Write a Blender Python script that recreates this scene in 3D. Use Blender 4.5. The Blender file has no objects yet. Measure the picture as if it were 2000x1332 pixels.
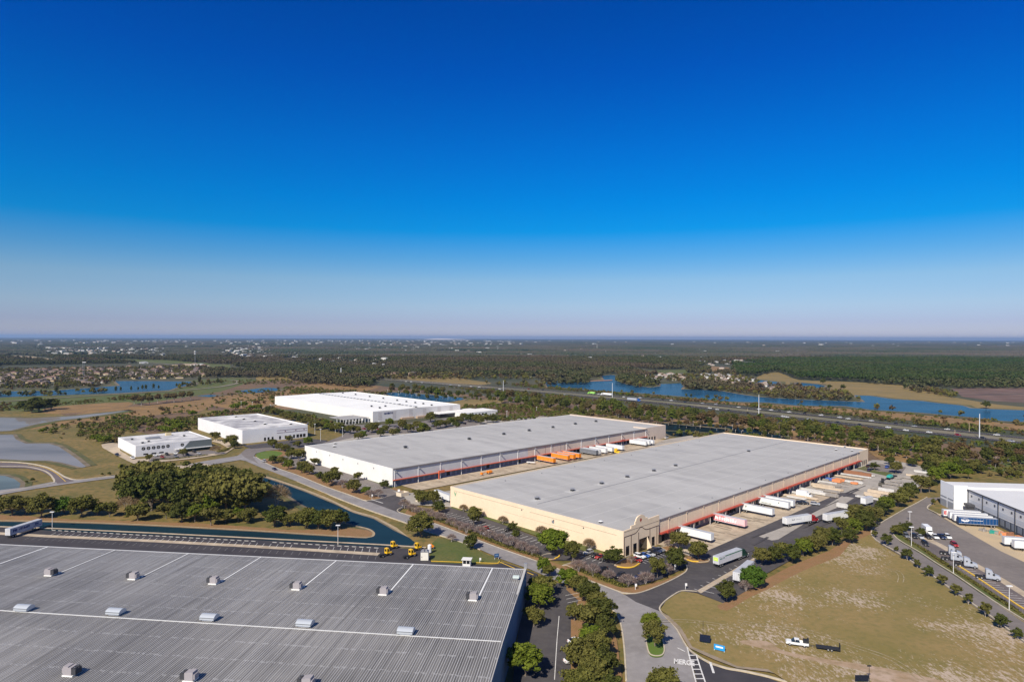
import bpy, math, random
import numpy as np
from mathutils import Vector, Matrix, geometry
R = math.radians
random.seed(7)
scene = bpy.context.scene
COL = scene.collection

# ---------------------------------------------------------------- camera
H = 88.0; FPX = 1286.0; HORIZ = 660.0; ROLL = .003        # 2000 px wide frame, level of the horizon in it
p_ = math.atan((666 - HORIZ) / FPX)
_F = Vector((0, math.cos(p_), -math.sin(p_))); _U = Vector((0, math.sin(p_), math.cos(p_))); _X = Vector((1, 0, 0))
CR = _X * math.cos(ROLL) + _U * math.sin(ROLL); CU = _U * math.cos(ROLL) - _X * math.sin(ROLL); CF = _F
cam = bpy.data.cameras.new('camera'); cam_o = bpy.data.objects.new('camera', cam); COL.objects.link(cam_o)
cam.sensor_width = 36; cam.lens = 36 * FPX / 2000; cam.clip_start = 1; cam.clip_end = 200000
M_ = Matrix((( CR.x, CU.x, -CF.x, 0), (CR.y, CU.y, -CF.y, 0), (CR.z, CU.z, -CF.z, H), (0, 0, 0, 1)))
cam_o.matrix_world = M_
scene.camera = cam_o

# ---------------------------------------------------------------- sky, sun, exposure
SUN_TRAVEL_AZ = math.atan2(.45, .89)          # where shadows point, from +Y towards +X
SUN_EL = R(41)
HAZE = 3.4e-5
world = bpy.data.worlds.new('World'); scene.world = world; world.use_nodes = True
wn = world.node_tree.nodes; wl = world.node_tree.links; wn.clear()
wo = wn.new('ShaderNodeOutputWorld'); bg = wn.new('ShaderNodeBackground'); sky = wn.new('ShaderNodeTexSky')
sky.sky_type = 'NISHITA'; sky.sun_disc = False; sky.sun_elevation = SUN_EL
sky.sun_rotation = SUN_TRAVEL_AZ + math.pi
sky.altitude = 90; sky.air_density = 1.0; sky.dust_density = 0.0; sky.ozone_density = 10.0
tcw = wn.new('ShaderNodeTexCoord'); sp = wn.new('ShaderNodeSeparateXYZ'); rp = wn.new('ShaderNodeValToRGB'); mw = wn.new('ShaderNodeMix'); mw.data_type = 'RGBA'; mw.blend_type = 'MULTIPLY'; mw.inputs[0].default_value = 1
RAMP = [(.0, .80, .70, .88), (.012, .78, .69, .87), (.0233, .75, .66, .86), (.0466, .86, .79, .87), (.0852, .84, .86, .87), (.118, .44, .80, .93), (.158, .02, .74, 1.03), (.198, .0, .71, 1.10), (.27, .0, .62, 1.15), (.37, .0, .47, 1.13), (.451, .0, .42, 1.06), (.6, .8, .75, .95), (.75, 1.6, 1.1, 1.0)]
for i, (z, r, g_, b_) in enumerate(RAMP):
    e = rp.color_ramp.elements[i] if i < 2 else rp.color_ramp.elements.new(z)
    e.position = z; e.color = (r / 1.32, g_ / 1.32, b_ / 1.32, 1)
wl.new(tcw.outputs['Generated'], sp.inputs[0]); wl.new(sp.outputs['Z'], rp.inputs[0])
bg.inputs[1].default_value = .1094
wl.new(sky.outputs[0], mw.inputs[6]); wl.new(rp.outputs[0], mw.inputs[7]); wl.new(mw.outputs[2], bg.inputs[0]); wl.new(bg.outputs[0], wo.inputs[0])
sun = bpy.data.lights.new('sun', 'SUN'); sun.energy = 5.0; sun.angle = R(.5); sun.color = (1, .925, .80)
sun_o = bpy.data.objects.new('sun', sun); COL.objects.link(sun_o)
_sd = Vector((math.sin(SUN_TRAVEL_AZ) * math.cos(SUN_EL), math.cos(SUN_TRAVEL_AZ) * math.cos(SUN_EL), -math.sin(SUN_EL)))
sun_o.rotation_euler = _sd.to_track_quat('-Z', 'Y').to_euler(); sun_o.location = (0, 0, 300)
vs = scene.view_settings; vs.view_transform = 'Standard'; vs.look = 'None'; vs.exposure = .3; vs.gamma = 1.0
scene.cycles.max_bounces = 4; scene.cycles.diffuse_bounces = 2; scene.cycles.glossy_bounces = 2
scene.cycles.transmission_bounces = 2; scene.cycles.volume_bounces = 0; scene.cycles.transparent_max_bounces = 4
scene.cycles.use_fast_gi = False

# ---------------------------------------------------------------- helpers
def G(px, py, z=0.0):
    "point of the level plane z seen at the photo's pixel (2000 wide)"
    d = CF + CR * ((px - 1000) / FPX) + CU * ((666 - py) / FPX)
    t = (z - H) / d.z
    return Vector((d.x * t, d.y * t, z))
def heading(p, q):
    a = G(*p); b = G(*q); return math.atan2(b.y - a.y, b.x - a.x)
def ppm(p):                                   # photo pixels per metre upright at ground point p
    v = Vector(p) - Vector((0, 0, H)); return FPX / v.dot(CF)

MATS = {}
def rgb(c): return (c[0], c[1], c[2], 1)
def mat(name, base, rough=.8, alt=None, scale=.2, spread=.5, alt2=None, scale2=2., amt2=.5, metal=0., spec=.3, bump=0., bscale=3., obj=False, rnd=None, tint=False, stretch=None):
    """principled with real colour variation: base<->alt by a noise of world/object coordinates, alt2 as finer speckle, rnd: per object hue"""
    if name in MATS: return MATS[name]
    m = bpy.data.materials.new(name); m.use_nodes = True; n = m.node_tree.nodes; l = m.node_tree.links
    b = n['Principled BSDF']; b.inputs['Roughness'].default_value = rough; b.inputs['Metallic'].default_value = metal
    b.inputs['Specular IOR Level'].default_value = spec; b.inputs['Base Color'].default_value = rgb(base)
    m.diffuse_color = rgb(base)
    src = None
    if alt or alt2 or bump:
        if obj: tc = n.new('ShaderNodeTexCoord'); co = tc.outputs['Object']
        else: tc = n.new('ShaderNodeNewGeometry'); co = tc.outputs['Position']
        if stretch:
            mp = n.new('ShaderNodeMapping'); mp.inputs['Scale'].default_value = stretch; l.new(co, mp.inputs[0]); co = mp.outputs[0]
    if alt:
        nz = n.new('ShaderNodeTexNoise'); nz.inputs['Scale'].default_value = scale; nz.inputs['Detail'].default_value = 6; nz.inputs['Roughness'].default_value = .6
        l.new(co, nz.inputs['Vector'])
        cr = n.new('ShaderNodeValToRGB'); cr.color_ramp.elements[0].position = .5 - spread * .3; cr.color_ramp.elements[1].position = .5 + spread * .3
        cr.color_ramp.elements[0].color = rgb(base); cr.color_ramp.elements[1].color = rgb(alt)
        l.new(nz.outputs[0], cr.inputs[0]); src = cr.outputs[0]
    if alt2:
        nz = n.new('ShaderNodeTexNoise'); nz.inputs['Scale'].default_value = scale2; nz.inputs['Detail'].default_value = 4
        l.new(co, nz.inputs['Vector'])
        cr = n.new('ShaderNodeValToRGB'); cr.color_ramp.elements[0].position = .45; cr.color_ramp.elements[1].position = .7
        cr.color_ramp.elements[0].color = (0, 0, 0, 1); cr.color_ramp.elements[1].color = (amt2, amt2, amt2, 1)
        l.new(nz.outputs[0], cr.inputs[0])
        mx = n.new('ShaderNodeMix'); mx.data_type = 'RGBA'; l.new(cr.outputs[0], mx.inputs[0])
        if src: l.new(src, mx.inputs[6])
        else: mx.inputs[6].default_value = rgb(base)
        mx.inputs[7].default_value = rgb(alt2); src = mx.outputs[2]
    if rnd:
        oi = n.new('ShaderNodeObjectInfo'); mx = n.new('ShaderNodeMix'); mx.data_type = 'RGBA'
        mr = n.new('ShaderNodeMapRange'); mr.inputs[3].default_value = 0; mr.inputs[4].default_value = .8
        l.new(oi.outputs['Random'], mr.inputs[0]); l.new(mr.outputs[0], mx.inputs[0])
        if src: l.new(src, mx.inputs[6])
        else: mx.inputs[6].default_value = rgb(base)
        mx.inputs[7].default_value = rgb(rnd); src = mx.outputs[2]
    if bump:
        nz = n.new('ShaderNodeTexNoise'); nz.inputs['Scale'].default_value = bscale; nz.inputs['Detail'].default_value = 3; l.new(co, nz.inputs['Vector'])
        bp = n.new('ShaderNodeBump'); bp.inputs['Strength'].default_value = bump; bp.inputs['Distance'].default_value = .5
        l.new(nz.outputs[0], bp.inputs['Height']); l.new(bp.outputs[0], b.inputs['Normal'])
    if src: l.new(src, b.inputs['Base Color'])
    MATS[name] = m; return m

def paint(name, c, rough=.35, **k): return mat(name, c, rough=rough, spec=.5, **k)

class MB:
    "collects polygons; build() links them as one mesh object"
    def __init__(s): s.v = []; s.f = []; s.m = []; s.mi = 0
    def poly(s, pts, mi=None):
        i = len(s.v); s.v += [tuple(p) for p in pts]; s.f.append(tuple(range(i, i + len(pts)))); s.m.append(s.mi if mi is None else mi); return s
    def box(s, x0, x1, y0, y1, z0, z1, mi=None, top=None):
        i = len(s.v); s.v += [(x, y, z) for z in (z0, z1) for y in (y0, y1) for x in (x0, x1)]
        for k, f in enumerate(((0, 2, 3, 1), (4, 5, 7, 6), (0, 1, 5, 4), (2, 6, 7, 3), (0, 4, 6, 2), (1, 3, 7, 5))):
            s.f.append(tuple(i + q for q in f)); s.m.append((s.mi if mi is None else mi) if not (k == 1 and top is not None) else top)
        return s
    def obox(s, c, ang, lx, ly, z0, z1, mi=None):
        ca, sa = math.cos(ang), math.sin(ang); i = len(s.v)
        for z in (z0, z1):
            for (a, b) in ((-1, -1), (1, -1), (-1, 1), (1, 1)):
                x = a * lx / 2; y = b * ly / 2; s.v.append((c[0] + x * ca - y * sa, c[1] + x * sa + y * ca, z))
        for f in ((0, 2, 3, 1), (4, 5, 7, 6), (0, 1, 5, 4), (2, 6, 7, 3), (0, 4, 6, 2), (1, 3, 7, 5)):
            s.f.append(tuple(i + q for q in f)); s.m.append(s.mi if mi is None else mi)
        return s
    def cyl(s, p, q, r0, r1=None, n=8, mi=None, caps=True):
        p = Vector(p); q = Vector(q); r1 = r0 if r1 is None else r1; d = (q - p).normalized()
        a = d.orthogonal().normalized(); b = d.cross(a); i = len(s.v)
        for c, r in ((p, r0), (q, r1)):
            for k in range(n):
                t = 2 * math.pi * k / n; s.v.append(tuple(c + a * (r * math.cos(t)) + b * (r * math.sin(t))))
        mm = s.mi if mi is None else mi
        for k in range(n): s.f.append((i + k, i + (k + 1) % n, i + n + (k + 1) % n, i + n + k)); s.m.append(mm)
        if caps: s.f.append(tuple(i + n - 1 - k for k in range(n))); s.m.append(mm); s.f.append(tuple(i + n + k for k in range(n))); s.m.append(mm)
        return s
    def prof(s, pts, mi=None):
        "side profile [(x,z,halfwidth)] lofted across y"
        n = len(pts); i = len(s.v); mm = s.mi if mi is None else mi
        s.v += [(x, -w, z) for x, z, w in pts] + [(x, w, z) for x, z, w in pts]
        s.f.append(tuple(i + k for k in range(n))); s.m.append(mm)
        s.f.append(tuple(i + n + n - 1 - k for k in range(n))); s.m.append(mm)
        for k in range(n): s.f.append((i + k, i + n + k, i + n + (k + 1) % n, i + (k + 1) % n)); s.m.append(mm)
        return s
    def build(s, name, mats, parent=None, smooth=False):
        me = bpy.data.meshes.new(name); me.from_pydata(s.v, [], s.f)
        if not isinstance(mats, (list, tuple)): mats = [mats]
        for m in mats: me.materials.append(m)
        if len(mats) > 1: me.polygons.foreach_set('material_index', s.m)
        if smooth: me.polygons.foreach_set('use_smooth', [True] * len(s.f))
        me.update()
        o = bpy.data.objects.new(name, me); COL.objects.link(o)
        if parent: o.parent = parent
        return o
def tag(o, label=None, cat=None, group=None, kind=None):
    if label: o['label'] = label
    if cat: o['category'] = cat
    if group: o['group'] = group
    if kind: o['kind'] = kind
    return o
def thing(name, label, cat, loc=(0, 0, 0), rz=0., group=None):
    o = bpy.data.objects.new(name, None); o.empty_display_size = .5; COL.objects.link(o)
    o.location = loc; o.rotation_euler = (0, 0, rz); return tag(o, label, cat, group)
KIDS = {}
def kids(o):
    if o.name not in KIDS: KIDS[o.name] = list(o.children)
    return KIDS[o.name]
def dup(o, loc=None, rz=0., s=1., label=None, group=None, parent=None, colours=None):
    c = o.copy(); COL.objects.link(c)
    if parent is None:
        c.location = loc; c.rotation_euler = (0, 0, rz); c.scale = (s, s, s) if not isinstance(s, tuple) else s
        if label: c['label'] = label
        if group: c['group'] = group
        elif 'group' in c: del c['group']
    else: c.parent = parent
    if colours and c.type == 'MESH':
        for k, sl in enumerate(c.material_slots):
            m = colours.get(sl.material.name if sl.material else '')
            if m: sl.link = 'OBJECT'; sl.material = m
    for ch in kids(o): dup(ch, parent=c, colours=colours)
    return c
ORD = ['first', 'second', 'third', 'fourth', 'fifth', 'sixth', 'seventh', 'eighth', 'ninth', 'tenth', 'eleventh', 'twelfth', 'thirteenth', 'fourteenth', 'fifteenth',
       'sixteenth', 'seventeenth', 'eighteenth', 'nineteenth', 'twentieth', 'twenty-first', 'twenty-second', 'twenty-third', 'twenty-fourth', 'twenty-fifth', 'twenty-sixth', 'twenty-seventh', 'twenty-eighth']
def sheet(name, pix, z, m, kind='structure', world_pts=False, label=None, cat=None):
    pts = [Vector((p[0], p[1], z)) if world_pts else G(p[0], p[1], z) for p in pix]
    if sum(a.x * b.y - b.x * a.y for a, b in zip(pts, pts[1:] + pts[:1])) < 0: pts.reverse()
    tri = geometry.tessellate_polygon([pts]); mb = MB(); mb.v = [tuple(p) for p in pts]
    for t in tri:
        a, b, c = (pts[i] for i in t)
        mb.f.append(tuple(t) if (b - a).cross(c - a).z > 0 else (t[0], t[2], t[1])); mb.m.append(0)
    o = mb.build(name, m); tag(o, label, cat, kind=kind); return o
def smoothline(pts, k=6):
    P = [Vector(p) for p in pts]; out = []
    for i in range(len(P) - 1):
        a = P[max(i - 1, 0)]; b = P[i]; c = P[i + 1]; d = P[min(i + 2, len(P) - 1)]
        for j in range(k):
            t = j / k; out.append(.5 * ((2 * b) + (c - a) * t + (2 * a - 5 * b + 4 * c - d) * t * t + (3 * b - a - 3 * c + d) * t ** 3))
    out.append(P[-1]); return out
def spix(pix, k=5):
    "smooth closed outline in pixels"
    P = [Vector((p[0], p[1], 0)) for p in pix]; n = len(P); out = []
    for i in range(n):
        a, b, c, d = P[i - 1], P[i], P[(i + 1) % n], P[(i + 2) % n]
        for j in range(k):
            t = j / k; q = .5 * ((2 * b) + (c - a) * t + (2 * a - 5 * b + 4 * c - d) * t * t + (3 * b - a - 3 * c + d) * t ** 3); out.append((q.x, q.y))
    return out
def strip(mb, pts, w, z, off=0., mi=None, h=0.):
    "flat band (or raised, with h) along world polyline"
    n = len(pts); L = []; Rr = []
    for i, p in enumerate(pts):
        d = (pts[min(i + 1, n - 1)] - pts[max(i - 1, 0)]); d.z = 0; d.normalize(); nn = Vector((-d.y, d.x, 0))
        L.append(Vector((p.x, p.y, 0)) + nn * (off + w / 2)); Rr.append(Vector((p.x, p.y, 0)) + nn * (off - w / 2))
    for i in range(n - 1):
        a, b, c, d = Rr[i], Rr[i + 1], L[i + 1], L[i]
        mb.poly([(q.x, q.y, z + h) for q in (a, b, c, d)], mi)
        if h:
            mb.poly([(a.x, a.y, z), (b.x, b.y, z), (b.x, b.y, z + h), (a.x, a.y, z + h)], mi)
            mb.poly([(c.x, c.y, z), (d.x, d.y, z), (d.x, d.y, z + h), (c.x, c.y, z + h)], mi)
    if h:
        for a, b in ((Rr[0], L[0]), (L[-1], Rr[-1])): mb.poly([(a.x, a.y, z), (a.x, a.y, z + h), (b.x, b.y, z + h), (b.x, b.y, z)], mi)
def inpoly(x, y, poly):
    c = False; j = len(poly) - 1
    for i in range(len(poly)):
        xi, yi = poly[i]; xj, yj = poly[j]
        if (yi > y) != (yj > y) and x < (xj - xi) * (y - yi) / (yj - yi) + xi: c = not c
        j = i
    return c
def inpoly_np(X, Y, poly):
    c = np.zeros(len(X), bool); j = len(poly) - 1
    for i in range(len(poly)):
        xi, yi = poly[i]; xj, yj = poly[j]
        if yi != yj: c ^= ((yi > Y) != (yj > Y)) & (X < (xj - xi) * (Y - yi) / (yj - yi) + xi)
        j = i
    return c
def topix(x, y, z=0.):
    "numpy: world to photo pixels"
    dx = x; dy = y; dz = z - H
    f = dx * CF.x + dy * CF.y + dz * CF.z
    return 1000 + FPX * (dx * CR.x + dy * CR.y + dz * CR.z) / f, 666 - FPX * (dx * CU.x + dy * CU.y + dz * CU.z) / f
def text_mesh(txt, size, m, name='lettering', parent=None, loc=(0, 0, 0), rot=(0, 0, 0), width=None, extrude=.02, bold=0.):
    cu = bpy.data.curves.new(name, 'FONT'); cu.body = txt; cu.size = size; cu.extrude = extrude; cu.align_x = 'CENTER'; cu.align_y = 'CENTER'; cu.offset = bold; cu.resolution_u = 3
    t = bpy.data.objects.new(name + '_src', cu); COL.objects.link(t)
    dg = bpy.context.evaluated_depsgraph_get(); dg.update(); me = bpy.data.meshes.new_from_object(t.evaluated_get(dg))
    bpy.data.objects.remove(t); me.name = name; me.materials.clear(); me.materials.append(m)
    o = bpy.data.objects.new(name, me); COL.objects.link(o)
    if parent: o.parent = parent
    o.location = loc; o.rotation_euler = rot
    if width:
        xs = [v.co.x for v in me.vertices]; o.scale = (width / (max(xs) - min(xs)), 1, 1)
    return o
# ================================================================ ground
GRASS = mat('dry_grass', (.14, .112, .030), alt=(.235, .155, .052), scale=.035, alt2=(.06, .075, .016), scale2=.30, amt2=.75)
GREEN = mat('green_grass', (.075, .105, .022), alt=(.13, .12, .035), scale=.06, alt2=(.05, .07, .015), scale2=.9, amt2=.5)
LAWN = mat('watered_lawn', (.085, .15, .02), alt=(.12, .15, .03), scale=.1)
STRAW = mat('straw_grass', (.27, .155, .055), alt=(.16, .10, .04), scale=.05, alt2=(.34, .23, .11), scale2=.6, amt2=.5)
OCHRE = mat('ochre_grass', (.24, .165, .055), alt=(.17, .13, .045), scale=.02, alt2=(.29, .2, .08), scale2=.4, amt2=.5)
BROWN = mat('brown_scrub_soil', (.13, .085, .05), alt=(.21, .125, .065), scale=.03, alt2=(.07, .06, .035), scale2=.3, amt2=.6)
SAND = mat('pale_sand', (.42, .33, .22), alt=(.33, .24, .14), scale=.1, alt2=(.24, .17, .08), scale2=.8, amt2=.6)
MULCH = mat('mulch', (.25, .13, .06), alt=(.2, .12, .045), scale=.3, alt2=(.33, .22, .12), scale2=2.5, amt2=.5)
ASPH = mat('dark_asphalt', (.052, .047, .05), alt=(.085, .076, .076), scale=.07, alt2=(.11, .10, .095), scale2=.5, amt2=.35, rough=.9)
ASPH_NEW = mat('fresh_asphalt', (.04, .037, .042), alt=(.06, .054, .058), scale=.1, rough=.9)
ROAD = mat('worn_grey_asphalt', (.27, .25, .245), alt=(.20, .185, .18), scale=.06, alt2=(.32, .30, .29), scale2=.4, amt2=.4, rough=.9)
ROADB = mat('grey_brown_asphalt', (.19, .165, .15), alt=(.15, .13, .12), scale=.05, alt2=(.23, .20, .18), scale2=.5, amt2=.4, rough=.9)
CONC = mat('pale_concrete', (.50, .41, .30), alt=(.38, .30, .215), scale=.09, alt2=(.26, .21, .15), scale2=.3, amt2=.55, rough=.9)
CONC2 = mat('grey_concrete', (.37, .335, .29), alt=(.28, .25, .215), scale=.06, alt2=(.42, .38, .33), scale2=.5, amt2=.4, rough=.9)
KERB = mat('kerb_concrete', (.52, .45, .34), alt=(.40, .34, .26), scale=.5)
YEL = mat('yellow_paint', (.75, .47, .05), rough=.7); WPAINT = mat('white_road_paint', (.72, .70, .66), rough=.7, alt=(.5, .48, .46), scale=1.)
REED = mat('reedy_bank', (.075, .085, .025), alt=(.15, .12, .045), scale=.08, alt2=(.04, .05, .02), scale2=.3, amt2=.6)
MUD = mat('muddy_shore', (.22, .17, .11), alt=(.11, .09, .055), scale=.05)
def water(name, c, rough, bump, bs, k=.5):
    "dull water body below a rippled reflecting surface; k scales how much the surface mirrors"
    m = mat(name, c, rough=1., alt=tuple(q * 1.45 for q in c), scale=.012, spread=.8, alt2=tuple(q * .62 for q in c), scale2=.035, amt2=.6, stretch=(.35, 1, 1), spec=0.)
    n = m.node_tree.nodes; l = m.node_tree.links; geo = n.new('ShaderNodeNewGeometry'); nz = n.new('ShaderNodeTexNoise'); nz.inputs['Scale'].default_value = bs; l.new(geo.outputs['Position'], nz.inputs['Vector'])
    bp = n.new('ShaderNodeBump'); bp.inputs['Strength'].default_value = bump; bp.inputs['Distance'].default_value = .5; l.new(nz.outputs[0], bp.inputs['Height'])
    gl = n.new('ShaderNodeBsdfGlossy'); gl.inputs['Roughness'].default_value = rough; l.new(bp.outputs[0], gl.inputs['Normal'])
    fr = n.new('ShaderNodeFresnel'); fr.inputs[0].default_value = 1.33; mu = n.new('ShaderNodeMath'); mu.operation = 'MULTIPLY'; mu.inputs[1].default_value = k; l.new(fr.outputs[0], mu.inputs[0])
    mx = n.new('ShaderNodeMixShader'); l.new(mu.outputs[0], mx.inputs[0]); l.new(n['Principled BSDF'].outputs[0], mx.inputs[1]); l.new(gl.outputs[0], mx.inputs[2]); l.new(mx.outputs[0], n['Material Output'].inputs[0]); return m
W_BLUE = water('lake_water', (.016, .065, .12), .15, .25, .25, .42)
W_GREY = water('pond_water', (.18, .165, .155), .03, .02, .15, .42)
W_CANAL = water('canal_water', (.010, .028, .040), .05, .08, .2, .2)
W_DARK = water('dark_water', (.008, .016, .02), .05, .04, .2, .12)
FLOOR = mat('ground_cover', (.05, .058, .028), alt=(.09, .08, .04), scale=.006, alt2=(.05, .055, .025), scale2=.05, amt2=.6)
def axis(lim):
    a = list(range(0, 1600, 100)) + list(range(1600, 6000, 400)) + list(range(6000, 20000, 2000)) + list(range(20000, lim + 1, 8000)); return a
ys = [-v for v in (1200, 800, 400, 200)] + axis(52000); xs = sorted(set([-v for v in axis(44000)] + axis(44000)))
mb = MB()
mb.v = [(x, y, 0) for y in ys for x in xs]; nx = len(xs)
mb.f = [(j * nx + i, j * nx + i + 1, (j + 1) * nx + i + 1, (j + 1) * nx + i) for j in range(len(ys) - 1) for i in range(nx - 1)]; mb.m = [0] * len(mb.f)
tag(mb.build('ground', FLOOR), kind='structure')

Z = [0.0]
def lay(name, pix, m, dz=.004, smooth=0, kind='structure'):
    Z[0] += dz; pp = spix(pix, smooth) if smooth else pix
    if name in ('lake', 'pond', 'canal'):           # muddy, grassy rim round every water body
        W_ = [G(*q) for q in pp]; W_.append(W_[0]); far_ = sum(q.y for q in W_) / len(W_); w_ = 2.5 + far_ / 110
        mb_ = MB(); strip(mb_, W_, w_ * 1.9, Z[0]); tag(mb_.build('reedy_bank', REED), kind='structure'); Z[0] += dz
        mb_ = MB(); strip(mb_, W_, w_ * .8, Z[0]); tag(mb_.build('shore', MUD), kind='structure'); Z[0] += dz
    return sheet(name, pp, Z[0], m, kind)
# broad covers, far to near (z rises with each)
lay('scrub_ground', [(-60, 752), (350, 745), (640, 742), (800, 760), (1000, 778), (1300, 800), (1700, 850), (2060, 890), (2060, 1000), (1700, 930), (1300, 850), (900, 800), (540, 800), (300, 850), (-60, 900)], BROWN)
lay('grass_field', [(-60, 762), (130, 757), (300, 748), (470, 736), (500, 742), (430, 765), (300, 785), (160, 800), (-60, 810)], GREEN)
lay('grass_field', [(-60, 1000), (-60, 800), (100, 805), (300, 850), (400, 800), (560, 812), (700, 858), (1000, 830), (1200, 810), (1320, 850), (1500, 930), (1800, 900), (2060, 930), (2200, 1400), (-60, 1400)], GRASS)
lay('straw_field', [(400, 780), (480, 768), (560, 757), (640, 748), (700, 752), (740, 757), (690, 766), (640, 768), (560, 790), (500, 800), (430, 795)], STRAW, smooth=4)
lay('straw_field', [(195, 800), (320, 789), (420, 778), (400, 800), (330, 808), (260, 815), (215, 822), (160, 828), (100, 832), (60, 838), (130, 815)], STRAW, smooth=4)
lay('straw_field', [(100, 795), (250, 785), (240, 796), (160, 805), (90, 808)], STRAW, smooth=3)
lay('tan_field', [(765, 738), (850, 732), (880, 735), (925, 743), (960, 748), (930, 752), (850, 748), (790, 745)], OCHRE, smooth=3)
lay('pale_field', [(240, 701), (330, 703), (430, 712), (440, 716), (330, 710), (250, 706)], GREEN)
lay('pale_field', [(560, 730), (650, 732), (640, 742), (500, 744), (500, 736)], OCHRE)
lay('sand_pit', [(12, 694), (60, 696), (108, 702), (108, 706), (60, 701), (12, 697)], SAND)
lay('sand_pit', [(335, 713), (360, 710), (400, 712), (420, 716), (400, 719), (350, 717)], SAND)
lay('pale_field', [(420, 712), (450, 712), (450, 723), (400, 725), (380, 722)], GREEN)
lay('green_field', [(1250, 724), (1340, 722), (1345, 730), (1260, 732)], GREEN)
lay('tan_field', [(1385, 715), (1425, 718), (1425, 727), (1395, 728), (1388, 722)], STRAW)
lay('ochre_field', [(1475, 745), (1485, 733), (1520, 727), (1560, 742), (1640, 745), (1700, 748), (1790, 756), (1860, 775), (1950, 790), (2060, 800), (2060, 808), (1950, 803), (1880, 795), (1820, 785), (1740, 778), (1640, 771), (1590, 764), (1570, 757), (1545, 752), (1500, 748)], OCHRE, smooth=3)
lay('bare_clearing', [(1858, 759), (1930, 757), (2060, 758), (2060, 790), (1950, 784), (1880, 775)], mat('bare_clearing', (.15, .085, .06), alt=(.075, .055, .038), scale=.03, alt2=(.24, .16, .12), scale2=.08, amt2=.8, stretch=(.3, 1, 1)))
lay('lawn_strip', [(1080, 744), (1130, 742), (1250, 752), (1300, 748), (1330, 747), (1300, 752), (1210, 746)], GREEN)
lay('estate_ground', [(-60, 722), (390, 716), (410, 738), (230, 742), (200, 757), (-60, 764)], mat('estate_ground', (.065, .07, .03), alt=(.12, .105, .06), scale=.02, alt2=(.035, .045, .018), scale2=.05, amt2=.6))
lay('estate_ground', [(1240, 738), (1330, 728), (1420, 730), (1480, 742), (1540, 760), (1510, 768), (1440, 758), (1380, 748), (1290, 746)], mat('estate_ground', (.1, .1, .05)))
# lakes
lay('lake', [(-60, 765), (100, 763), (140, 760), (235, 753), (230, 749), (225, 744), (300, 744), (372, 745), (382, 750), (345, 757), (330, 762), (230, 768), (110, 772), (-60, 778)], W_BLUE)
LK = [(1063, 744), (1085, 742), (1095, 747), (1150, 744), (1180, 742), (1175, 734), (1192, 732), (1210, 734), (1205, 742), (1220, 750), (1270, 757), (1290, 754), (1290, 750), (1340, 748), (1330, 760), (1400, 762), (1440, 769), (1480, 775), (1560, 780), (1640, 783), (1690, 785), (1684, 780), (1668, 772), (1700, 773), (1740, 779), (1800, 783), (1830, 787), (1880, 792), (1895, 797), (1960, 800), (2060, 803),
      (2060, 826), (1960, 822), (1900, 815), (1800, 806), (1700, 800), (1650, 793), (1560, 792), (1500, 786), (1420, 784), (1330, 774), (1230, 766), (1180, 764), (1100, 757), (1070, 757)]
lay('lake', LK, W_BLUE)
lay('lake', [(1556, 747), (1600, 751), (1612, 754), (1600, 760), (1606, 766), (1585, 767), (1565, 758), (1558, 752)], W_BLUE)
lay('lake', [(1418, 733), (1440, 736), (1470, 741), (1520, 746), (1520, 751), (1480, 750), (1440, 744), (1420, 740)], W_BLUE)
lay('lake', [(468, 763), (520, 757), (540, 758), (548, 762), (520, 766), (480, 768)], W_BLUE)
lay('pond', [(385, 773), (410, 771), (430, 772), (410, 775)], W_BLUE)
lay('pond', [(752, 767), (800, 768), (860, 773), (905, 778), (890, 783), (840, 787), (780, 778)], W_BLUE, smooth=3)
lay('canal', [(1300, 831), (1400, 829), (1480, 841), (1525, 851), (1510, 858), (1430, 850), (1400, 854), (1330, 853), (1303, 848)], W_DARK, smooth=2)
lay('canal', [(1290, 826), (1310, 828), (1420, 838), (1420, 846), (1300, 840)], W_DARK)
lay('sand_bank', [(-60, 809), (70, 817), (150, 813), (250, 801), (262, 803), (190, 815), (120, 822), (70, 834), (30, 840), (-60, 845), (-60, 900)], GREEN)
lay('pond', [(-60, 814), (60, 817), (140, 813), (256, 801), (220, 807), (160, 816), (110, 821), (65, 829), (20, 841), (-60, 845)], W_GREY)
lay('pond', [(-60, 849), (25, 849), (31, 858), (50, 866), (95, 866), (115, 872), (130, 882), (150, 896), (168, 911), (160, 913), (120, 903), (95, 899), (50, 899), (-60, 893)], W_GREY)
lay('pond', [(-60, 925), (10, 929), (28, 935), (40, 944), (38, 952), (20, 957), (-60, 966)], water('green_grey_water', (.12, .15, .155), .06, .05, .15, .25))
# ochre strips and fields near
lay('tan_field', [(885, 786), (905, 781), (960, 780), (985, 783), (960, 790), (880, 797), (870, 792)], OCHRE, smooth=3)
lay('tan_field', [(1010, 790), (1130, 800), (1200, 803), (1160, 810), (1040, 800), (990, 794)], OCHRE)
lay('tan_field', [(1690, 872), (1730, 880), (1790, 893), (1850, 903), (1840, 912), (1780, 905), (1720, 898), (1700, 885)], STRAW)
lay('sand_bank', [(1310, 826), (1400, 828), (1480, 838), (1540, 850), (1700, 875), (1700, 868), (1560, 842), (1450, 826), (1320, 818)], STRAW)
lay('grass_field', [(1900, 905), (1960, 897), (2060, 893), (2060, 920), (1940, 920)], GREEN)
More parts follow.
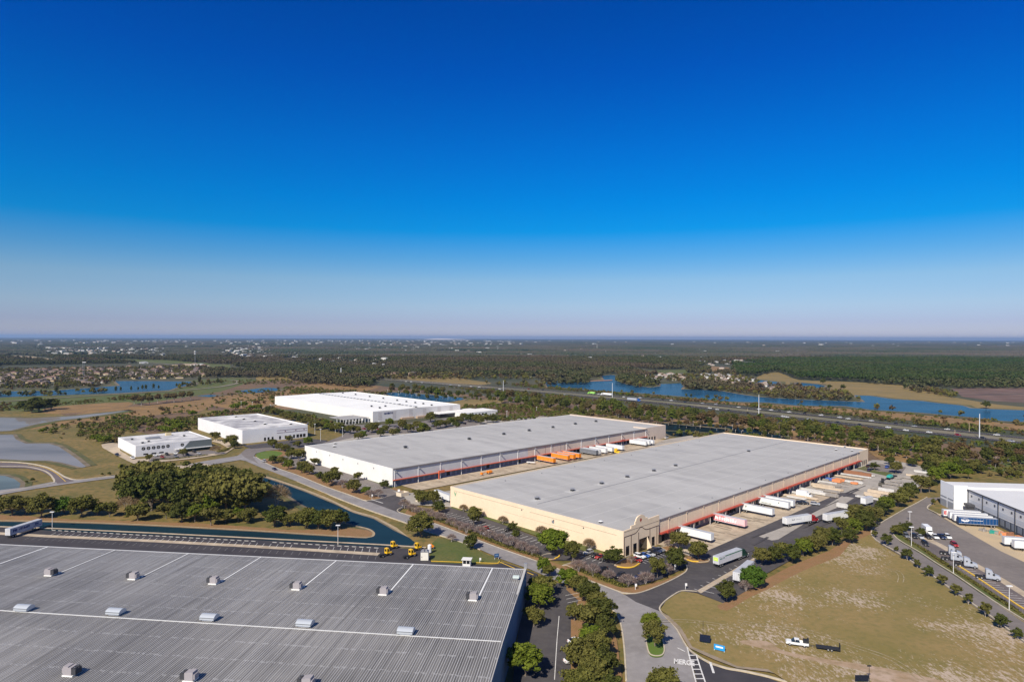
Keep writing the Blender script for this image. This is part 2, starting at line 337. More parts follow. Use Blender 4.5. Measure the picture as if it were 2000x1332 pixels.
# grove bank, canal and peninsula
lay('grass_bank', [(-60, 975), (130, 950), (260, 938), (500, 935), (560, 950), (640, 1000), (730, 1040), (-60, 1040)], GRASS)
lay('canal', [(500, 928), (520, 934), (560, 947), (600, 962), (655, 985), (690, 1001), (730, 1013), (770, 1036), (800, 1050), (812, 1056), (806, 1065), (770, 1070), (720, 1066), (500, 1054), (300, 1044), (100, 1036), (-60, 1031), (-60, 1018), (60, 1019), (200, 1023), (350, 1030), (500, 1038), (640, 1047), (715, 1051), (731, 1046), (728, 1036), (700, 1027), (640, 1010), (590, 985), (560, 965), (530, 945), (505, 935)], W_CANAL)
lay('sand_bank', [(-60, 1004), (40, 1006), (140, 1014), (260, 1017), (400, 1022), (560, 1034), (640, 1034), (690, 1031), (718, 1035), (729, 1041), (722, 1048), (700, 1050), (640, 1046), (500, 1037), (350, 1029), (200, 1022), (60, 1018), (-60, 1017)], MULCH)
mb = MB(); strip(mb, smoothline([G(*q) for q in [(500, 927), (530, 935), (575, 950), (620, 967), (660, 984), (690, 999), (735, 1012), (775, 1034), (800, 1048), (815, 1056)]]), 2.2, Z[0] + .02); 
strip(mb, smoothline([G(*q) for q in [(-60, 1017), (60, 1018), (200, 1022), (350, 1029), (500, 1037), (640, 1046), (715, 1050), (730, 1044), (722, 1035), (700, 1029)]]), 1.1, Z[0] + .03); Z[0] += .03
tag(mb.build('shore', SAND), kind='structure')
lay('grass_verge', [(500, 902), (560, 920), (655, 974), (720, 998), (796, 1026), (850, 1048), (940, 1085), (985, 1100), (1000, 1112), (900, 1106), (850, 1092), (840, 1072), (812, 1060), (775, 1030), (735, 1009), (690, 996), (640, 972), (575, 946), (520, 925)], GRASS)
lay('grass_verge', [(838, 1066), (855, 1050), (900, 1058), (945, 1080), (978, 1093), (975, 1100), (930, 1101), (880, 1100), (842, 1098)], GREEN)
# ---------------------------------------------------------------- roads
def road(pix_l, pix_r, m, name, dz=.004): lay(name, pix_l + pix_r[::-1], m, dz)
KB = MB()
def kerb(pts, w=.35, world=False, k=4, z=None):
    P = [Vector(p) for p in pts] if world else [G(*p) for p in pts]
    strip(KB, smoothline(P, k) if len(P) > 2 else P, w, 0., h=Z[0] + .13 if z is None else z)
road([(455, 895), (480, 900), (500, 909), (540, 924), (580, 940), (655, 971), (715, 994), (796, 1022), (834, 1038), (878, 1051), (938, 1073), (981, 1092), (1035, 1111), (1090, 1135), (1150, 1155), (1174, 1163), (1199.5, 1195), (1210, 1212), (1217, 1240), (1221, 1277), (1224, 1345)],
     [(480, 880), (500, 893), (520, 904), (545, 915), (580, 927), (631, 949), (685, 968), (709, 977), (745, 985), (790, 1003), (846, 1021), (909, 1045), (975, 1070), (1049, 1096), (1160, 1137), (1205, 1154), (1250, 1175), (1288, 1192), (1300, 1204), (1320, 1225), (1340, 1261), (1343, 1268), (1365, 1345)], ROAD, 'road')
lay('road', [(-60, 974), (0, 966), (70, 954), (130, 945), (200, 936), (270, 927), (360, 916), (480, 896), (470, 889), (400, 900), (270, 925), (200, 932), (170, 935), (130, 937), (100, 941), (50, 951), (-60, 964)], ROAD)
lay('road', [(-60, 903), (0, 903), (30, 904), (60, 907), (90, 914), (110, 924), (125, 932), (145, 939), (128, 943), (112, 944), (106, 936), (92, 926), (78, 919), (50, 914), (-60, 911)], mat('purple_asphalt', (.13, .105, .10), alt=(.16, .13, .125), scale=.1))
lay('road', [(478, 893), (470, 885), (480, 877), (495, 872), (530, 868), (545, 866), (600, 868), (640, 862), (670, 850), (676, 843), (660, 836), (640, 832), (600, 828), (600, 822), (650, 828), (690, 838), (700, 846), (690, 856), (660, 866), (620, 873), (560, 876), (520, 880), (500, 885), (494, 893), (505, 905)], ROADB)
for P in ([(0, 902), (30, 903), (60, 906), (92, 913), (112, 923), (127, 932), (147, 937.5), (170, 936), (200, 932), (270, 925)], [(0, 911.5), (50, 912), (80, 918), (95, 925), (104, 935), (106, 941), (100, 945), (60, 953), (0, 963)]): kerb(P, .9)
mb = MB(); strip(mb, smoothline([G(*q) for q in [(55, 909), (85, 914), (108, 924), (128, 941)]]), .35, Z[0] + .012); tag(mb.build('road_line', YEL), kind='structure')
# kerbs of the main road
for P in ([(500, 893), (520, 905), (545, 916), (580, 928), (631, 949), (685, 968), (709, 977), (725, 978), (748, 973.5)],
          [(845, 1012), (800, 990), (785, 992), (776, 997), (779, 1001), (790, 1004.5), (846, 1022), (909, 1046), (975, 1071), (1049, 1097), (1160, 1138), (1205, 1155), (1220, 1159), (1242, 1160), (1267, 1153), (1305, 1137), (1335, 1121), (1342, 1112), (1340, 1104)],
          [(580, 941), (655, 972), (715, 995), (796, 1023), (834, 1039), (878, 1052), (938, 1074)],
          [(1174, 1163), (1199, 1195), (1210, 1212), (1216, 1240), (1220, 1277), (1223, 1330)],
          [(1361, 1156), (1332, 1155), (1314, 1164), (1299, 1175), (1290, 1185), (1289, 1193), (1300, 1206), (1320, 1228), (1341, 1264), (1361, 1281), (1386, 1295), (1420, 1306), (1450, 1311), (1500, 1322), (1545, 1335)]): kerb(P, .45)
# building lots
BA = dict(loc=(44.63, 263.91, 0), ang=R(44.07), w=263.9 + 24.3, l=110.2, h=10.5)
CA = dict(loc=(-69.9, 386.19, 0), ang=R(43.4), w=283.2, l=112.6, h=11.)
DA = dict(loc=(-144.1, 682.2, 0), ang=R(43.1), w=115.5, l=241.4, h=11.)
EA = dict(loc=(-222.1, 542.6, 0), ang=R(42.5), w=56.8, l=113., h=11.1)
FA = dict(loc=(-275.1, 481.3, 0), ang=R(42.4), w=53.2, l=55.1, h=8.3)
def L2W(b, x, y, z=0.):
    c, s = math.cos(b['ang']), math.sin(b['ang']); return Vector((b['loc'][0] + x * c - y * s, b['loc'][1] + x * s + y * c, z))
def lrect(b, x0, x1, y0, y1): return [tuple(L2W(b, x, y)[:2]) for x, y in ((x0, y0), (x1, y0), (x1, y1), (x0, y1))]
def layw(name, pts, m, dz=.004): Z[0] += dz; return sheet(name, pts, Z[0], m, world_pts=True)
def on_wall(b, px, py, side='front', off=0.):
    "local (along, z) where the pixel's ray meets the front (y=0) or left (x=0) wall plane"
    d = CF + CR * ((px - 1000) / FPX) + CU * ((666 - py) / FPX); c, s = math.cos(b['ang']), math.sin(b['ang'])
    nrm = Vector((s, -c, 0)) if side == 'front' else Vector((-c, -s, 0)); P0 = Vector(b['loc']) + nrm * off
    t = (P0 - Vector((0, 0, H))).dot(nrm) / d.dot(nrm); q = Vector((0, 0, H)) + d * t; r = q - Vector(b['loc'])
    return (r.x * c + r.y * s if side == 'front' else -r.x * s + r.y * c), q.z
# yard right of the tan warehouse
lay('yard', [(1288.6, 1193), (1242, 1175), (1219, 1160), (1242, 1159), (1267.6, 1152), (1305, 1135.6), (1335, 1120), (1342, 1110), (1340, 1100), (1300, 1090), (1350, 1050), (1380, 1060), (1560, 975), (1700, 905), (1790, 905), (1812, 930), (1790, 950), (1740, 985), (1700, 1008), (1650, 1040), (1600, 1068), (1550, 1090), (1500, 1118), (1460, 1152), (1414, 1178), (1361, 1157), (1332, 1155.5), (1314, 1165), (1299, 1176), (1290, 1186)], ASPH)
lay('car_park', [(1049, 1084), (1075, 1094), (1125, 1094), (1140, 1108), (1170, 1120), (1215, 1138), (1250, 1142), (1290, 1130), (1330, 1112), (1341, 1103), (1320, 1085), (1300, 1078), (1285, 1082), (1262, 1082), (1240, 1092), (1215, 1100), (1180, 1090), (1120, 1078), (1060, 1056)], ASPH_NEW)
layw('apron', lrect(BA, 24, 284, -19.5, 0), CONC)
lay('worn_pavement', [(1482, 1047), (1507.6, 1055), (1520, 1053), (1550, 1035), (1590, 1011), (1650, 984), (1668, 972), (1645, 968), (1600, 995), (1560, 1016), (1530, 1029)], CONC2)
lay('concrete_yard', [(1560, 990), (1600, 962), (1659, 962), (1692, 970), (1740, 984), (1795, 950), (1815, 928), (1808, 912), (1752, 900), (1705, 898), (1600, 930), (1520, 975)], CONC2)
lay('grass_island', [(1672, 915), (1695, 908), (1740, 922), (1762, 928), (1738, 931), (1700, 922)], GREEN)
lay('car_park', [(1690, 912), (1700, 903), (1770, 912), (1760, 926), (1720, 920)], ROADB)
layw('concrete_strip', [tuple(G(*q)[:2]) for q in [(1361, 1155), (1369, 1160), (1430, 1124), (1480, 1094), (1473, 1090), (1423, 1119)]], CONC)
# parking islands by the entrance
for nm, P in (('mulch_island', [(1120, 1099), (1128, 1096), (1140, 1104), (1130, 1115), (1108, 1106), (1098, 1106)]), ('mulch_island', [(1055, 1088), (1068, 1083), (1086, 1083), (1092, 1087), (1085, 1092), (1070, 1094), (1055, 1090)]),
              ('mulch_island', [(1200, 1105), (1212, 1096), (1224, 1092), (1245, 1097), (1250, 1102), (1238, 1108), (1222, 1110)]),
              ('mulch_island', [(1290, 1070), (1312, 1065), (1322, 1070), (1335, 1082), (1372, 1092), (1385, 1093), (1382, 1098), (1360, 1099), (1342, 1094), (1325, 1086), (1305, 1078)])):
    lay(nm, P, MULCH, smooth=3); kerb(P + [P[0]], .3)
lay('mulch_bank', [(790, 1003), (800, 990), (845, 1010), (920, 1040), (1000, 1072), (1050, 1087), (1075, 1096), (1115, 1110), (1170, 1134), (1216, 1148), (1255, 1144), (1300, 1132), (1336, 1116), (1334, 1119), (1304, 1134), (1266, 1150.5), (1242, 1157.5), (1219, 1156.6), (1205, 1152), (1160, 1135), (1049, 1094), (975, 1068), (909, 1043), (846, 1019)], MULCH)
lay('car_park', [(868, 994), (880, 990), (1000, 1030), (1075, 1059), (1150, 1078), (1190, 1092), (1205, 1100), (1180, 1106), (1130, 1096), (1075, 1090), (1040, 1083), (1000, 1068), (930, 1038), (870, 1010), (850, 1001)], ASPH)
lay('grass_verge', [(877, 990), (930, 1006), (1060, 1050), (1120, 1069), (1205, 1095), (1216, 1090), (1217, 1088), (1120, 1058), (1000, 1022), (878, 986)], GREEN)
# lots beside the grey warehouse
lay('grass_verge', [(500, 890), (520, 880), (560, 878), (600, 885), (600, 893), (660, 915), (766, 950), (800, 962), (785, 965), (745, 972), (725, 977), (709, 976), (685, 967), (631, 948), (580, 926), (520, 904)], MULCH)
lay('car_park', [(530, 895), (585, 885), (640, 905), (700, 927), (765, 955), (790, 962), (800, 972), (770, 980), (745, 984), (722, 978), (745, 972), (700, 957), (640, 935), (580, 914)], ROADB)
lay('car_park', [(735, 984), (715, 977), (745, 973), (770, 966), (800, 962), (810, 966), (780, 975), (800, 988), (785, 993), (778, 1000)], ASPH)
lay('lawn', [(500, 888), (505, 884), (530, 880), (552, 884), (540, 892), (515, 896), (503, 894)], LAWN, smooth=3)
lay('grass_verge', [(610, 895), (660, 909), (770, 950), (766, 954), (700, 930), (640, 908), (606, 898)], GREEN)
layw('apron', lrect(CA, 6, 272, -18, 0), CONC)
lay('yard', [(766, 958), (790, 970), (800, 985), (880, 990), (1000, 960), (1413, 850), (1350, 850), (1300, 858), (1260, 876), (1000, 940), (850, 962), (790, 962)], CONC2, dz=.004)
# around the far white buildings
lay('concrete_yard', [(790, 868), (1000, 836), (1100, 815), (1060, 812), (990, 820), (930, 822), (800, 840), (700, 852), (620, 870), (600, 880), (560, 888), (590, 895), (640, 886)], CONC2)
lay('car_park', [(730, 830), (800, 826), (900, 812), (960, 816), (930, 830), (800, 846), (720, 848), (640, 838), (650, 828)], ROADB)
lay('lawn_strip', [(530, 795), (640, 818), (668, 826), (640, 828), (560, 806), (515, 800)], GREEN)
lay('car_park', [(198, 868), (215, 864), (232, 866), (235, 880), (262, 896), (300, 895), (350, 895), (410, 885), (440, 882), (450, 878), (430, 866), (413, 862), (420, 858), (445, 862), (458, 874), (440, 886), (380, 895), (300, 903), (280, 900), (268, 902), (310, 912), (400, 905), (420, 910), (300, 918), (260, 905), (225, 888), (200, 874)], CONC)
lay('car_park', [(300, 890), (410, 878), (430, 884), (340, 896), (290, 900)], ROADB)
lay('car_park', [(474, 870), (600, 856), (640, 860), (620, 870), (540, 872), (490, 876)], ASPH)
# foreground yard behind the metal roof
lay('yard', [(-60, 1024), (100, 1036), (300, 1044), (500, 1054), (720, 1066), (830, 1073), (842, 1098), (960, 1103), (975, 1101), (985, 1098), (1050, 1120), (1040, 1190), (-60, 1190)], ASPH_NEW)
lay('car_park', [(1045, 1130), (1100, 1140), (1130, 1172), (1118, 1200), (1118, 1345), (1000, 1345), (1010, 1250), (1025, 1150)], ASPH)
lay('mulch_bank', [(1130, 1130), (1160, 1145), (1185, 1200), (1205, 1250), (1218, 1345), (1115, 1345), (1115, 1210), (1130, 1172), (1105, 1150)], MULCH)
mb = MB(); mb2 = MB()
strip(mb, [G(*q) for q in [(-60, 1040), (100, 1049), (300, 1058), (500, 1069), (740, 1084)]], 3.2, Z[0] + .01)
strip(mb, [G(*q) for q in [(-60, 1028), (120, 1034), (300, 1042.5), (500, 1052.5), (740, 1065), (832, 1071)]], 1.6, Z[0] + .02)
tag(mb.build('concrete_strip', CONC), kind='structure')
def lines(name, A, B, n, p, q, w, m, skip=()):
    "n painted stall lines: starts along A->B (pixels), each running by the world vector p->q (pixels)"
    a = G(*A); b = G(*B); v = G(*q) - G(*p); mb = MB()
    for i in range(n):
        if i in skip: continue
        s = a.lerp(b, i / (n - 1)); strip(mb, [s, s + v], w, Z[0] + .012)
    return tag(mb.build(name, m), kind='structure')
lines('stall_lines', (98, 1047.3), (735, 1081), 49, (98, 1047.3), (109, 1041.5), .16, WPAINT, skip=(37, 38, 39))
lines('stall_lines', (60, 1050), (735, 1088), 50, (103, 1056), (92, 1061.5), .10, mat('faded_paint', (.30, .29, .28)))
mb = MB(); a = G(105, 1037.5); b = G(735, 1072)
for i in range(48):
    if i in (31, 32): continue
    s = a.lerp(b, i / 47); mb.obox(s, heading((105, 1037.5), (735, 1072)), 1.9, .28, Z[0], Z[0] + .16)
tag(mb.build('wheel_stop', mat('wheel_stop_concrete', (.48, .46, .42))), 'row of white concrete wheel stops along the canal-side stalls', 'wheel stops', kind='stuff')
# metal building's side lot
lines('stall_lines', (1104, 1165), (1118, 1210), 7, (1104, 1165), (1130, 1160), .18, WPAINT)
mb = MB(); strip(mb, [G(1092, 1205), G(1088, 1250), G(1083, 1330)], .2, Z[0] + .012); tag(mb.build('road_line', WPAINT), kind='structure')
# stalls along the tan and grey warehouse walls
for (bd, n, x0, x1, y0, y1) in ((BA, 34, -13, -8, 2, 104), (CA, 38, -13, -8, 2, 108)):
    mb = MB()
    for i in range(n):
        y = y0 + (y1 - y0) * i / (n - 1); strip(mb, [L2W(bd, x0, y), L2W(bd, x1, y)], .25, Z[0] + .012)
    tag(mb.build('stall_lines', WPAINT), kind='structure')
lines('stall_lines', (1252, 1098), (1290, 1084), 7, (1262, 1096), (1272, 1100), .2, WPAINT)
lines('stall_lines', (1370, 1155), (1475, 1092), 10, (1373, 1157), (1398, 1163), .22, WPAINT)
lines('stall_lines', (1362, 1154), (1440, 1108), 8, (1373, 1157), (1367, 1155), .22, WPAINT)
# road island, hatching and lettering at the junction
ISL = [(1256, 1210), (1262, 1203), (1272, 1203), (1281, 1215), (1291, 1240), (1297, 1265), (1296.5, 1277), (1290, 1282.5), (1276, 1282.5), (1267, 1276), (1262, 1255), (1259, 1235)]
lay('road_island', ISL, LAWN, smooth=3); kerb([q for q in ISL] + [ISL[0]], .35)
lay('fresh_road', [(1343, 1268), (1361, 1282), (1386, 1296), (1420, 1307), (1450, 1312), (1500, 1323), (1560, 1345), (1366, 1345), (1356, 1310)], ASPH_NEW)
mb = MB()
Lp = [(1342, 1266), (1350, 1299), (1358.5, 1332)]; Rp = [(1360, 1282), (1368, 1307), (1376.5, 1332)]
strip(mb, [G(*q) for q in Lp + [(1362, 1345)]], .35, Z[0] + .012); strip(mb, [G(*q) for q in Rp + [(1381, 1345)]], .35, Z[0] + .012)
for i in range(7):
    y = 1282 + i * 9.2; xl = 1342 + (y - 1266) * .25; xr = 1360 + (y - 1282) * .33; strip(mb, [G(xl, y), G(xr, y)], .45, Z[0] + .016)
strip(mb, [G(1387, 1296), G(1394, 1317)], .6, Z[0] + .012); strip(mb, [G(1323, 1267.5), G(1338, 1275)], .35, Z[0] + .012)
strip(mb, [G(725, 976.5), G(748, 984)], .6, Z[0] + .012)
tag(mb.build('road_markings', WPAINT), kind='structure')
t = text_mesh('MERGE', 3.9, WPAINT, 'road_markings', loc=G(1336, 1293, Z[0] + .014), rot=(0, 0, heading((1326, 1292.5), (1347, 1295))), width=5.4, extrude=.001, bold=.16); tag(t, kind='structure')
lay('footpath', [(1289.5, 1193), (1306, 1202), (1330, 1225), (1352, 1262), (1400, 1282), (1440, 1300), (1500, 1306), (1560, 1322), (1560, 1326), (1500, 1311), (1440, 1304), (1395, 1287), (1347, 1265), (1325, 1230)], mat('old_footpath', (.30, .23, .17), alt=(.22, .18, .12), scale=.3))
# right field: grass, sand scars
FIELD = mat('worn_field', (.19, .148, .044), alt=(.26, .18, .07), scale=.03, alt2=(.12, .115, .03), scale2=.6, amt2=.45)
n = FIELD.node_tree.nodes; l = FIELD.node_tree.links
geo = n.new('ShaderNodeNewGeometry'); n1 = n.new('ShaderNodeTexNoise'); n1.inputs['Scale'].default_value = .028; n1.inputs['Detail'].default_value = 3
n2 = n.new('ShaderNodeTexNoise'); n2.inputs['Scale'].default_value = 1.3; n2.inputs['Detail'].default_value = 5; n2.inputs['Roughness'].default_value = .7
mp = n.new('ShaderNodeMapping'); mp.inputs['Scale'].default_value = (1, .45, 1); mp.inputs['Rotation'].default_value = (0, 0, .5); l.new(geo.outputs['Position'], mp.inputs[0])
l.new(geo.outputs['Position'], n1.inputs['Vector']); l.new(mp.outputs[0], n2.inputs['Vector'])
ad = n.new('ShaderNodeMath'); ad.operation = 'ADD'; l.new(n1.outputs[0], ad.inputs[0]); l.new(n2.outputs[0], ad.inputs[1])
cr = n.new('ShaderNodeValToRGB'); cr.color_ramp.elements[0].position = .535; cr.color_ramp.elements[1].position = .60; l.new(ad.outputs[0], cr.inputs[0])
hf = n.new('ShaderNodeMath'); hf.operation = 'MULTIPLY'; hf.inputs[1].default_value = .5; l.new(ad.outputs[0], hf.inputs[0]); l.new(hf.outputs[0], cr.inputs[0])
b = n['Principled BSDF']; old = b.inputs['Base Color'].links[0].from_socket
mx = n.new('ShaderNodeMix'); mx.data_type = 'RGBA'; l.new(cr.outputs[0], mx.inputs[0]); l.new(old, mx.inputs[6]); mx.inputs[7].default_value = (.42, .33, .25, 1); l.new(mx.outputs[2], b.inputs['Base Color'])
lay('field', [(1290, 1190), (1300, 1174), (1315, 1163), (1333, 1154), (1361, 1158), (1414, 1178), (1470, 1152), (1510, 1125), (1560, 1098), (1620, 1075), (1665, 1045), (1700, 1030), (1702, 1044), (1722, 1064), (1775, 1094), (1829, 1131), (1895, 1178), (1978, 1238), (2060, 1300), (2060, 1400), (1560, 1345), (1500, 1306), (1440, 1300), (1400, 1282), (1352, 1262), (1330, 1225), (1306, 1202)], FIELD)
lay('mulch_bank', [(1400, 1182), (1430, 1170), (1500, 1128), (1560, 1098), (1620, 1075), (1665, 1045), (1700, 1030), (1702, 1042), (1660, 1062), (1640, 1085), (1590, 1105), (1540, 1128), (1500, 1150), (1460, 1168), (1420, 1192)], MULCH, smooth=2)
lay('dirt_track', [(1450, 1250), (1500, 1252), (1530, 1270), (1600, 1284), (1680, 1296), (1760, 1310), (1850, 1332), (1850, 1345), (1720, 1345), (1690, 1312), (1620, 1296), (1550, 1282), (1500, 1268), (1450, 1256)], mat('dirt_track', (.42, .31, .23), alt=(.3, .2, .11), scale=.12, alt2=(.22, .16, .08), scale2=.5, amt2=.7), smooth=3)
# access road and yard of the right warehouse
lay('yard', [(1990, 1060), (2300, 1160), (2900, 1400), (2900, 1800), (2400, 1470), (2050, 1240), (1990, 1200)], ROADB)
lay('grass_field', [(2040, 1285), (2400, 1520), (2700, 1750), (2000, 1750), (1500, 1420), (1500, 1400), (2040, 1400)], GRASS)
AR_L = [(1811, 972), (1790, 984), (1772, 993), (1737.5, 1012.6), (1722.5, 1021.6), (1706, 1033), (1701.5, 1044), (1709, 1054.6), (1722.5, 1063.6), (1745, 1076), (1775, 1094), (1805, 1116), (1829, 1131), (1856, 1151), (1895, 1178), (1940, 1209), (1978, 1238), (2060, 1300)]
lay('access_road', AR_L + [(2060, 1250), (2000, 1215), (1955, 1185), (1910, 1155), (1862, 1122), (1828, 1101), (1796, 1080), (1760, 1059), (1746, 1047), (1744, 1038), (1752, 1030), (1775, 1024), (1820, 1032), (1871, 1028), (1829, 1004), (1812, 995), (1830, 975), (1845, 970)], ROADB)
lay('yard', [(1775, 1024), (1812, 995), (1829, 1004), (1871, 1028), (1894, 1041), (1955, 1076), (2000, 1097), (2060, 1130), (2060, 1235), (1940, 1157), (1895, 1128), (1865, 1110), (1840, 1094), (1796, 1064.5), (1764, 1048), (1760, 1035)], ROADB)
lay('car_park', [(1764, 1050), (1800, 1052), (1860, 1082), (1910, 1106), (1955, 1132), (2060, 1205), (2060, 1235), (1940, 1157), (1895, 1128), (1865, 1110), (1840, 1094), (1796, 1066)], mat('brown_asphalt', (.16, .13, .12), alt=(.12, .1, .095), scale=.1))
lay('apron', [(1829, 1003), (1871, 1028), (1894, 1041), (1955, 1076), (2000, 1097), (2060, 1130), (2060, 1085), (1990, 1052), (1890, 1003), (1863, 1001), (1830, 995)], mat('sandy_concrete', (.5, .38, .23), alt=(.42, .33, .22), scale=.08))
mb = MB(); strip(mb, [G(*q) for q in [(1806, 1052), (1835, 1066), (1870, 1086), (1910, 1108), (1955, 1134), (2060, 1200)]], 3.2, Z[0] + .012); tag(mb.build('concrete_strip', CONC), kind='structure')
lay('grass_island', [(1811, 993.5), (1822, 984), (1838, 980), (1870, 1000), (1862, 1003), (1829, 1003)], GRASS); kerb([(1822, 983), (1811, 993.5), (1829, 1003.5), (1872, 1028)], .5)
lay('grass_strip', [(1746, 1046), (1760, 1058), (1796, 1079), (1828, 1100), (1862, 1121), (1910, 1154), (2060, 1249), (2060, 1243), (1940, 1166), (1890, 1132), (1862, 1115), (1830, 1095), (1796, 1070), (1764, 1051), (1770, 1040), (1752, 1032)], GREEN)
kerb(AR_L, .45); kerb([(1775, 1024), (1752, 1030), (1744, 1038), (1746, 1047), (1760, 1059), (1796, 1080), (1828, 1101), (1862, 1122), (1910, 1155), (1955, 1185), (2060, 1250)], .45)
mb = MB(); strip(mb, [G(*q) for q in [(1866, 1104), (1900, 1125), (1940, 1152), (1985, 1183), (2060, 1228)]], .5, Z[0], h=.3); tag(mb.build('yellow_kerb', YEL), kind='structure')
lines('stall_lines', (1866, 1108), (2040, 1215), 22, (1897, 1123), (1925, 1125), .2, WPAINT)
mb = MB(); strip(mb, smoothline([G(*q) for q in [(1205, 1109), (1222, 1111), (1238, 1109.5), (1249, 1103)]]), .5, Z[0], h=.3); strip(mb, smoothline([G(*q) for q in [(1342, 1095.5), (1352, 1098.5), (1364, 1099)]]), .5, Z[0], h=.3)
strip(mb, smoothline([G(*q) for q in [(1084, 1093), (1091, 1090), (1093, 1086)]]), .5, Z[0], h=.3); tag(mb.build('yellow_kerb', YEL), kind='structure')
mb = MB(); strip(mb, smoothline([G(*q) for q in [(975, 1098), (973, 1101), (960, 1102), (842, 1098)]]), .22, Z[0], h=.15); strip(mb, [G(975, 1099), G(1005, 1112)], .4, Z[0] + .02); strip(mb, [G(1030, 1120), G(1042, 1125)], .4, Z[0] + .02); tag(mb.build('yellow_kerb', YEL), kind='structure')
tag(KB.build('kerb', KERB), kind='structure')
lay('tan_shore', [(1000, 751), (1200, 768), (1400, 787), (1600, 805), (1800, 823), (2060, 848), (2060, 836), (1850, 815), (1640, 797), (1480, 789), (1330, 779), (1230, 769), (1060, 757)], STRAW)
# tyre marks on the aprons and yard, wheel tracks on the field
rt = random.Random(3); mb = MB(); z_ = Z[0] + .006
for bd, x0, x1, ya, yb, n_ in ((BA, 28, 280, -19, -2, 90), (CA, 10, 268, -17, -2, 70)):
    for i in range(n_):
        x = rt.uniform(x0, x1); a = rt.uniform(ya, yb - 6); L_ = rt.uniform(4, 9); strip(mb, [L2W(bd, x, a), L2W(bd, x + rt.uniform(-.5, .5), a + L_)], rt.uniform(.35, .9), z_)
tag(mb.build('tyre_marks', mat('tyre_mark', (.27, .22, .165), alt=(.40, .33, .245), scale=.4)), kind='structure')
mb = MB()
for i in range(26):
    p = L2W(BA, rt.uniform(30, 250), rt.uniform(-44, -22)); q = L2W(BA, 0, 0) * 0; d = L2W(BA, 1, 0) - L2W(BA, 0, 0); L_ = rt.uniform(8, 26); strip(mb, [p, p + d * L_ + Vector((rt.uniform(-1, 1), rt.uniform(-1, 1), 0))], rt.uniform(.4, 1.3), z_)
tag(mb.build('tyre_marks', mat('yard_wear', (.085, .076, .074), alt=(.055, .05, .052), scale=.2)), kind='structure')
mb = MB()
for P in ([(1440, 1215), (1500, 1226), (1580, 1236), (1660, 1262), (1740, 1290), (1800, 1330)], [(1290, 1215), (1340, 1215), (1400, 1222), (1450, 1232)], [(1735, 1115), (1752, 1118), (1760, 1128), (1758, 1140)]):
    pts_ = smoothline([G(*q_) for q_ in P], 6)
    for o_ in (-.85, .85): strip(mb, pts_, .32, z_, off=o_)
tag(mb.build('wheel_tracks', mat('pale_track', (.36, .29, .2), alt=(.2, .16, .06), scale=.8)), kind='structure')
# highway
HWM = mat('highway_asphalt', (.045, .037, .037), alt=(.065, .055, .054), scale=.02)
FARC = [(640, 733), (760, 740), (860, 748), (920, 752), (1000, 757.5), (1100, 766), (1200, 774.5), (1300, 782.5), (1400, 792), (1500, 802), (1600, 813), (1700, 823.5), (1800, 835), (1900, 845.5), (2100, 867)]
NEARC = [(640, 735), (760, 743), (860, 751), (920, 756), (1000, 762.5), (1100, 771), (1200, 780.5), (1300, 789.5), (1400, 800.5), (1500, 812), (1600, 823), (1700, 834), (1800, 845), (1900, 855.5), (2100, 878)]
mb = MB(); Z[0] += .02; strip(mb, smoothline([G(a[0], (a[1] + b[1]) / 2) for a, b in zip(FARC, NEARC)], 4), 22, Z[0]); tag(mb.build('median', mat('median_ground', (.20, .17, .115), alt=(.14, .13, .07), scale=.03)), kind='structure')
for nm, P in (('far', FARC), ('near', NEARC)):
    mb = MB(); pts = smoothline([G(*q) for q in P], 4); Z[0] += .02; strip(mb, pts, 9.5, Z[0]); tag(mb.build('highway', HWM), kind='structure')
    mb = MB()
    for o_ in (-4.3, 4.3): strip(mb, pts, .3, Z[0] + .02, off=o_)
    tag(mb.build('road_line', WPAINT), kind='structure')
# left far roads
mb = MB()
for P, w in (([(-60, 787), (0, 785), (120, 777), (250, 769), (340, 764), (420, 757), (450, 752), (466, 748), (462, 744.5), (450, 743)], 9), ([(350, 739), (420, 738), (500, 740)], 6), ([(190, 704), (300, 709), (420, 722), (500, 725)], 10), ([(440, 805), (490, 805), (515, 797), (540, 790)], 5), ([(905, 796), (960, 789), (1010, 786)], 5), ([(2000, 892), (1950, 905), (1930, 915)], 5)):
    strip(mb, smoothline([G(*q) for q in P]), w, Z[0] + .02)
tag(mb.build('far_road', mat('far_road', (.24, .21, .16), alt=(.18, .15, .1), scale=.05)), kind='structure')
lay('footpath', [(1151, 743.2), (1196, 741.5), (1196, 743), (1151, 745)], mat('red_earth', (.3, .17, .11)))
# ================================================================ buildings
TANW = mat('tan_stucco', (.80, .63, .44), alt=(.74, .58, .40), scale=.15, alt2=(.84, .69, .51), scale2=1., amt2=.3)
WHITEW = mat('white_wall', (.78, .76, .71), alt=(.70, .68, .64), scale=.1)
GREYW = mat('pale_grey_wall', (.52, .52, .52), alt=(.46, .46, .47), scale=.2)
PINKW = mat('pale_tan_wall', (.60, .49, .40), alt=(.55, .45, .37), scale=.2)
ROOFM = mat('membrane_roof', (.36, .348, .33), alt=(.45, .436, .415), scale=.016, spread=.8, alt2=(.31, .30, .29), scale2=.11, amt2=.7, stretch=(1, .35, 1), obj=True)
WROOF = mat('white_roof', (.80, .79, .75), alt=(.72, .71, .68), scale=.03)
GROOF = mat('weathered_roof', (.33, .32, .33), alt=(.74, .72, .68), scale=.05, spread=.4, alt2=(.22, .21, .22), scale2=.12, amt2=.5)
DARKG = mat('dark_glass', (.012, .013, .016), rough=.12, spec=.6)
DOORM = mat('dock_door_grey', (.22, .22, .23), alt=(.16, .16, .17), scale=.5)
DOORD = mat('dock_door_black', (.02, .02, .022))  # plain black colour of the darkest dock and drive-in doors
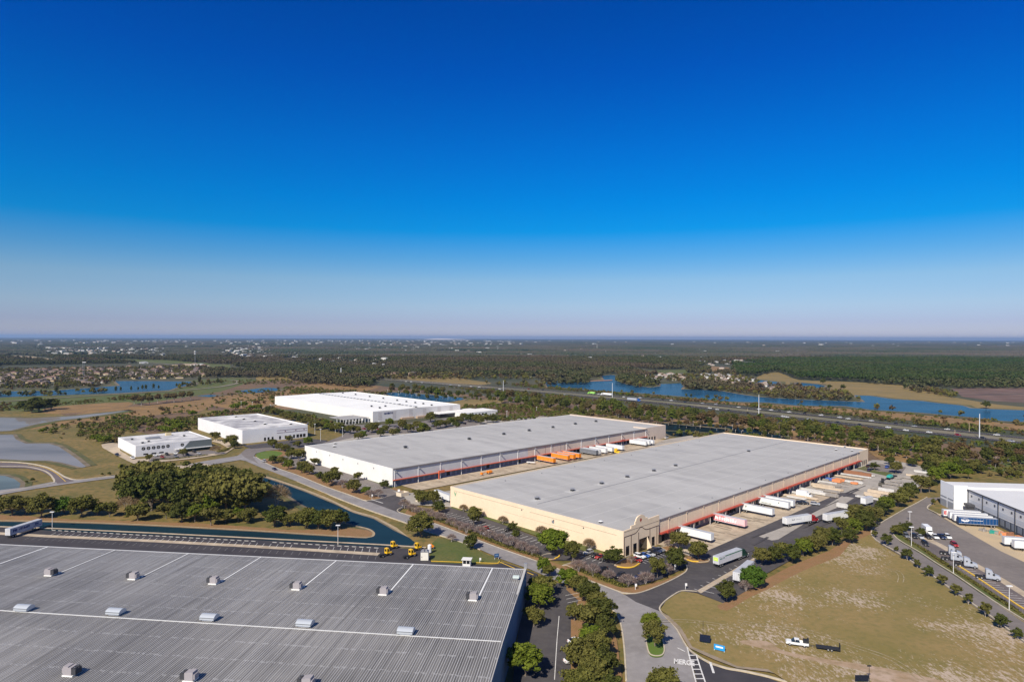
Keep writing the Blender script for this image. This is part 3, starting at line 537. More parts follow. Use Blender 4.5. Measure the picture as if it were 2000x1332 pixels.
REDM = mat('red_canopy_paint', (.38, .055, .035), rough=.5)
ORM = mat('orange_red_band', (.62, .13, .06), rough=.5)
GUT = mat('gutter_brown_grey', (.17, .14, .13), rough=.5)
WMET = mat('white_metal', (.72, .71, .69), rough=.45)
GMET = mat('grey_metal', (.30, .30, .31), rough=.4, metal=.3)
BLUEG = mat('blue_grey_wall', (.20, .23, .31), alt=(.16, .18, .25), scale=.3)
BLACKM = mat('black_rubber', (.015, .015, .015), rough=.8)
BROWNL = mat('dark_brown_trim', (.10, .05, .035))
GROOVE = mat('groove_dark_tan', (.33, .25, .17))  # darker tan for reveal lines, string course and panel joints

def local_of(b, name, label):
    t = thing(name, label, 'building', b['loc'], b['ang']); return t
def wall_boxes(mb, w, l, h, th=.35, front_h=None):
    fh = h if front_h is None else front_h
    mb.box(0, w, 0, th, 0, fh); mb.box(0, w, l - th, l, 0, h); mb.box(0, th, th, l - th, 0, h); mb.box(w - th, w, th, l - th, 0, h)
def roof_seams(w, l, z, n, m, parent, along='x'):
    mb = MB()
    for i in range(1, n): y = l * i / n; mb.box(1, w - 1, y - .12, y + .12, z, z + .03)
    return mb.build('roof_seam', m, parent)
def roof_vent(b, t, px, py, z, cap=WMET, s=1.):
    p = G(px, py, z); c, si = math.cos(-b['ang']), math.sin(-b['ang']); dx = p.x - b['loc'][0]; dy = p.y - b['loc'][1]
    x = dx * c - dy * si; y = dx * si + dy * c
    mb = MB(); mb.box(x - .7 * s, x + .7 * s, y - .7 * s, y + .7 * s, z, z + .6 * s)
    mb.cyl((x, y, z + .6 * s), (x, y, z + .95 * s), .55 * s, n=10); o = mb.build('roof_fan', DARKM, t)
    if s > 1.1 and b['h'] < 11.05 and b is not DA: MB().box(x - 4.5, x + 3.5, y - 2.6, y + 2.2, z + .002, z + .02).build('roof_patch', mat('pale_roof_patch', (.50, .49, .47), alt=(.40, .39, .375), scale=.3), t)
    m2 = MB(); m2.cyl((x, y, z + .95 * s), (x, y, z + 1.25 * s), 1.25 * s, .55 * s, n=12); m2.build('fan_hood', cap, o)
    return o
DARKM = mat('dark_vent_metal', (.07, .07, .075), rough=.5)

# ---- tan warehouse
t = TB = local_of(BA, 'tan_warehouse', 'long tan warehouse with stepped mission-style parapet, red canopy band and trailers at its docks')
w, l, h = BA['w'], BA['l'], BA['h']; XE = 25.5; XO = w - 17.5; HR = h - .5
mb = MB()
mb.box(0, .35, 0, l, 0, h); mb.box(0, w, l - .35, l, 0, h); mb.box(w - .35, w, .35, l - .35, 0, h)
mb.box(XE, XO, 0, .35, 4.6, HR - .05); mb.box(XE, XO, 1.2, 1.5, 0, 4.8); mb.box(XO, w - .35, 0, .35, 0, h)
mb.box(XE, XE + .3, .35, 1.2, 0, 4.6); mb.box(XO - .3, XO, .35, 1.2, 0, 4.6)
mb.build('wall', TANW, t)
MB().box(.35, w - .35, .36, l - .35, HR - .4, HR).build('roof', ROOFM, t)
roof_seams(w, l, HR, 9, mat('roof_seam_grey', (.52, .51, .49)), t)
mb = MB(); mb.box(8, w - 6, l * .5 - .25, l * .5 + .25, HR, HR + .12); mb.build('roof_ridge', mat('ridge_grey', (.25, .25, .26)), t)
# coping and reveal lines on the side wall
mb = MB(); mb.box(-.03, .4, -.03, l, h, h + .12); mb.box(-.03, w, l - .4, l + .03, h, h + .12); mb.box(w - .4, w + .03, 0, l, h, h + .12); mb.box(XO, w, -.03, .4, h + .004, h + .124); mb.build('coping', mat('cream_coping', (.76, .62, .46)), t)
mb = MB(); mb.box(-.025, .01, 3, 52, h - 2.2, h - 2.05); mb.box(-.025, .01, 56, l - 3, h - 1.7, h - 1.55); mb.box(-.02, .01, 20, 70, 5.2, 5.28); mb.build('reveal', GROOVE, t)
# entrance facade: wall panel with stepped / arched parapet
fa = [(0, 0)]; 
xp = XE
pr = [(0, 0), (xp, 0), (xp, h + 2.1), (16.8, h + 1.9), (16.8, h + 2.7), (15.3, h + 2.7)]
for i in range(9): a = math.pi * (1 - .0) * i / 8; pr.append((11.9 + 3.4 * math.cos(a), h + 2.6 + 2.0 * math.sin(a)))
pr += [(8.0, h + 2.5), (8.0, h + 1.3), (5.2, h + 1.3), (5.2, h + .3), (0, h + .2)]
mb = MB(); n = len(pr)
mb.poly([(x, -.45, z) for x, z in pr]); mb.poly([(x, .0, z) for x, z in reversed(pr)])
for i in range(n): a = pr[i]; b = pr[(i + 1) % n]; mb.poly([(a[0], -.45, a[1]), (a[0], 0, a[1]), (b[0], 0, b[1]), (b[0], -.45, b[1])])
fac = mb.build('entrance_facade', TANW, t)
mb = MB()
for px_ in (1217.5, 1231, 1245.5, 1267.5, 1281, 1293.7):
    x, _ = on_wall(BA, px_, 1060, 'front'); x = min(max(x, .3), XE - .25); MB().box(x - .17, x + .17, -.50, -.44, 0, h - 2.3).build('pilaster_line', BROWNL, fac)
mb = MB(); P = []
for i in range(41):
    x = .3 + (XE - .6) * i / 40; z = h - 2.3 + (1.9 * math.exp(-((x - 11.9) / 2.4) ** 2)); P.append((x, z))
for (a, b) in zip(P, P[1:]): mb.poly([(a[0], -.51, a[1] - .14), (b[0], -.51, b[1] - .14), (b[0], -.51, b[1] + .14), (a[0], -.51, a[1] + .14)])
mb.build('wavy_moulding', BROWNL, fac)
mb = MB(); mb.box(.5, XE - .6, -.50, -.44, h - .35, h - .2); mb.build('string_course', GROOVE, fac)
mb = MB(); c_ = (11.9, h + 2.5); mb.poly([(c_[0] - .75, -.47, c_[1]), (c_[0], -.47, c_[1] - 1.0), (c_[0] + .75, -.47, c_[1]), (c_[0], -.47, c_[1] + 1.0)]); mb.build('diamond_ornament', REDM, fac)
for (a, b2, z0, z1) in ((1220.4, 1227, 0, 4.3), (1235, 1241.5, 0, 4.3), (1271, 1276.5, 0, 4.3), (1284, 1290, 0, 4.3)):
    x0 = on_wall(BA, a, 1075)[0]; x1 = on_wall(BA, b2, 1075)[0]
    o = MB().box(x0, x1, -.47, -.43, .3, 4.2).build('window', DARKG, fac)
    MB().box(x0 - .1, x1 + .1, -.55, -.44, .1, .3).build('sill', mat('pale_sill', (.6, .55, .5)), o)
x0 = on_wall(BA, 1246.5, 1075)[0]; x1 = on_wall(BA, 1266, 1075)[0]
MB().box(x0, x1, -.47, -.43, .05, 5.2).build('entrance_glazing', DARKG, fac)
mb = MB(); mb.poly([(x1 - 1.6, -.5, 0), (x1 - 1.6, -3.2, 0), (x1 - 1.6, -.5, 5.1)]); mb.poly([(x1 - 1.3, -.5, 0), (x1 - 1.3, -.5, 5.1), (x1 - 1.3, -3.2, 0)]); mb.poly([(x1 - 1.6, -3.2, 0), (x1 - 1.3, -3.2, 0), (x1 - 1.3, -.5, 5.1), (x1 - 1.6, -.5, 5.1)]); mb.build('buttress', TANW, fac)
# dock side: canopy band, doors, downspouts, gutter
mb = MB(); mb.box(XE, XO, -1.6, .0, 4.4, 4.62); mb.box(XE, XO, -1.66, -1.6, 4.3, 4.72); mb.build('canopy', REDM, t)
mb = MB(); mb.box(XE, XO, -.35, .38, HR - .06, HR + .22); mb.build('gutter', GUT, t)
mb = MB(); mb.box(XE + .5, XO - .5, 1.14, 1.19, .0, 1.2); mb.build('dock_base', mat('dock_base_grey', (.30, .26, .23)), t)
nd = 56
for i in range(nd):
    x = XE + 3.2 + i * (XO - XE - 6.) / (nd - 1)
    MB().box(x - 1.35, x + 1.35, 1.06, 1.13, 1.25, 4.1).build('dock_door', DOORD if i in (2, 3, 4, 5, 7, 10, 11, 14, 15, 18, 19, 23, 37, 38, 44) else DOORM, t)
    if i in (3, 4, 5, 10, 11, 14, 15, 18): MB().box(x - 1.75, x - 1.36, .7, 1.06, 1.1, 4.3).box(x + 1.36, x + 1.75, .7, 1.06, 1.1, 4.3).box(x - 1.75, x + 1.75, .7, 1.06, 4.1, 4.3).build('dock_seal', BLACKM, t)
for i in range(17):
    x = XE + 8 + i * (XO - XE - 12) / 16
    MB().box(x - .12, x + .12, -.14, 0, 4.9, HR).box(x - .35, x + .35, -.35, -.02, HR - .7, HR - .05).build('downspout', mat('tan_downspout', (.62, .5, .38)), t)
    MB().box(x + 3.9, x + 4.2, -1.5, -1.2, 0, 4.4).build('canopy_post', mat('pale_post', (.50, .46, .42)), t)
for px_ in (1302, 1534.5, 1632, 1666.5):
    x = on_wall(BA, px_, {1302: 1048, 1534.5: 962, 1632: 925, 1666.5: 910}[px_])[0]
    MB().box(x - 2.4, x + 2.4, -2.3, -1.67, 4.3, 5.4).build('door_canopy', REDM, t)
    MB().box(x - 1.9, x + 1.9, -.02, 1.0, 0, 4.3).build('drive_in_door', DOORD, t)
mb = MB()
for i in range(60):
    x = XE + 2 + i * 4.35
    if x < XO: MB().box(x - .02, x + .02, -.015, .0, 4.9, HR - .1).build('panel_joint', GROOVE, t)
for x in (XO + 4, XO + 8, XO + 12):
    MB().box(x, x + 2.2, -.04, .02, .4, 3.6).build('window', DARKG, t)
for px_, py_ in ((1049, 975), (1118, 958.5), (1175, 945), (1225, 932), (1277, 920), (1319.5, 910), (1462, 882)): roof_vent(BA, t, px_, py_, HR, GMET, s=1.15)
for px_, py_ in ((1173, 1021), (1633, 879.5), (1650, 874), (1664, 881)): roof_vent(BA, t, px_, py_, HR, s=.8)
lg = text_mesh('V', 3.2, mat('green_logo', (.10, .34, .18)), 'wall_logo', t, (-.04, l - 4.2, h - 3.4), (R(90), 0, R(-90)), extrude=.01, bold=.09)
for y_, z_ in ((57, h - 2.4), (37, h - 3.2), (20, h - 3.0)): MB().box(-.18, .02, y_, y_ + .5, z_, z_ + .5).build('wall_vent', DARKM, t)
MB().box(-.1, .02, 37, 38.4, 6.2, 7.4).box(-.14, -.1, 37.2, 38.2, 6.4, 7.2, 0).build('wall_louvre', GMET, t)

for i in range(9):
    x = 20 + i * 29; MB().box(x, x + .5, 4, 4.5, HR, HR + .5).build('roof_pipe', GMET, t); MB().box(x + 11, x + 11.4, l - 9, l - 8.6, HR, HR + .6).build('roof_pipe', GMET, t)
# ---- grey warehouse
t = TC = local_of(CA, 'grey_warehouse', 'long warehouse with plain white end wall, orange-red band and orange trailers at its docks')
w, l, h = CA['w'], CA['l'], CA['h']; XO = on_wall(CA, 1263, 840)[0]; HR = h - .45
mb = MB(); mb.box(0, .35, 0, l, 0, h); mb.box(0, w, l - .35, l, 0, h - .1); mb.build('end_wall', WHITEW, t)
XM = 112.
mb = MB(); mb.box(.35, XM, 0, .35, 4.4, HR - .05); mb.build('dock_wall', GREYW, t)
mb = MB(); mb.box(XM, XO, 0, .35, 4.4, HR - .05); mb.box(XO, w, 0, .35, 0, h + .6); mb.box(w - .35, w, .35, l - .35, 0, h + .6); mb.box(XO, XO + .35, .35, 14, HR, h + .6); mb.build('dock_wall', PINKW, t)
mb = MB(); mb.box(.35, XO, .9, 1.2, 0, 4.5); mb.build('dock_base', BLUEG, t)
MB().box(.35, w - .35, .36, l - .35, HR - .4, HR).build('roof', ROOFM, t)
roof_seams(w, l, HR, 8, mat('roof_seam_grey', (.52, .51, .49)), t)
MB().box(0, XO, -.04, .4, h + .004, h + .004).box(-.03, .38, 0, l, h, h + .1).build('coping', mat('white_coping', (.78, .77, .74)), t)
MB().box(0.4, XO, -.7, .34, HR - .06, HR + .25).build('gutter', GUT, t)
MB().box(.35, XO, -.9, 0, 4.2, 4.45).box(.35, XO, -.95, -.9, 4.05, 4.6).build('canopy', ORM, t)
for i in range(60):
    x = 4.5 + i * (XO - 9) / 59
    m_ = DOORD if (i in (9, 17, 24) or i > 28) else mat('blue_grey_door', (.12, .14, .19))
    MB().box(x - 1.3, x + 1.3, .84, .9, 1.2, 3.9).build('dock_door', m_, t)
for i in range(16):
    x = 1.5 + i * (XO - 3) / 15
    MB().box(x - .18, x + .18, -.24, 0, 0, HR).box(x - .4, x + .4, -.5, 0, HR - .9, HR - .1).build('downspout', WMET, t)
    if i % 2 == 1 or i < 2: MB().box(x + .3, x + .9, -1.6, -.1, HR - 1.7, HR - 1.2).build('wall_light', GMET, t)
x = on_wall(CA, 860, 930)[0]; MB().box(x - 2.2, x + 2.2, -1.6, -.96, 4.1, 5.6).box(x - 2.2, x - 1.9, -1.6, -.96, 0, 4.1).build('door_canopy', ORM, t)
x = on_wall(CA, 1214, 880)[0]; MB().box(x - 2.2, x + 2.2, -1.6, -.96, 4.1, 5.4).build('door_canopy', REDM, t)
for x in (XO + 3, XO + 7, XO + 11): MB().box(x, x + 2, -.04, .02, .4, 3.4).build('window', DARKG, t)
mb = MB()
for px_, py_ in ((1065, 889), (1080, 886), (1095, 884), (1102, 880)): x = on_wall(CA, px_, py_)[0]; mb.box(x - .06, x + .06, -.08, 0, 4.6, HR - .8)
mb.build('conduit', DARKM, t)
for px_, py_ in ((916.5, 858.6), (984, 849), (1033.6, 842), (1080, 835.7), (1123.7, 829), (1164, 824), (792, 875)): roof_vent(CA, t, px_, py_, HR, DARKM, s=1.4)
for px_, py_ in ((653, 873), (654.5, 867)): roof_vent(CA, t, px_, py_, HR, s=1.)
for px_, py_ in ((618.5, 882), (644, 889), (670, 897), (699, 905), (730, 914)):
    y_, z_ = on_wall(CA, px_, py_, 'left'); MB().box(-.2, .02, y_ - .35, y_ + .35, z_ - .4, z_ + .4).build('wall_vent', GMET, t)
MB().box(XO + 2.5, XO + 4.2, -.06, 0, 7.6, 8.5).build('unit_sign', mat('faded_sign', (.35, .32, .3)), t)

# ---- furniture warehouse (white metal)
t = TD = local_of(DA, 'white_warehouse', 'huge white metal warehouse with dark blue lettering on its front and roof monitors')
w, l, h = DA['w'], DA['l'], DA['h']
WMW = mat('white_ribbed_metal', (.80, .77, .72), alt=(.74, .72, .67), scale=.05); FRW = mat('front_ribbed_metal', (.66, .63, .61), alt=(.6, .58, .56), scale=.1)
MB().box(0, .3, 0, l, 0, h).box(.3, w, l - .3, l, 0, h).box(w - .3, w, 0, l - .3, 0, h).build('side_wall', WMW, t)
MB().box(.3, w - .3, 0, .3, 0, h + .2).build('front_wall', FRW, t)
mb = MB()
for x0, x1, z0, z1 in ((.3, w / 2, h - .5, h + .5), (w / 2, w - .3, h + .5, h - .5)): mb.poly([(x0, .3, z0), (x1, .3, z1), (x1, l - .3, z1), (x0, l - .3, z0)])
mb.build('roof', WROOF, t)
for i in range(28):
    y = 8 + i * (l - 20) / 27; MB().box(w / 2 - 1.2, w / 2 + 1.2, y - 1.6, y + 1.6, h + .45, h + 1.3).build('roof_monitor', GMET, t)
for px_, py_ in ((725.5, 794), (741.6, 797), (752.6, 794), (781, 791), (669.5, 768), (694.5, 771), (722, 775), (748.5, 778.5), (775.6, 782.5), (793.6, 785), (811, 787), (826.6, 789), (843, 792), (812.6, 796)): roof_vent(DA, t, px_, py_, h + .2, GMET, s=1.3)
for x in (6.5, 24, 45, 63, 83, 100):
    mb = MB()
    for k in range(6): mb.box(x, x + 4.5, -.05, 0, 1.6 + k * 1.45, 2.7 + k * 1.45)
    mb.build('louvre_panel', mat('louvre_pale', (.52, .48, .46)), t)
xa = (on_wall(DA, 750, 808)[0] + on_wall(DA, 767.5, 806)[0]) / 2; xw = on_wall(DA, 767.5, 806)[0] - on_wall(DA, 750, 808)[0]
text_mesh('HAVERTYS', 2.6, mat('navy_letters', (.015, .015, .09)), 'lettering', t, (xa, -.08, on_wall(DA, 759, 807)[1]), (R(90), 0, 0), width=max(xw, 11), extrude=.05, bold=.06)
for a, b2 in ((34, 50), (54, 72)): MB().box(a, b2, -3, -.02, 0, 2.2).build('loading_annex', mat('tan_annex', (.42, .30, .2)), t)
# attached office (showroom) in front
o = MB().box(74, 100, -16, -.02, 4.1, 4.7).box(96, 135, -30, 6, 0, 4.8).box(126, 150, -26, 0, 0, 4.4).build('office_wing', WHITEW, t)
MB().box(75, 95.9, -15, -.1, .2, 4.08).build('canopy_glazing', DARKG, o)
for k in range(7): MB().box(98 + k * 5, 100.5 + k * 5, -30.06, -29.9, .8, 3).build('window', DARKG, o)
MB().box(w - 2, w + 20, 26, 34, 0, 7.5).build('red_shed', mat('maroon_metal', (.22, .035, .03)), t)
# low truck shelters at its left end
mb = MB()
for k in range(2): mb.box(-30 + k * .0, -2, 22 - k * 18, 36 - k * 18, 4.3 + .3 * k, 4.8 + .3 * k); 
sh = mb.build('trailer_shelter', mat('shelter_roof_grey', (.34, .33, .32)), t)
for k in range(8): x = -29.5 + k * 3.7; MB().box(x, x + .5, 3, 3.4, 0, 4.6).box(x, x + .5, 21, 21.4, 0, 4.3).build('post', WMET, sh)

# ---- white box building
t = TE = local_of(EA, 'white_box_building', 'plain white box building with patchy grey roof and a row of low dark windows')
w, l, h = EA['w'], EA['l'], EA['h']
mb = MB(); wall_boxes(mb, w, l, h); mb.build('wall', mat('white_panel_wall', (.74, .73, .72), alt=(.68, .67, .67), scale=.1), t)
MB().box(.35, w - .35, .35, l - .35, h - 1.1, h - .7).build('roof', GROOF, t)
for px_, py_ in ((476, 819), (498, 823), (517.5, 829), (461, 814.5), (568, 829)): roof_vent(EA, t, px_, py_, h - .7, s=1.3)
for k, x in enumerate((18, 21, 24.5, 31, 36, 40, 43.5, 46.5, 49.5, 52.5)): MB().box(x, x + (1.6 if k < 7 else 2.3), -.05, .02, .6, 3.4).build('window', DARKG, t)
MB().box(29, w - .5, -.12, 0, 6.1, 6.3).box(29, w - .5, -.12, 0, 8.1, 8.3).build('wall_stripe', mat('maroon_stripe', (.16, .05, .06)), t)
for x in (36, 45.5, 53): MB().box(x, x + .8, -.1, 0, 6.9, 7.6).build('wall_badge', mat('maroon_stripe', (.16, .05, .06)), t)
mb = MB(); mb.poly([(17.0, -.06, 6.7), (17.3, -.06, 6.5), (20.3, -.06, 5.0), (20.0, -.06, 5.0)]); mb.build('slash_mark', GMET, t)

# ---- office with round windows
t = TF = local_of(FA, 'office_building', 'low white office building with round windows and a grey glass corner')
w, l, h = FA['w'], FA['l'], FA['h']
mb = MB(); wall_boxes(mb, w, l, h); mb.build('wall', mat('white_panel_wall', (.74, .73, .72)), t)
MB().box(.35, w - .35, .35, l - .35, h - 1, h - .6).build('roof', mat('weathered_roof_light', (.66, .64, .61), alt=(.33, .33, .34), scale=.09, spread=.5), t)
for px_, py_ in ((280, 884), (289.6, 883), (299.6, 882), (309, 880.5), (318.5, 879.5), (328, 878.5), (356, 876)):
    pass
for px_, py_ in ((280, 876), (290, 875), (300, 874), (309.3, 873), (318.6, 872.5), (328, 871), (356, 868.5)):
    x, z = on_wall(FA, px_, py_); o = MB().cyl((x, .02, z), (x, -.06, z), 1.25, n=20).build('round_window', DARKG, t)
    MB().box(x - 1.2, x + 1.2, -.1, -.06, z - .05, z + .05).box(x - .05, x + .05, -.1, -.06, z - 1.2, z + 1.2).build('glazing_bar', WMET, o)
xg = on_wall(FA, 358, 878)[0]; xg2 = on_wall(FA, 371, 862)[0]
mb = MB(); mb.poly([(xg, -.12, 2.9), (w + .02, -.12, 2.9), (w + .02, -.12, h - .3), (xg2, -.12, h - .3)]); mb.build('curtain_wall', mat('grey_glass_wall', (.13, .15, .15), rough=.25, spec=.5), t)
MB().box(xg - 1, w, -.1, 0, .1, 2.3).build('ground_glazing', mat('green_glass', (.02, .05, .045), rough=.15), t)
MB().box(xg - 6, w, -1.6, 0, 2.4, 2.8).build('canopy', WMET, t)
for x in (5, 10.5, 15.5): MB().box(x, x + 3.2, -.05, .02, 1.0, 2.0).build('window', DARKG, t)
for px_, py_ in ((258, 859), (278.5, 866), (290.5, 863), (359.6, 852)): roof_vent(FA, t, px_, py_, h - .6, DARKM, s=1.)
MB().box(14, 24, 30, 34, h - .6, h + .9).build('roof_unit', GMET, t); MB().box(32, 36, 44, 47, h - .6, h + 1.4).build('roof_unit', mat('tan_unit', (.6, .5, .3)), t)

# ---- right-hand warehouse
ang = R(83); aw = Vector((math.cos(ang), math.sin(ang), 0)); ew = Vector((math.sin(ang), -math.cos(ang), 0))
N = G(1863, 999); HG = 13.4
GA = dict(loc=tuple(N), ang=ang - R(90), h=HG)      # local x = east, y = away
Lb = next(q / 4 for q in range(20, 400) if topix((N + aw * (q / 4)).x, (N + aw * (q / 4)).y)[0] < 1837)
t = TG = thing('white_dock_warehouse', 'white warehouse with grey plinth, black downpipes and trailers along its docks at the right edge', 'building', tuple(N), ang - R(90))
X1 = on_wall(GA, 1889, 1000)[0]
GW = mat('white_tilt_wall', (.87, .865, .85), alt=(.83, .825, .81), scale=.08); GP = mat('grey_plinth_paint', (.33, .34, .36))
MB().box(0, 150, 0, Lb, 0, HG - .8).box(-.0, X1, -.02, .3, 0, HG).box(-.03, .3, .3, Lb + .02, 0, HG).build('wall', GW, t)
MB().box(X1, 150, -210, 0, 0, HG - 1.6).build('dock_block', mat('pale_grey_tilt_wall', (.66, .65, .635), alt=(.6, .59, .58), scale=.1), t)
MB().box(.3, 150, .3, Lb, HG - .8, HG - .78).box(X1 + .1, 150, -210, -.1, HG - 1.59, HG - 1.57).build('roof', mat('bright_membrane', (.64, .63, .62), alt=(.55, .55, .55), scale=.04, spread=1.), t)
MB().box(-.09, -.03, .4, Lb * .45, 0, 4.2).box(-.09, -.03, Lb * .52, Lb, 0, 4.2).box(-.09, -.03, .4, Lb * .45, 5.2, 5.9).box(-.09, -.03, Lb * .52, Lb, 5.2, 5.9).build('plinth', GP, t)
mb = MB(); mb.box(X1 - .05, X1, -210, -.2, 5.2, 7.2); mb.build('grey_band', mat('light_grey_band', (.52, .53, .55)), t)
MB().box(X1 - .04, X1, -210, -4, 0, 4.4).build('dock_recess', mat('navy_grey', (.07, .08, .10)), t)
for k in range(34): y = -8 - k * 4.2; MB().box(X1 - .12, X1 - .05, y - 1.4, y + 1.4, 1.2, 4.1).build('dock_door', mat('blue_grey_door2', (.20, .22, .26)), t)
for k in range(12): y = -1 - k * 12.5; MB().box(X1 - .3, X1 - .05, y - .2, y + .2, 0, HG - 1.8).build('downpipe', DARKM, t)
MB().box(X1 - .45, X1 - .01, -210, -.5, HG - 2.0, HG - 1.5).build('gutter', DARKM, t)
for k in range(22): y = -4 - k * 6.4; MB().box(X1 - .15, X1, y - .5, y + .5, 8.6, 9.5).build('high_window', DARKM, t)
MB().box(X1 - 3, X1, -7, -2.5, 4.2, 5.4).box(X1 - 2.6, X1, -6.5, -3, .01, 4.2).build('entry_box', DARKM, t)

# ---- foreground metal warehouse
NE = G(1028, 1112, 10.5); NE.z = 0; SEd = G(967, 1332, 10.5) - G(1028, 1112, 10.5); SEd.z = 0; SEd.normalize()
Wd = G(0, 1063, 10.5) - G(1028, 1112, 10.5); Wd.z = 0; Wd.normalize()
ang = math.atan2(-Wd.y, -Wd.x); perp = Vector((-math.sin(ang), math.cos(ang), 0))
AA = dict(loc=tuple(NE), ang=ang, h=10.5)
ridge = [G(985, 1253, 11.6), G(0, 1193, 11.6)]
yr = -abs((ridge[0] - NE).dot(perp)); W_ = 330.; L_ = 2 * abs(yr) * 1.0
t = TA = thing('metal_warehouse', 'foreground warehouse with wide ribbed grey metal roof and dark blue side wall', 'building', tuple(NE), ang)
MET = bpy.data.materials.new('ribbed_metal_roof'); MET.use_nodes = True; n = MET.node_tree.nodes; lk = MET.node_tree.links; b = n['Principled BSDF']
b.inputs['Metallic'].default_value = .0; b.inputs['Roughness'].default_value = .6; b.inputs['Specular IOR Level'].default_value = .2
tc = n.new('ShaderNodeTexCoord'); mp = n.new('ShaderNodeMapping'); mp.inputs['Scale'].default_value = (1.6, .012, 1); lk.new(tc.outputs['Object'], mp.inputs[0])
nz = n.new('ShaderNodeTexNoise'); nz.inputs['Scale'].default_value = 1.; nz.inputs['Detail'].default_value = 6; nz.inputs['Roughness'].default_value = .75; lk.new(mp.outputs[0], nz.inputs['Vector'])
mp2 = n.new('ShaderNodeMapping'); mp2.inputs['Scale'].default_value = (.03, .02, 1); lk.new(tc.outputs['Object'], mp2.inputs[0])
nz2 = n.new('ShaderNodeTexNoise'); nz2.inputs['Scale'].default_value = 1.; nz2.inputs['Detail'].default_value = 3; lk.new(mp2.outputs[0], nz2.inputs['Vector'])
cr = n.new('ShaderNodeValToRGB'); cr.color_ramp.elements[0].position = .40; cr.color_ramp.elements[1].position = .70; cr.color_ramp.elements[0].color = (.118, .112, .106, 1); cr.color_ramp.elements[1].color = (.245, .235, .222, 1); lk.new(nz.outputs[0], cr.inputs[0])
cr2 = n.new('ShaderNodeValToRGB'); cr2.color_ramp.elements[0].position = .38; cr2.color_ramp.elements[1].position = .62; cr2.color_ramp.elements[0].color = (.72, .72, .72, 1); cr2.color_ramp.elements[1].color = (1.3, 1.3, 1.3, 1); lk.new(nz2.outputs[0], cr2.inputs[0])
mx = n.new('ShaderNodeMix'); mx.data_type = 'RGBA'; mx.blend_type = 'MULTIPLY'; mx.inputs[0].default_value = 1; lk.new(cr.outputs[0], mx.inputs[6]); lk.new(cr2.outputs[0], mx.inputs[7])
# screw rows: pale dashes across the ribs every 8 m
sx = n.new('ShaderNodeSeparateXYZ'); lk.new(tc.outputs['Object'], sx.inputs[0])
def mth(op, a, b_=None):
    q = n.new('ShaderNodeMath'); q.operation = op
    for k, v in ((0, a), (1, b_)):
        if v is None: continue
        if isinstance(v, (int, float)): q.inputs[k].default_value = v
        else: lk.new(v, q.inputs[k])
    return q.outputs[0]
fy = mth('FRACT', mth('MULTIPLY', sx.outputs['Y'], 1 / 8.5)); row = mth('LESS_THAN', mth('ABSOLUTE', mth('SUBTRACT', fy, .5)), .05)
nz3 = n.new('ShaderNodeTexNoise'); nz3.inputs['Scale'].default_value = .9; lk.new(tc.outputs['Object'], nz3.inputs['Vector'])
dash = mth('MULTIPLY', row, mth('GREATER_THAN', nz3.outputs[0], .52)); dash = mth('MULTIPLY', dash, .35)
mx2 = n.new('ShaderNodeMix'); mx2.data_type = 'RGBA'; lk.new(dash, mx2.inputs[0]); lk.new(mx.outputs[2], mx2.inputs[6]); mx2.inputs[7].default_value = (.5, .5, .5, 1); lk.new(mx2.outputs[2], b.inputs['Base Color'])
ze = 10.5; zr = 11.6
mb = MB()
x = -W_; k = 0
# ribbed sheet: a real trapezoid rib every 0.61 m
xs_ = []
while x < -.3:
    xs_ += [(x, 0.), (x + .42, 0.), (x + .47, .075), (x + .56, .075)]; x += .61
xs_.append((-.3, 0.))
for (ya, za, yb, zb) in ((yr, zr, -.2, ze), (2 * yr, ze, yr, zr)):
    base = len(mb.v)
    for (xx, dz) in xs_: mb.v.append((xx, ya, za + dz)); mb.v.append((xx, yb, zb + dz))
    for i in range(len(xs_) - 1): mb.f.append((base + 2 * i, base + 2 * i + 2, base + 2 * i + 3, base + 2 * i + 1)); mb.m.append(0 if i % 4 == 0 else 1)
RIBM = mat('rib_light_metal', (.34, .325, .305), alt=(.60, .58, .55), scale=.6, spread=.7, alt2=(.18, .17, .16), scale2=1.5, amt2=.6, rough=.6, obj=True, stretch=(1, .02, 1))
rf = mb.build('roof', [MET, RIBM], t)
SIDEW = mat('blue_side_wall', (.16, .22, .28), alt=(.13, .18, .24), scale=.3)
mb = MB(); mb.box(-.3, 0, 2 * yr, 0, 0, ze + .35); mb.box(-W_, -.3, -.2, 0, 0, ze - .05); mb.build('wall', SIDEW, t)
MB().box(-.75, .05, 2 * yr, .05, ze + .36, ze + .45).box(-.75, -.3, 2 * yr, .05, ze + .1, ze + .36).build('verge_trim', mat('verge_pale', (.50, .49, .46), alt=(.4, .39, .37), scale=.4), t)
MB().box(-W_, -.8, -.2, .25, ze - .1, ze + .12).build('eaves_gutter', mat('eaves_pale', (.45, .45, .46)), t)
mb = MB(); mb.box(-W_, -.6, yr - .16, yr + .16, zr + .03, zr + .13); mb.build('ridge_cap', mat('ridge_white', (.62, .62, .60)), t)
MB().box(-.75, .3, -.4, .3, ze + .46, ze + 2.2).build('corner_post', GMET, t)
def A_loc(px, py, z):
    p = G(px, py, z) - NE; return p.dot(Vector((math.cos(ang), math.sin(ang), 0))), p.dot(perp)
def roof_z(y): return ze + (zr - ze) * min(abs(y), abs(2 * yr - y)) / abs(yr)
PIPE = mat('white_pipe', (.8, .8, .78)); UNITM = mat('unit_grey', (.32, .295, .30)); UNITD = mat('unit_coil_dark', (.05, .05, .055))
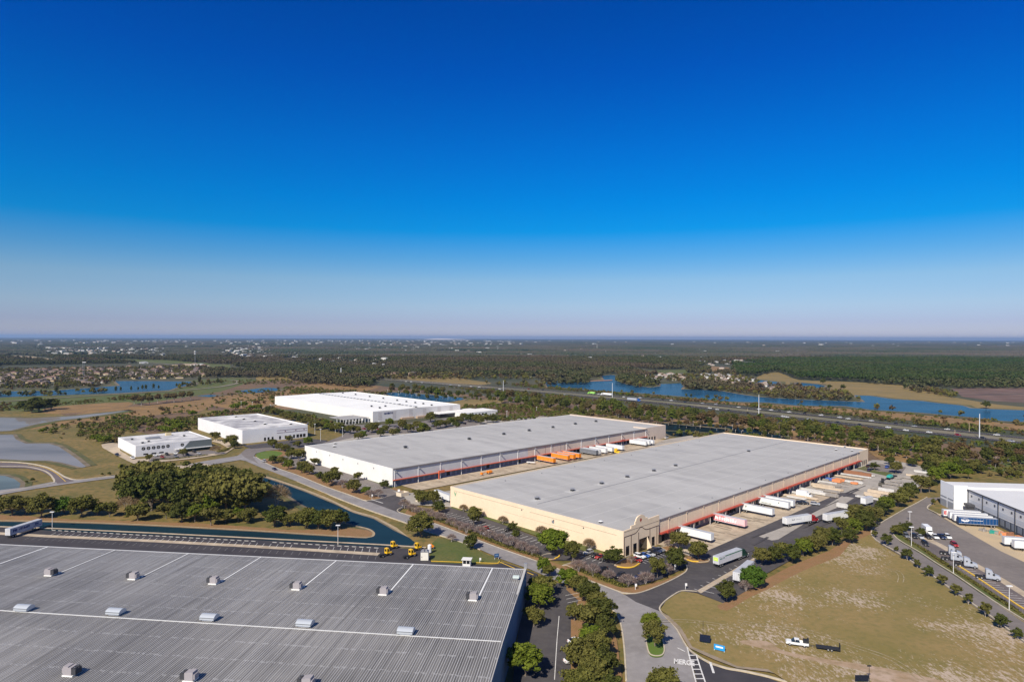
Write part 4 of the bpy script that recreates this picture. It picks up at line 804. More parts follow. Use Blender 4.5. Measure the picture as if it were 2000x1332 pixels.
def hvac(px, py, z, label, flip=1):
    lx, ly = A_loc(px, py, z); p = NE + Vector((math.cos(ang), math.sin(ang), 0)) * lx + perp * ly
    u = thing('rooftop_unit', label, 'air conditioner', (p.x, p.y, roof_z(ly) + .1), ang + (math.pi if px < 140 else 0), 'air conditioning units on the metal roof')
    MB().box(-1.3, 1.3, -1.15, 1.1, 0, .3).build('roof_curb', mat('white_curb', (.75, .74, .7)), u)
    MB().box(-.9, 1.15, -.95, .95, .3, 2.0).box(.6, 1.5, -.8, .8, .6, 1.7).box(-.1, 1.1, -.9, .9, 2.0, 2.2).build('cabinet', UNITM, u)
    MB().box(-2.0, -.92, -.95, .95, .5, 1.75).build('coil', UNITD, u)
    for yy in (-.55, .5):
        f = MB().cyl((-1.45, yy, 1.75), (-1.45, yy, 2.0), .42, n=12).build('fan', UNITD, u); MB().cyl((-1.45, yy, 2.002), (-1.45, yy, 2.02), .12, n=8).build('fan_hub', GMET, f)
    return u
U = [(98, 1123, 'leftmost unit of the row behind the ridge'), (261, 1130, 'second unit from left in the row behind the ridge'), (418, 1139, 'third unit from left in the row behind the ridge'), (580, 1150, 'fourth unit from left in the row behind the ridge'), (749, 1160, 'second unit from the right in the row behind the ridge'), (924, 1171, 'rightmost unit of the row behind the ridge')]
for px_, py_, lb in U:
    hvac(px_, py_, 11.1, 'grey air conditioning unit, ' + lb)
    lx, ly = A_loc(px_, py_, 11.1); zz = roof_z(ly)
    mb = MB(); mb.poly([(lx + 1.1, ly + 2, roof_z(ly + 2) + .14), (lx + 1.45, ly + 2, roof_z(ly + 2) + .14), (lx + 1.45, -.3, ze + .14), (lx + 1.1, -.3, ze + .14)])
    mb.box(lx + 1.02, lx + 1.48, ly + 1.8, ly + 2.2, zz - .1, zz + .35); mb.build('condensate_line', PIPE, t)
lx, ly = A_loc(-60, 1120, 11.1); MB().poly([(lx + 1.0, ly, 11.3), (lx + 1.5, ly, 11.3), (lx + 1.5, -.3, ze + .14), (lx + 1.0, -.3, ze + .14)]).build('condensate_line', PIPE, t)
for px_, py_, lb in ((138, 1318, 'left unit on the near slope'), (372, 1329, 'middle unit on the near slope'), (600, 1341, 'right unit at the bottom edge of the near slope')): hvac(px_, py_, 11., 'grey air conditioning unit, ' + lb)
for px_, py_, lb in ((47, 1192, 'first from the left'), (226, 1199, 'second from the left'), (409, 1210, 'third from the left'), (596, 1222, 'fourth from the left'), (793, 1237, 'fifth from the left, nearest the side wall')):
    lx, ly = A_loc(px_, py_, 11.6); p = NE + Vector((math.cos(ang), math.sin(ang), 0)) * lx + perp * ly
    u = thing('ridge_ventilator', 'rounded metal ridge ventilator, ' + lb, 'roof ventilator', (p.x, p.y, roof_z(ly) + .12), ang, 'ventilators along the roof ridge')
    u.scale = (1.2, 1.3, 1.35); MB().box(-1.2, 1.2, -.8, .8, 0, .45).build('base', mat('white_curb', (.75, .74, .7)), u)
    mb = MB(); K = 9; pr_ = [(-1.1 + 2.2 * i / K, .45 + .75 * math.sin(math.pi * (.14 + .72 * i / K))) for i in range(K + 1)]
    for i in range(K): a, b2 = pr_[i], pr_[i + 1]; mb.poly([(-1.75, a[0], a[1]), (1.75, a[0], a[1]), (1.75, b2[0], b2[1]), (-1.75, b2[0], b2[1])])
    for s_ in (-1.75, 1.75): mb.poly([(s_, a, z) for a, z in pr_] + [(s_, 1.1, .3), (s_, -1.1, .3)])
    mb.box(-1.7, 1.7, -1.1, 1.1, .3, .62); mb.build('hood', mat('galvanised_hood', (.50, .53, .56), rough=.45, metal=.3), u)
lx, ly = A_loc(1008, 1131, 10.8); p = NE + Vector((math.cos(ang), math.sin(ang), 0)) * lx + perp * ly
u = thing('roof_exhaust', 'small pale exhaust hood by the far right corner of the metal roof', 'roof ventilator', (p.x, p.y, roof_z(ly) + .1), ang)
MB().box(-.6, .6, -.5, .5, 0, .6).build('base', GMET, u); MB().box(-1.0, 1.0, -.8, .8, .6, 1.05).build('hood', mat('pale_green_hood', (.55, .62, .58)), u)
# ================================================================ plants
rng = np.random.default_rng(11)
def leafmat(name, dark, light, rnd, trans=.25, locnoise=0., hue2=None):
    m = bpy.data.materials.new(name); m.use_nodes = True; n = m.node_tree.nodes; l = m.node_tree.links; n.clear()
    out = n.new('ShaderNodeOutputMaterial'); df = n.new('ShaderNodeBsdfDiffuse'); tr = n.new('ShaderNodeBsdfTranslucent'); ms = n.new('ShaderNodeMixShader'); ms.inputs[0].default_value = trans
    at = n.new('ShaderNodeAttribute'); at.attribute_name = 'tint'; mx = n.new('ShaderNodeMix'); mx.data_type = 'RGBA'; mx.inputs[6].default_value = rgb(dark); mx.inputs[7].default_value = rgb(light)
    l.new(at.outputs['Fac'], mx.inputs[0]); oi = n.new('ShaderNodeObjectInfo'); m2 = n.new('ShaderNodeMix'); m2.data_type = 'RGBA'; m2.inputs[7].default_value = rgb(rnd)
    mr = n.new('ShaderNodeMapRange'); mr.inputs[3].default_value = 0; mr.inputs[4].default_value = .55; l.new(oi.outputs['Random'], mr.inputs[0]); l.new(mr.outputs[0], m2.inputs[0]); l.new(mx.outputs[2], m2.inputs[6]); src = m2.outputs[2]
    if locnoise:
        nz = n.new('ShaderNodeTexNoise'); nz.inputs['Scale'].default_value = locnoise; nz.inputs['Detail'].default_value = 4; l.new(oi.outputs['Location'], nz.inputs['Vector'])
        cr = n.new('ShaderNodeValToRGB'); cr.color_ramp.elements[0].position = .42; cr.color_ramp.elements[1].position = .62; cr.color_ramp.elements[0].color = (0, 0, 0, 1); cr.color_ramp.elements[1].color = (.8, .8, .8, 1); l.new(nz.outputs[0], cr.inputs[0])
        m3 = n.new('ShaderNodeMix'); m3.data_type = 'RGBA'; l.new(cr.outputs[0], m3.inputs[0]); l.new(src, m3.inputs[6]); m3.inputs[7].default_value = rgb(hue2); src = m3.outputs[2]
    l.new(src, df.inputs[0]); l.new(src, tr.inputs[0]); l.new(df.outputs[0], ms.inputs[1]); l.new(tr.outputs[0], ms.inputs[2]); l.new(ms.outputs[0], out.inputs[0]); MATS[name] = m
    return m
L_OAK = leafmat('oak_leaves', (.066, .074, .018), (.215, .205, .052), (.175, .15, .05), trans=.32)
L_BELTG = leafmat('belt_green_leaves', (.05, .078, .014), (.17, .20, .035), (.12, .13, .035))
L_DARK = leafmat('dark_leaves', (.038, .052, .014), (.135, .150, .036), (.10, .10, .03), trans=.32)
L_LIGHT = leafmat('light_leaves', (.065, .105, .012), (.19, .23, .03), (.15, .16, .03))
L_VIVID = leafmat('vivid_leaves', (.036, .08, .014), (.11, .185, .03), (.08, .13, .02))
L_BARE = leafmat('bare_twigs', (.13, .095, .085), (.27, .20, .17), (.20, .14, .13), trans=0)
L_TANT = leafmat('dry_twigs', (.16, .105, .06), (.30, .21, .12), (.24, .17, .08), trans=.1)
L_SCRUB = leafmat('scrub_leaves', (.065, .07, .022), (.19, .175, .06), (.14, .095, .05), locnoise=.02, hue2=(.15, .09, .05))
L_WOOD = leafmat('woodland_leaves', (.024, .038, .016), (.105, .12, .045), (.10, .085, .042), trans=.12, locnoise=.0028, hue2=(.125, .088, .062))
L_FAR = leafmat('far_forest_leaves', (.012, .026, .018), (.055, .075, .042), (.07, .065, .05), trans=0, locnoise=.0013, hue2=(.105, .085, .07))
L_PINE = leafmat('pine_needles', (.018, .042, .014), (.052, .088, .024), (.05, .07, .02), trans=.1, locnoise=.006, hue2=(.075, .08, .035))
BARK = mat('bark', (.13, .10, .075), alt=(.2, .165, .13), scale=1.2, rough=.95); BARKP = mat('pale_bark', (.42, .37, .32), rough=.9)

def cards(centers, sizes, outd, jit, seed, thin=1.):
    "numpy leaf quads -> verts, faces"
    r = np.random.default_rng(seed); n = len(centers)
    nrm = outd + r.normal(0, jit, (n, 3)); nrm /= np.linalg.norm(nrm, axis=1)[:, None] + 1e-9
    a = np.cross(nrm, r.normal(0, 1, (n, 3))); a /= np.linalg.norm(a, axis=1)[:, None] + 1e-9; b = np.cross(nrm, a)
    s = sizes[:, None] * .5; a = a * s; b = b * s * thin
    v = np.stack([centers - a - b, centers + a - b * .7, centers + a * .8 + b, centers - a * .9 + b * .8], 1).reshape(-1, 3)
    return v
def leaf_obj(name, v, tint, m, parent=None, link=True):
    nq = len(v) // 4; me = bpy.data.meshes.new(name); me.vertices.add(len(v)); me.vertices.foreach_set('co', v.astype(np.float32).ravel())
    me.loops.add(nq * 4); me.loops.foreach_set('vertex_index', np.arange(nq * 4, dtype=np.int32)); me.polygons.add(nq); me.polygons.foreach_set('loop_start', np.arange(0, nq * 4, 4, dtype=np.int32))
    at = me.attributes.new('tint', 'FLOAT', 'POINT'); at.data.foreach_set('value', np.repeat(tint, 4).astype(np.float32)); me.materials.append(m); me.update()
    o = bpy.data.objects.new(name, me)
    if link: COL.objects.link(o)
    if parent: o.parent = parent
    return o
def crown(rx, rz, zc, ncl, nleaf, leaf, seed, flat=1., lump=.3):
    "leaf cards in clumps spread through an uneven ellipsoid"
    r = np.random.default_rng(seed); d = r.normal(0, 1, (ncl, 3)); d /= np.linalg.norm(d, axis=1)[:, None]; d[:, 2] = np.where(d[:, 2] < -.6, -d[:, 2] * .7, d[:, 2])
    rad = r.uniform(.3, .88, ncl) * r.choice([1., 1.12, .9], ncl); c = d * rad[:, None] * np.array([rx, rx * flat, rz]); cr_ = r.uniform(.75, 1.25, ncl) * lump * rx
    idx = np.repeat(np.arange(ncl), nleaf); q = r.normal(0, 1, (len(idx), 3)); q /= np.linalg.norm(q, axis=1)[:, None]; q *= (r.uniform(0.25, 1, len(idx)) ** .5 * np.where(r.uniform(0, 1, len(idx)) < .22, r.uniform(1., 1.9, len(idx)), 1.))[:, None]
    p = c[idx] + q * cr_[idx][:, None] * np.array([1, 1, .75]); out = p / np.array([rx, rx, rz]); p[:, 2] += zc
    tint = np.clip(r.uniform(0, 1, ncl)[idx] * .7 + r.uniform(0, .3, len(idx)), 0, 1)
    v = cards(p, r.uniform(.7, 1.3, len(p)) * leaf, out * .5 + q * .7, .75, seed + 1); return v, tint
def trunk_obj(h, r0, zc, rx, rz, seed, parent, m=None, nb=7):
    random.seed(seed); mb = MB(); mb.cyl((0, 0, -.1), (.08 * r0, .05, h), r0, r0 * .65, n=7)
    for i in range(nb):
        a = 6.28 * i / nb + random.uniform(-.4, .4); zz = h * random.uniform(.7, 1.0); e = (rx * .62 * math.cos(a), rx * .62 * math.sin(a), zc + rz * random.uniform(-.2, .55)); mid = (e[0] * .45, e[1] * .45, zz + (e[2] - zz) * .6)
        mb.cyl((0, 0, zz), mid, r0 * .45, r0 * .3, n=5, caps=False); mb.cyl(mid, e, r0 * .3, r0 * .08, n=4, caps=False)
    return mb.build('trunk', m or BARK, parent)
PROTO = {}
def proto_tree(key, name, h, rx, m, ncl, nleaf, leaf, seed, clear=.2, bark=None, cat='tree', lump=.3, r0=None):
    t = thing(name, 'x', cat, (0, -3000, 0)); zc = h * (clear + 1) / 2; rz = h * (1 - clear) / 2
    v, ti = crown(rx, rz, zc, int(ncl * 2.2), int(nleaf * .75), leaf * .74, seed, lump=lump * .72); leaf_obj('crown', v, ti, m, t)
    trunk_obj(h * max(clear, .12) * 1.25, r0 or h * .028, zc, rx, rz, seed, t, bark); PROTO[key] = [t, h, rx, False]; return t
def bare_tree(key, h, rx, m, seed, dens=900, bark=None):
    t = thing('bare_tree', 'x', 'tree', (0, -3000, 0)); r = np.random.default_rng(seed); mb = MB(); random.seed(seed)
    for i in range(5):
        a = 1.257 * i + random.uniform(-.3, .3); e = (rx * .2 * math.cos(a), rx * .2 * math.sin(a), h * .42); mb.cyl((.15 * math.cos(a), .15 * math.sin(a), 0), e, .11, .07, n=5, caps=False)
        for j in range(4):
            b = a + random.uniform(-1.1, 1.1); f = (rx * .7 * math.cos(b), rx * .7 * math.sin(b), h * random.uniform(.6, .9)); mb.cyl(e, f, .06, .02, n=4, caps=False)
    mb.build('trunk', bark or BARKP, t)
    n = dens; d = r.normal(0, 1, (n, 3)); d /= np.linalg.norm(d, axis=1)[:, None]; d[:, 2] = np.abs(d[:, 2]) * .9 - .15
    p = d * (r.uniform(.35, 1, n) ** .6)[:, None] * np.array([rx, rx, h * .5]) + np.array([0, 0, h * .48])
    # twigs: slender cards running outward
    a = d + r.normal(0, .35, (n, 3)); a /= np.linalg.norm(a, axis=1)[:, None]; b = np.cross(a, r.normal(0, 1, (n, 3))); b /= np.linalg.norm(b, axis=1)[:, None]
    L = r.uniform(.5, 1.1, n)[:, None] * .55; w = .045; v = np.stack([p - a * L - b * w, p + a * L - b * w * .3, p + a * L + b * w * .3, p - a * L + b * w], 1).reshape(-1, 3)
    leaf_obj('crown', v, r.uniform(0, 1, n), m, t); PROTO[key] = [t, h, rx, False]
proto_tree('oak1', 'oak_tree', 9, 4.6, L_OAK, 46, 95, .62, 21)
proto_tree('oak2', 'oak_tree', 9, 4.2, L_OAK, 21, 110, .62, 22, clear=.24, lump=.33)
proto_tree('oak3', 'oak_tree', 10, 4.8, L_OAK, 52, 90, .62, 23, clear=.15, lump=.26)
proto_tree('dark1', 'evergreen_tree', 9, 3.9, L_DARK, 25, 110, .58, 24, clear=.16, lump=.31)
proto_tree('dark2', 'evergreen_tree', 9.5, 4.4, L_DARK, 50, 85, .58, 25, clear=.12, lump=.27)
proto_tree('light1', 'light_green_tree', 8.5, 3.9, L_LIGHT, 40, 100, .55, 26, clear=.15)
proto_tree('light2', 'light_green_tree', 9, 3.7, L_LIGHT, 34, 100, .52, 27, clear=.25, lump=.25)
proto_tree('vivid', 'vivid_green_tree', 8, 4.0, L_VIVID, 44, 100, .55, 28, clear=.1)
proto_tree('young', 'young_oak', 6, 2.1, L_DARK, 26, 80, .40, 29, clear=.14, bark=BARKP, r0=.10)
proto_tree('young2', 'young_oak', 5, 1.6, L_OAK, 20, 70, .38, 30, clear=.16, bark=BARKP, r0=.09)
proto_tree('belt1', 'belt_tree', 16, 5.2, L_OAK, 44, 60, .95, 31, clear=.2, r0=.3, bark=BARKP)
proto_tree('belt2', 'belt_tree', 15, 4.6, L_BELTG, 40, 60, .90, 32, clear=.15, r0=.3)
proto_tree('belt3', 'belt_tree', 14, 4.8, L_DARK, 40, 60, .95, 33, clear=.12, r0=.3)
proto_tree('belt4', 'belt_tree', 14, 4.4, L_SCRUB, 36, 60, .85, 34, clear=.2, r0=.25, bark=BARKP)
proto_tree('cyp', 'slender_tree', 9, 1.7, L_DARK, 26, 40, .6, 35, clear=.08, r0=.12)
proto_tree('bush', 'bush', 3.0, 2.2, L_OAK, 20, 60, .42, 36, clear=.0, r0=.1)
proto_tree('bushg', 'bush', 3.4, 2.4, L_LIGHT, 20, 60, .42, 37, clear=.0, r0=.1)
proto_tree('bushd', 'bush', 3.4, 2.4, L_DARK, 20, 60, .42, 38, clear=.0, r0=.1)
bare_tree('bare1', 6.5, 3.2, L_BARE, 41); bare_tree('bare2', 6.0, 3.0, L_BARE, 42); bare_tree('tan', 6.0, 2.8, L_TANT, 43, dens=1300); bare_tree('bigbare', 12, 5.2, L_TANT, 44, dens=2600)
NT = [0]
def tree(key, px, py, hpx, label, group=None, wide=1.):
    "tree of a kind, trunk foot at photo pixel (px,py), hpx photo pixels tall"
    t, h, rx, used = PROTO[key]; p = G(px, py); s = hpx / ppm(p) / h; NT[0] += 1; random.seed(NT[0] * 7 + 1)
    wide *= 1.15; sc = (s * wide * random.uniform(.88, 1.12), s * wide * random.uniform(.88, 1.12), s * random.uniform(.95, 1.05)); rz = random.uniform(0, 6.28); p.z = .05
    if not used: t.location = p; t.scale = sc; t.rotation_euler = (0, 0, rz); tag(t, label, 'tree' if 'bush' not in key else 'bush', group); PROTO[key][3] = True; return t
    return dup(t, p, rz, sc, label, group)
def row(lst, fmt, group):
    for i, q in enumerate(lst): tree(q[0], q[1], q[2], q[3], fmt % (ORD[i] if i < len(ORD) else ORD[i - 20]), group, *(q[4:5]))

# hero trees round the junction
tree('light1', 1083, 1085, 56, 'tall light green oak on the mulch island before the tan side wall')
tree('oak2', 1119, 1097, 39, 'broad olive tree in the car park near the warehouse corner')
tree('dark1', 1197, 1103, 38, 'dark tree against the corner of the tan side wall')
tree('oak1', 1328, 1073, 36, 'round tree hiding the first white dock trailer, left of the loading yard'); tree('oak3', 1363.5, 1095, 38, 'bushy tree at the tip of the mulch island by the loading yard')
tree('dark2', 1321.5, 1113, 45, 'dark full tree at the car park exit'); tree('oak2', 1284, 1129, 40, 'olive tree with pale trunk above the corner kerb'); tree('bare1', 1303, 1122, 26, 'leafless tree beside the olive corner tree')
tree('bare2', 1305, 1068, 16, 'small leafless shrub on the island beside the entrance'); tree('bare1', 1233, 1101, 18, 'small leafless tree on the yellow kerbed entrance island')
row([('tan', 1150, 1075, 26), ('tan', 1057, 1047, 24), ('tan', 982, 1024, 19), ('tan', 905, 1000, 18)], '%s dry bushy tree from the right along the tan side wall', 'dry trees along the tan wall')
row([('dark1', 1001, 1038, 21), ('bushd', 1007, 1048, 13), ('oak2', 925, 1027, 26), ('oak1', 927, 1012, 24), ('bare2', 942, 1011, 13)], '%s tree in the car park beside the tan wall, nearest the middle', 'car park trees by the tan wall')
tree('dark1', 1419, 1177, 44, 'dark tree with a pale trunk on the grass corner below the yard'); tree('vivid', 1472, 1150, 42, 'vivid green dense tree at the near end of the yard hedge row')
tree('bare1', 1457, 1156, 25, 'leafless tree between the dark corner tree and the vivid green tree')
tree('light2', 1271, 1234, 40, 'bright green tree at the far end of the road island'); tree('oak2', 1279, 1264, 50, 'grey-olive tree in the middle of the road island'); tree('oak3', 1297, 1368, 66, 'olive tree cut by the bottom edge below the road island')
tree('oak3', 822, 1050, 52, 'large dark olive tree beside the canal bend'); tree('bare2', 882, 1059, 18, 'small bare tree on the verge left of the guard house lawn'); tree('dark2', 919, 1073, 32, 'dark tree on the lawn by the road')
# strip between the road and the metal warehouse
row([('light1', 1061, 1121, 32), ('oak2', 1073, 1128, 26), ('light1', 1110, 1150, 38, 1.2), ('oak1', 1132, 1160, 36), ('dark2', 1152, 1180, 50), ('oak3', 1167, 1197, 44), ('dark2', 1172, 1226, 58), ('oak2', 1146, 1238, 56), ('dark1', 1184, 1250, 50),
     ('light1', 1152, 1272, 52), ('oak3', 1166, 1290, 60), ('oak1', 1136, 1312, 66), ('dark2', 1180, 1322, 60), ('oak3', 1160, 1345, 62), ('oak1', 1130, 1362, 58), ('dark1', 1192, 1362, 54)], '%s tree from the far end of the strip between road and metal warehouse', 'trees of the strip between road and metal warehouse')
row([('oak1', 1058, 1166, 46), ('light1', 1053, 1190, 52), ('oak2', 1043, 1226, 40), ('light2', 1026, 1322, 66, 1.35), ('oak2', 1122, 1215, 36)], '%s tree from the far end of the side lot of the metal warehouse', 'trees in the side lot')
# crape myrtle rows
CM = [(790, 993, 20), (805, 1001, 20), (820, 1008, 20), (835, 1012, 22), (851, 1017, 20), (860, 1019, 20), (882, 1029, 22), (897, 1036, 20), (911, 1043, 24), (938, 1047, 22), (956, 1055, 22), (977, 1061, 22), (998, 1070, 25), (1020, 1079, 25), (1040, 1086, 24), (1130, 1116, 26), (1158, 1125, 26), (1189, 1133, 24), (1226, 1146, 28), (1261, 1140, 27)]
row([(('bare1', 'bare2')[i % 2],) + q + (1.15,) for i, q in enumerate(CM)], '%s leafless mauve tree from the far end of the hedge along the main road', 'leafless mauve trees along the main road')
# grey warehouse frontage
row([('oak2', 614.5, 911, 17, 1.2), ('oak1', 592, 920, 22), ('oak2', 583, 902, 26), ('light1', 564, 918, 22), ('oak1', 551, 908, 18), ('dark2', 533, 906, 18), ('dark1', 589, 925, 18), ('bushd', 625, 935, 14), ('oak1', 648, 949, 34), ('oak2', 654, 929, 18), ('bare1', 669, 954, 20), ('oak1', 691, 964, 28), ('oak2', 699, 940, 18),
     ('light1', 715, 968, 18), ('bare2', 723, 972, 18), ('dark1', 750, 955, 18, 1.1), ('bare1', 739, 972, 20), ('oak2', 816, 976, 20, 1.2), ('oak1', 826, 986, 28), ('oak3', 846, 986, 30), ('dark2', 858, 1003, 26), ('oak1', 604, 928, 20), ('bushd', 635, 943, 12), ('oak1', 569, 897, 20)],
    '%s tree counted from the left in the planting before the white end wall', 'trees before the white end wall')
row([('oak1', 452, 872, 24), ('oak2', 420.5, 862, 20), ('bigbare', 420, 888, 22), ('dark2', 458, 876, 16), ('oak1', 532, 875, 18), ('oak2', 545, 881, 16), ('oak1', 556, 882, 16), ('oak2', 564, 866, 16), ('dark1', 567, 890, 18), ('light1', 602, 870, 18), ('oak1', 581, 874, 14), ('oak2', 291, 902, 15), ('oak3', 358, 892, 16)], '%s tree counted from the left edge of the plots of the two small white buildings', 'trees round the two small white buildings')
row([('dark2', 524, 806, 14), ('oak1', 535, 810, 15), ('dark1', 545, 812, 14), ('oak2', 553, 818, 14), ('oak1', 562, 821, 14), ('oak1', 571, 822, 15), ('dark2', 586, 826, 15), ('oak1', 598, 829, 15), ('oak2', 608, 835, 15), ('oak1', 616, 840, 18), ('oak2', 628, 838, 16), ('light1', 636, 836, 18), ('oak1', 655, 843, 18)], '%s tree from the left behind the plain white box building', 'tree row behind the white box building')
DT = [(630.5, 838), (641, 842), (651.5, 842), (662, 846), (671, 846), (684, 848), (697, 847), (708.6, 858), (718, 838), (727, 846), (743, 854), (733, 843), (752, 846), (761, 834), (775, 846), (786, 840), (796, 845), (803, 846), (815, 838), (826, 842), (834.7, 842), (841, 825), (852, 838), (860, 837), (872, 834), (880, 831), (886, 830), (898, 828), (905, 822), (915, 825), (922, 822), (930, 826), (939, 829), (951, 826), (963, 826), (892, 838), (700, 860), (768, 852), (820, 850)]
row([(('oak1', 'oak2', 'dark1', 'oak3', 'bushd', 'light1')[(i * 5) % 6], x, y, (16, 19, 18, 21, 10, 17)[(i * 5) % 6]) for i, (x, y) in enumerate(DT[:26])], '%s tree of the lettered white warehouse car park, from its left end', 'car park trees before the lettered warehouse')
row([(('oak1', 'oak2', 'dark1', 'oak3', 'dark2')[(i * 3) % 5], x, y, 16) for i, (x, y) in enumerate(DT[26:])], '%s tree near the office wing of the lettered warehouse', 'trees by the office wing')
# yard-side row and field row
YR = [(1488, 1105, 36), (1512, 1102, 36), (1527, 1092, 36), (1548, 1100, 38), (1569, 1086, 36), (1593, 1078, 36), (1608, 1064, 36), (1626, 1066, 36), (1644, 1044, 36), (1660, 1062, 34), (1666, 1046, 36), (1680, 1032, 40), (1671, 1016, 34), (1692, 1038, 40), (1707, 1020, 34), (1722, 1008, 32), (1731, 1002, 34), (1754, 990, 32), (1768, 980, 30), (1779, 973, 32), (1799, 962, 36), (1815, 962, 32), (1828, 944, 34), (1838, 926, 30), (1850, 925, 28), (1812, 925, 26)]
row([(('oak1', 'oak3', 'dark2', 'oak2', 'dark1', 'light1')[(i * 7 + 1) % 6],) + q for i, q in enumerate(YR)], '%s tree from the near end of the long row between yard and field', 'long tree row between yard and field')
YO = [('young2', 1708, 1051, 16), ('young', 1732, 1067, 25), ('young2', 1751, 1079, 12), ('young', 1772, 1096, 26), ('young2', 1791.6, 1111, 18), ('young', 1814, 1128, 24), ('young2', 1839.6, 1145, 24), ('young2', 1867, 1166, 26), ('young2', 1891, 1183, 24), ('young2', 1924.5, 1207, 30), ('young', 1955, 1229, 31), ('young', 1988, 1251, 26)]
row([(k, x, y, h * 1.05, 1.05) for k, x, y, h in YO], '%s staked young oak from the far end of the row beside the access road', 'young oaks beside the access road')
row([('dark1', 1760, 1043, 22), ('oak1', 1752, 1046, 20), ('dark1', 1772, 1038, 20), ('dark1', 1799, 1049, 20), ('young2', 1823, 987, 14)], '%s small dark tree at the car park corner of the right warehouse', 'small trees at the right car park')
row([('dark1', 1708, 919, 17), ('oak3', 1750, 925, 24), ('dark2', 1738, 908, 18), ('dark2', 1783, 912, 18), ('dark1', 1776, 908, 14)], '%s dark tree round the far end of the loading yard', 'trees at the far end of the yard')
row([('light1', 1856, 935, 34, 1.2), ('dark1', 1878, 925, 28), ('oak1', 1902, 922, 24), ('light2', 1891, 935, 22), ('oak1', 1830, 915, 30), ('dark2', 1917, 925, 18), ('dark1', 1953, 930, 14), ('bush', 1975, 928, 12), ('bush', 1990, 932, 12), ('light1', 1868, 915, 24)], '%s tree behind the right warehouse, counted from the left', 'trees behind the right warehouse')
# the big grove left of the canal
random.seed(5); gl = []
for y0_, xs0, xs1, st, hh in ((962, 300, 480, 30, 58), (980, 268, 486, 34, 72), (1000, 260, 490, 36, 78)):
    x = xs0
    while x < xs1: gl.append((random.choice(['oak1', 'oak3', 'dark2', 'oak2', 'oak3', 'dark1']), x + random.uniform(-5, 5), y0_ + random.uniform(-4, 4), hh + random.uniform(-6, 6))); x += st
row([('dark2', 486, 992, 62), ('light1', 416, 1003, 50), ('oak3', 466, 1003, 58)] + gl, '%s crown of the dense oak grove left of the canal', 'dense oak grove')
tree('bigbare', 541, 992, 56, 'round leafless tree at the right end of the oak grove, beside the canal'); tree('bigbare', 248, 1006, 42, 'grey leafless tree at the left end of the oak grove')
FR = [('dark1', -2, 1004, 32), ('oak1', 24, 1008, 36), ('oak2', 50, 1006, 32), ('oak3', 81, 1012, 42), ('vivid', 126, 1005, 32), ('oak1', 160, 1010, 38), ('dark1', 190, 1008, 26), ('oak2', 214, 1010, 28), ('oak1', 269, 1018, 34), ('oak2', 325, 1014, 30), ('dark2', 355, 1021, 40), ('light2', 381, 1020, 34), ('oak2', 412, 1027, 34), ('oak1', 441, 1022, 28), ('light2', 465, 1020, 26), ('oak1', 484, 1022, 28),
      ('dark1', 536, 1029, 40), ('oak1', 567, 1028, 24), ('oak1', 598, 1032, 36), ('dark2', 622, 1034, 34), ('oak1', 645, 1034, 34), ('dark1', 665, 1032, 34)]
row([q[:3] + (q[3] * 1.12, 1.1) for q in FR], '%s tree from the left in the row along the canal bank', 'tree row along the canal')
# dark clumps left
row([('dark2', x, y, 22, 1.3) for x, y in ((48, 803), (62, 806), (76, 804), (88, 801), (100, 800), (68, 798))], '%s dark tree of the clump above the left pond', 'dark clump above the left pond')
row([('belt4', x, y, 20, 1.1) for x, y in ((262, 790), (276, 792), (292, 791), (308, 788), (326, 786), (340, 786), (356, 784), (372, 782))], '%s greyish tree of the thicket in the straw field', 'greyish thicket in the straw field')
row([('bushg', x, y, h) for x, y, h in ((190, 862, 16), (205, 866, 16), (220, 862, 14), (235, 862, 10), (84, 845, 10), (340, 835, 18), (330, 845, 14), (352, 840, 16), (318, 842, 12), (376, 812, 12), (475, 795, 12), (460, 800, 14), (490, 802, 12), (505, 800, 12))], '%s bright green bush between the ponds and the white buildings, left to right', 'bright green bushes')
row([('dark1', x, y, h) for x, y, h in ((64, 941, 8), (52, 944, 6), (214, 929, 8), (200, 929, 6), (155, 824, 8), (190, 819, 7), (1647, 762, 12), (1607, 751, 12), (1457, 750, 9), (1926, 798, 16), (1620, 760, 10))], '%s lone small dark tree standing in open grass, left to right', 'lone trees in open grass')
row([('cyp', x, y, h) for x, y, h in ((226, 767, 13), (236, 766, 11), (256, 765, 12), (270, 764, 9), (278, 763, 12), (285, 763, 12), (300, 762, 13), (310, 761, 9), (345, 757, 9), (356, 756, 11), (366, 755, 9), (378, 753, 10), (390, 750, 16), (408, 752, 12), (425, 751, 14), (80, 771, 11), (110, 769, 16), (50, 773, 12), (20, 775, 12), (1350, 778, 10))], '%s slender dark tree along the shore of the left lake', 'slender trees along the left lake')
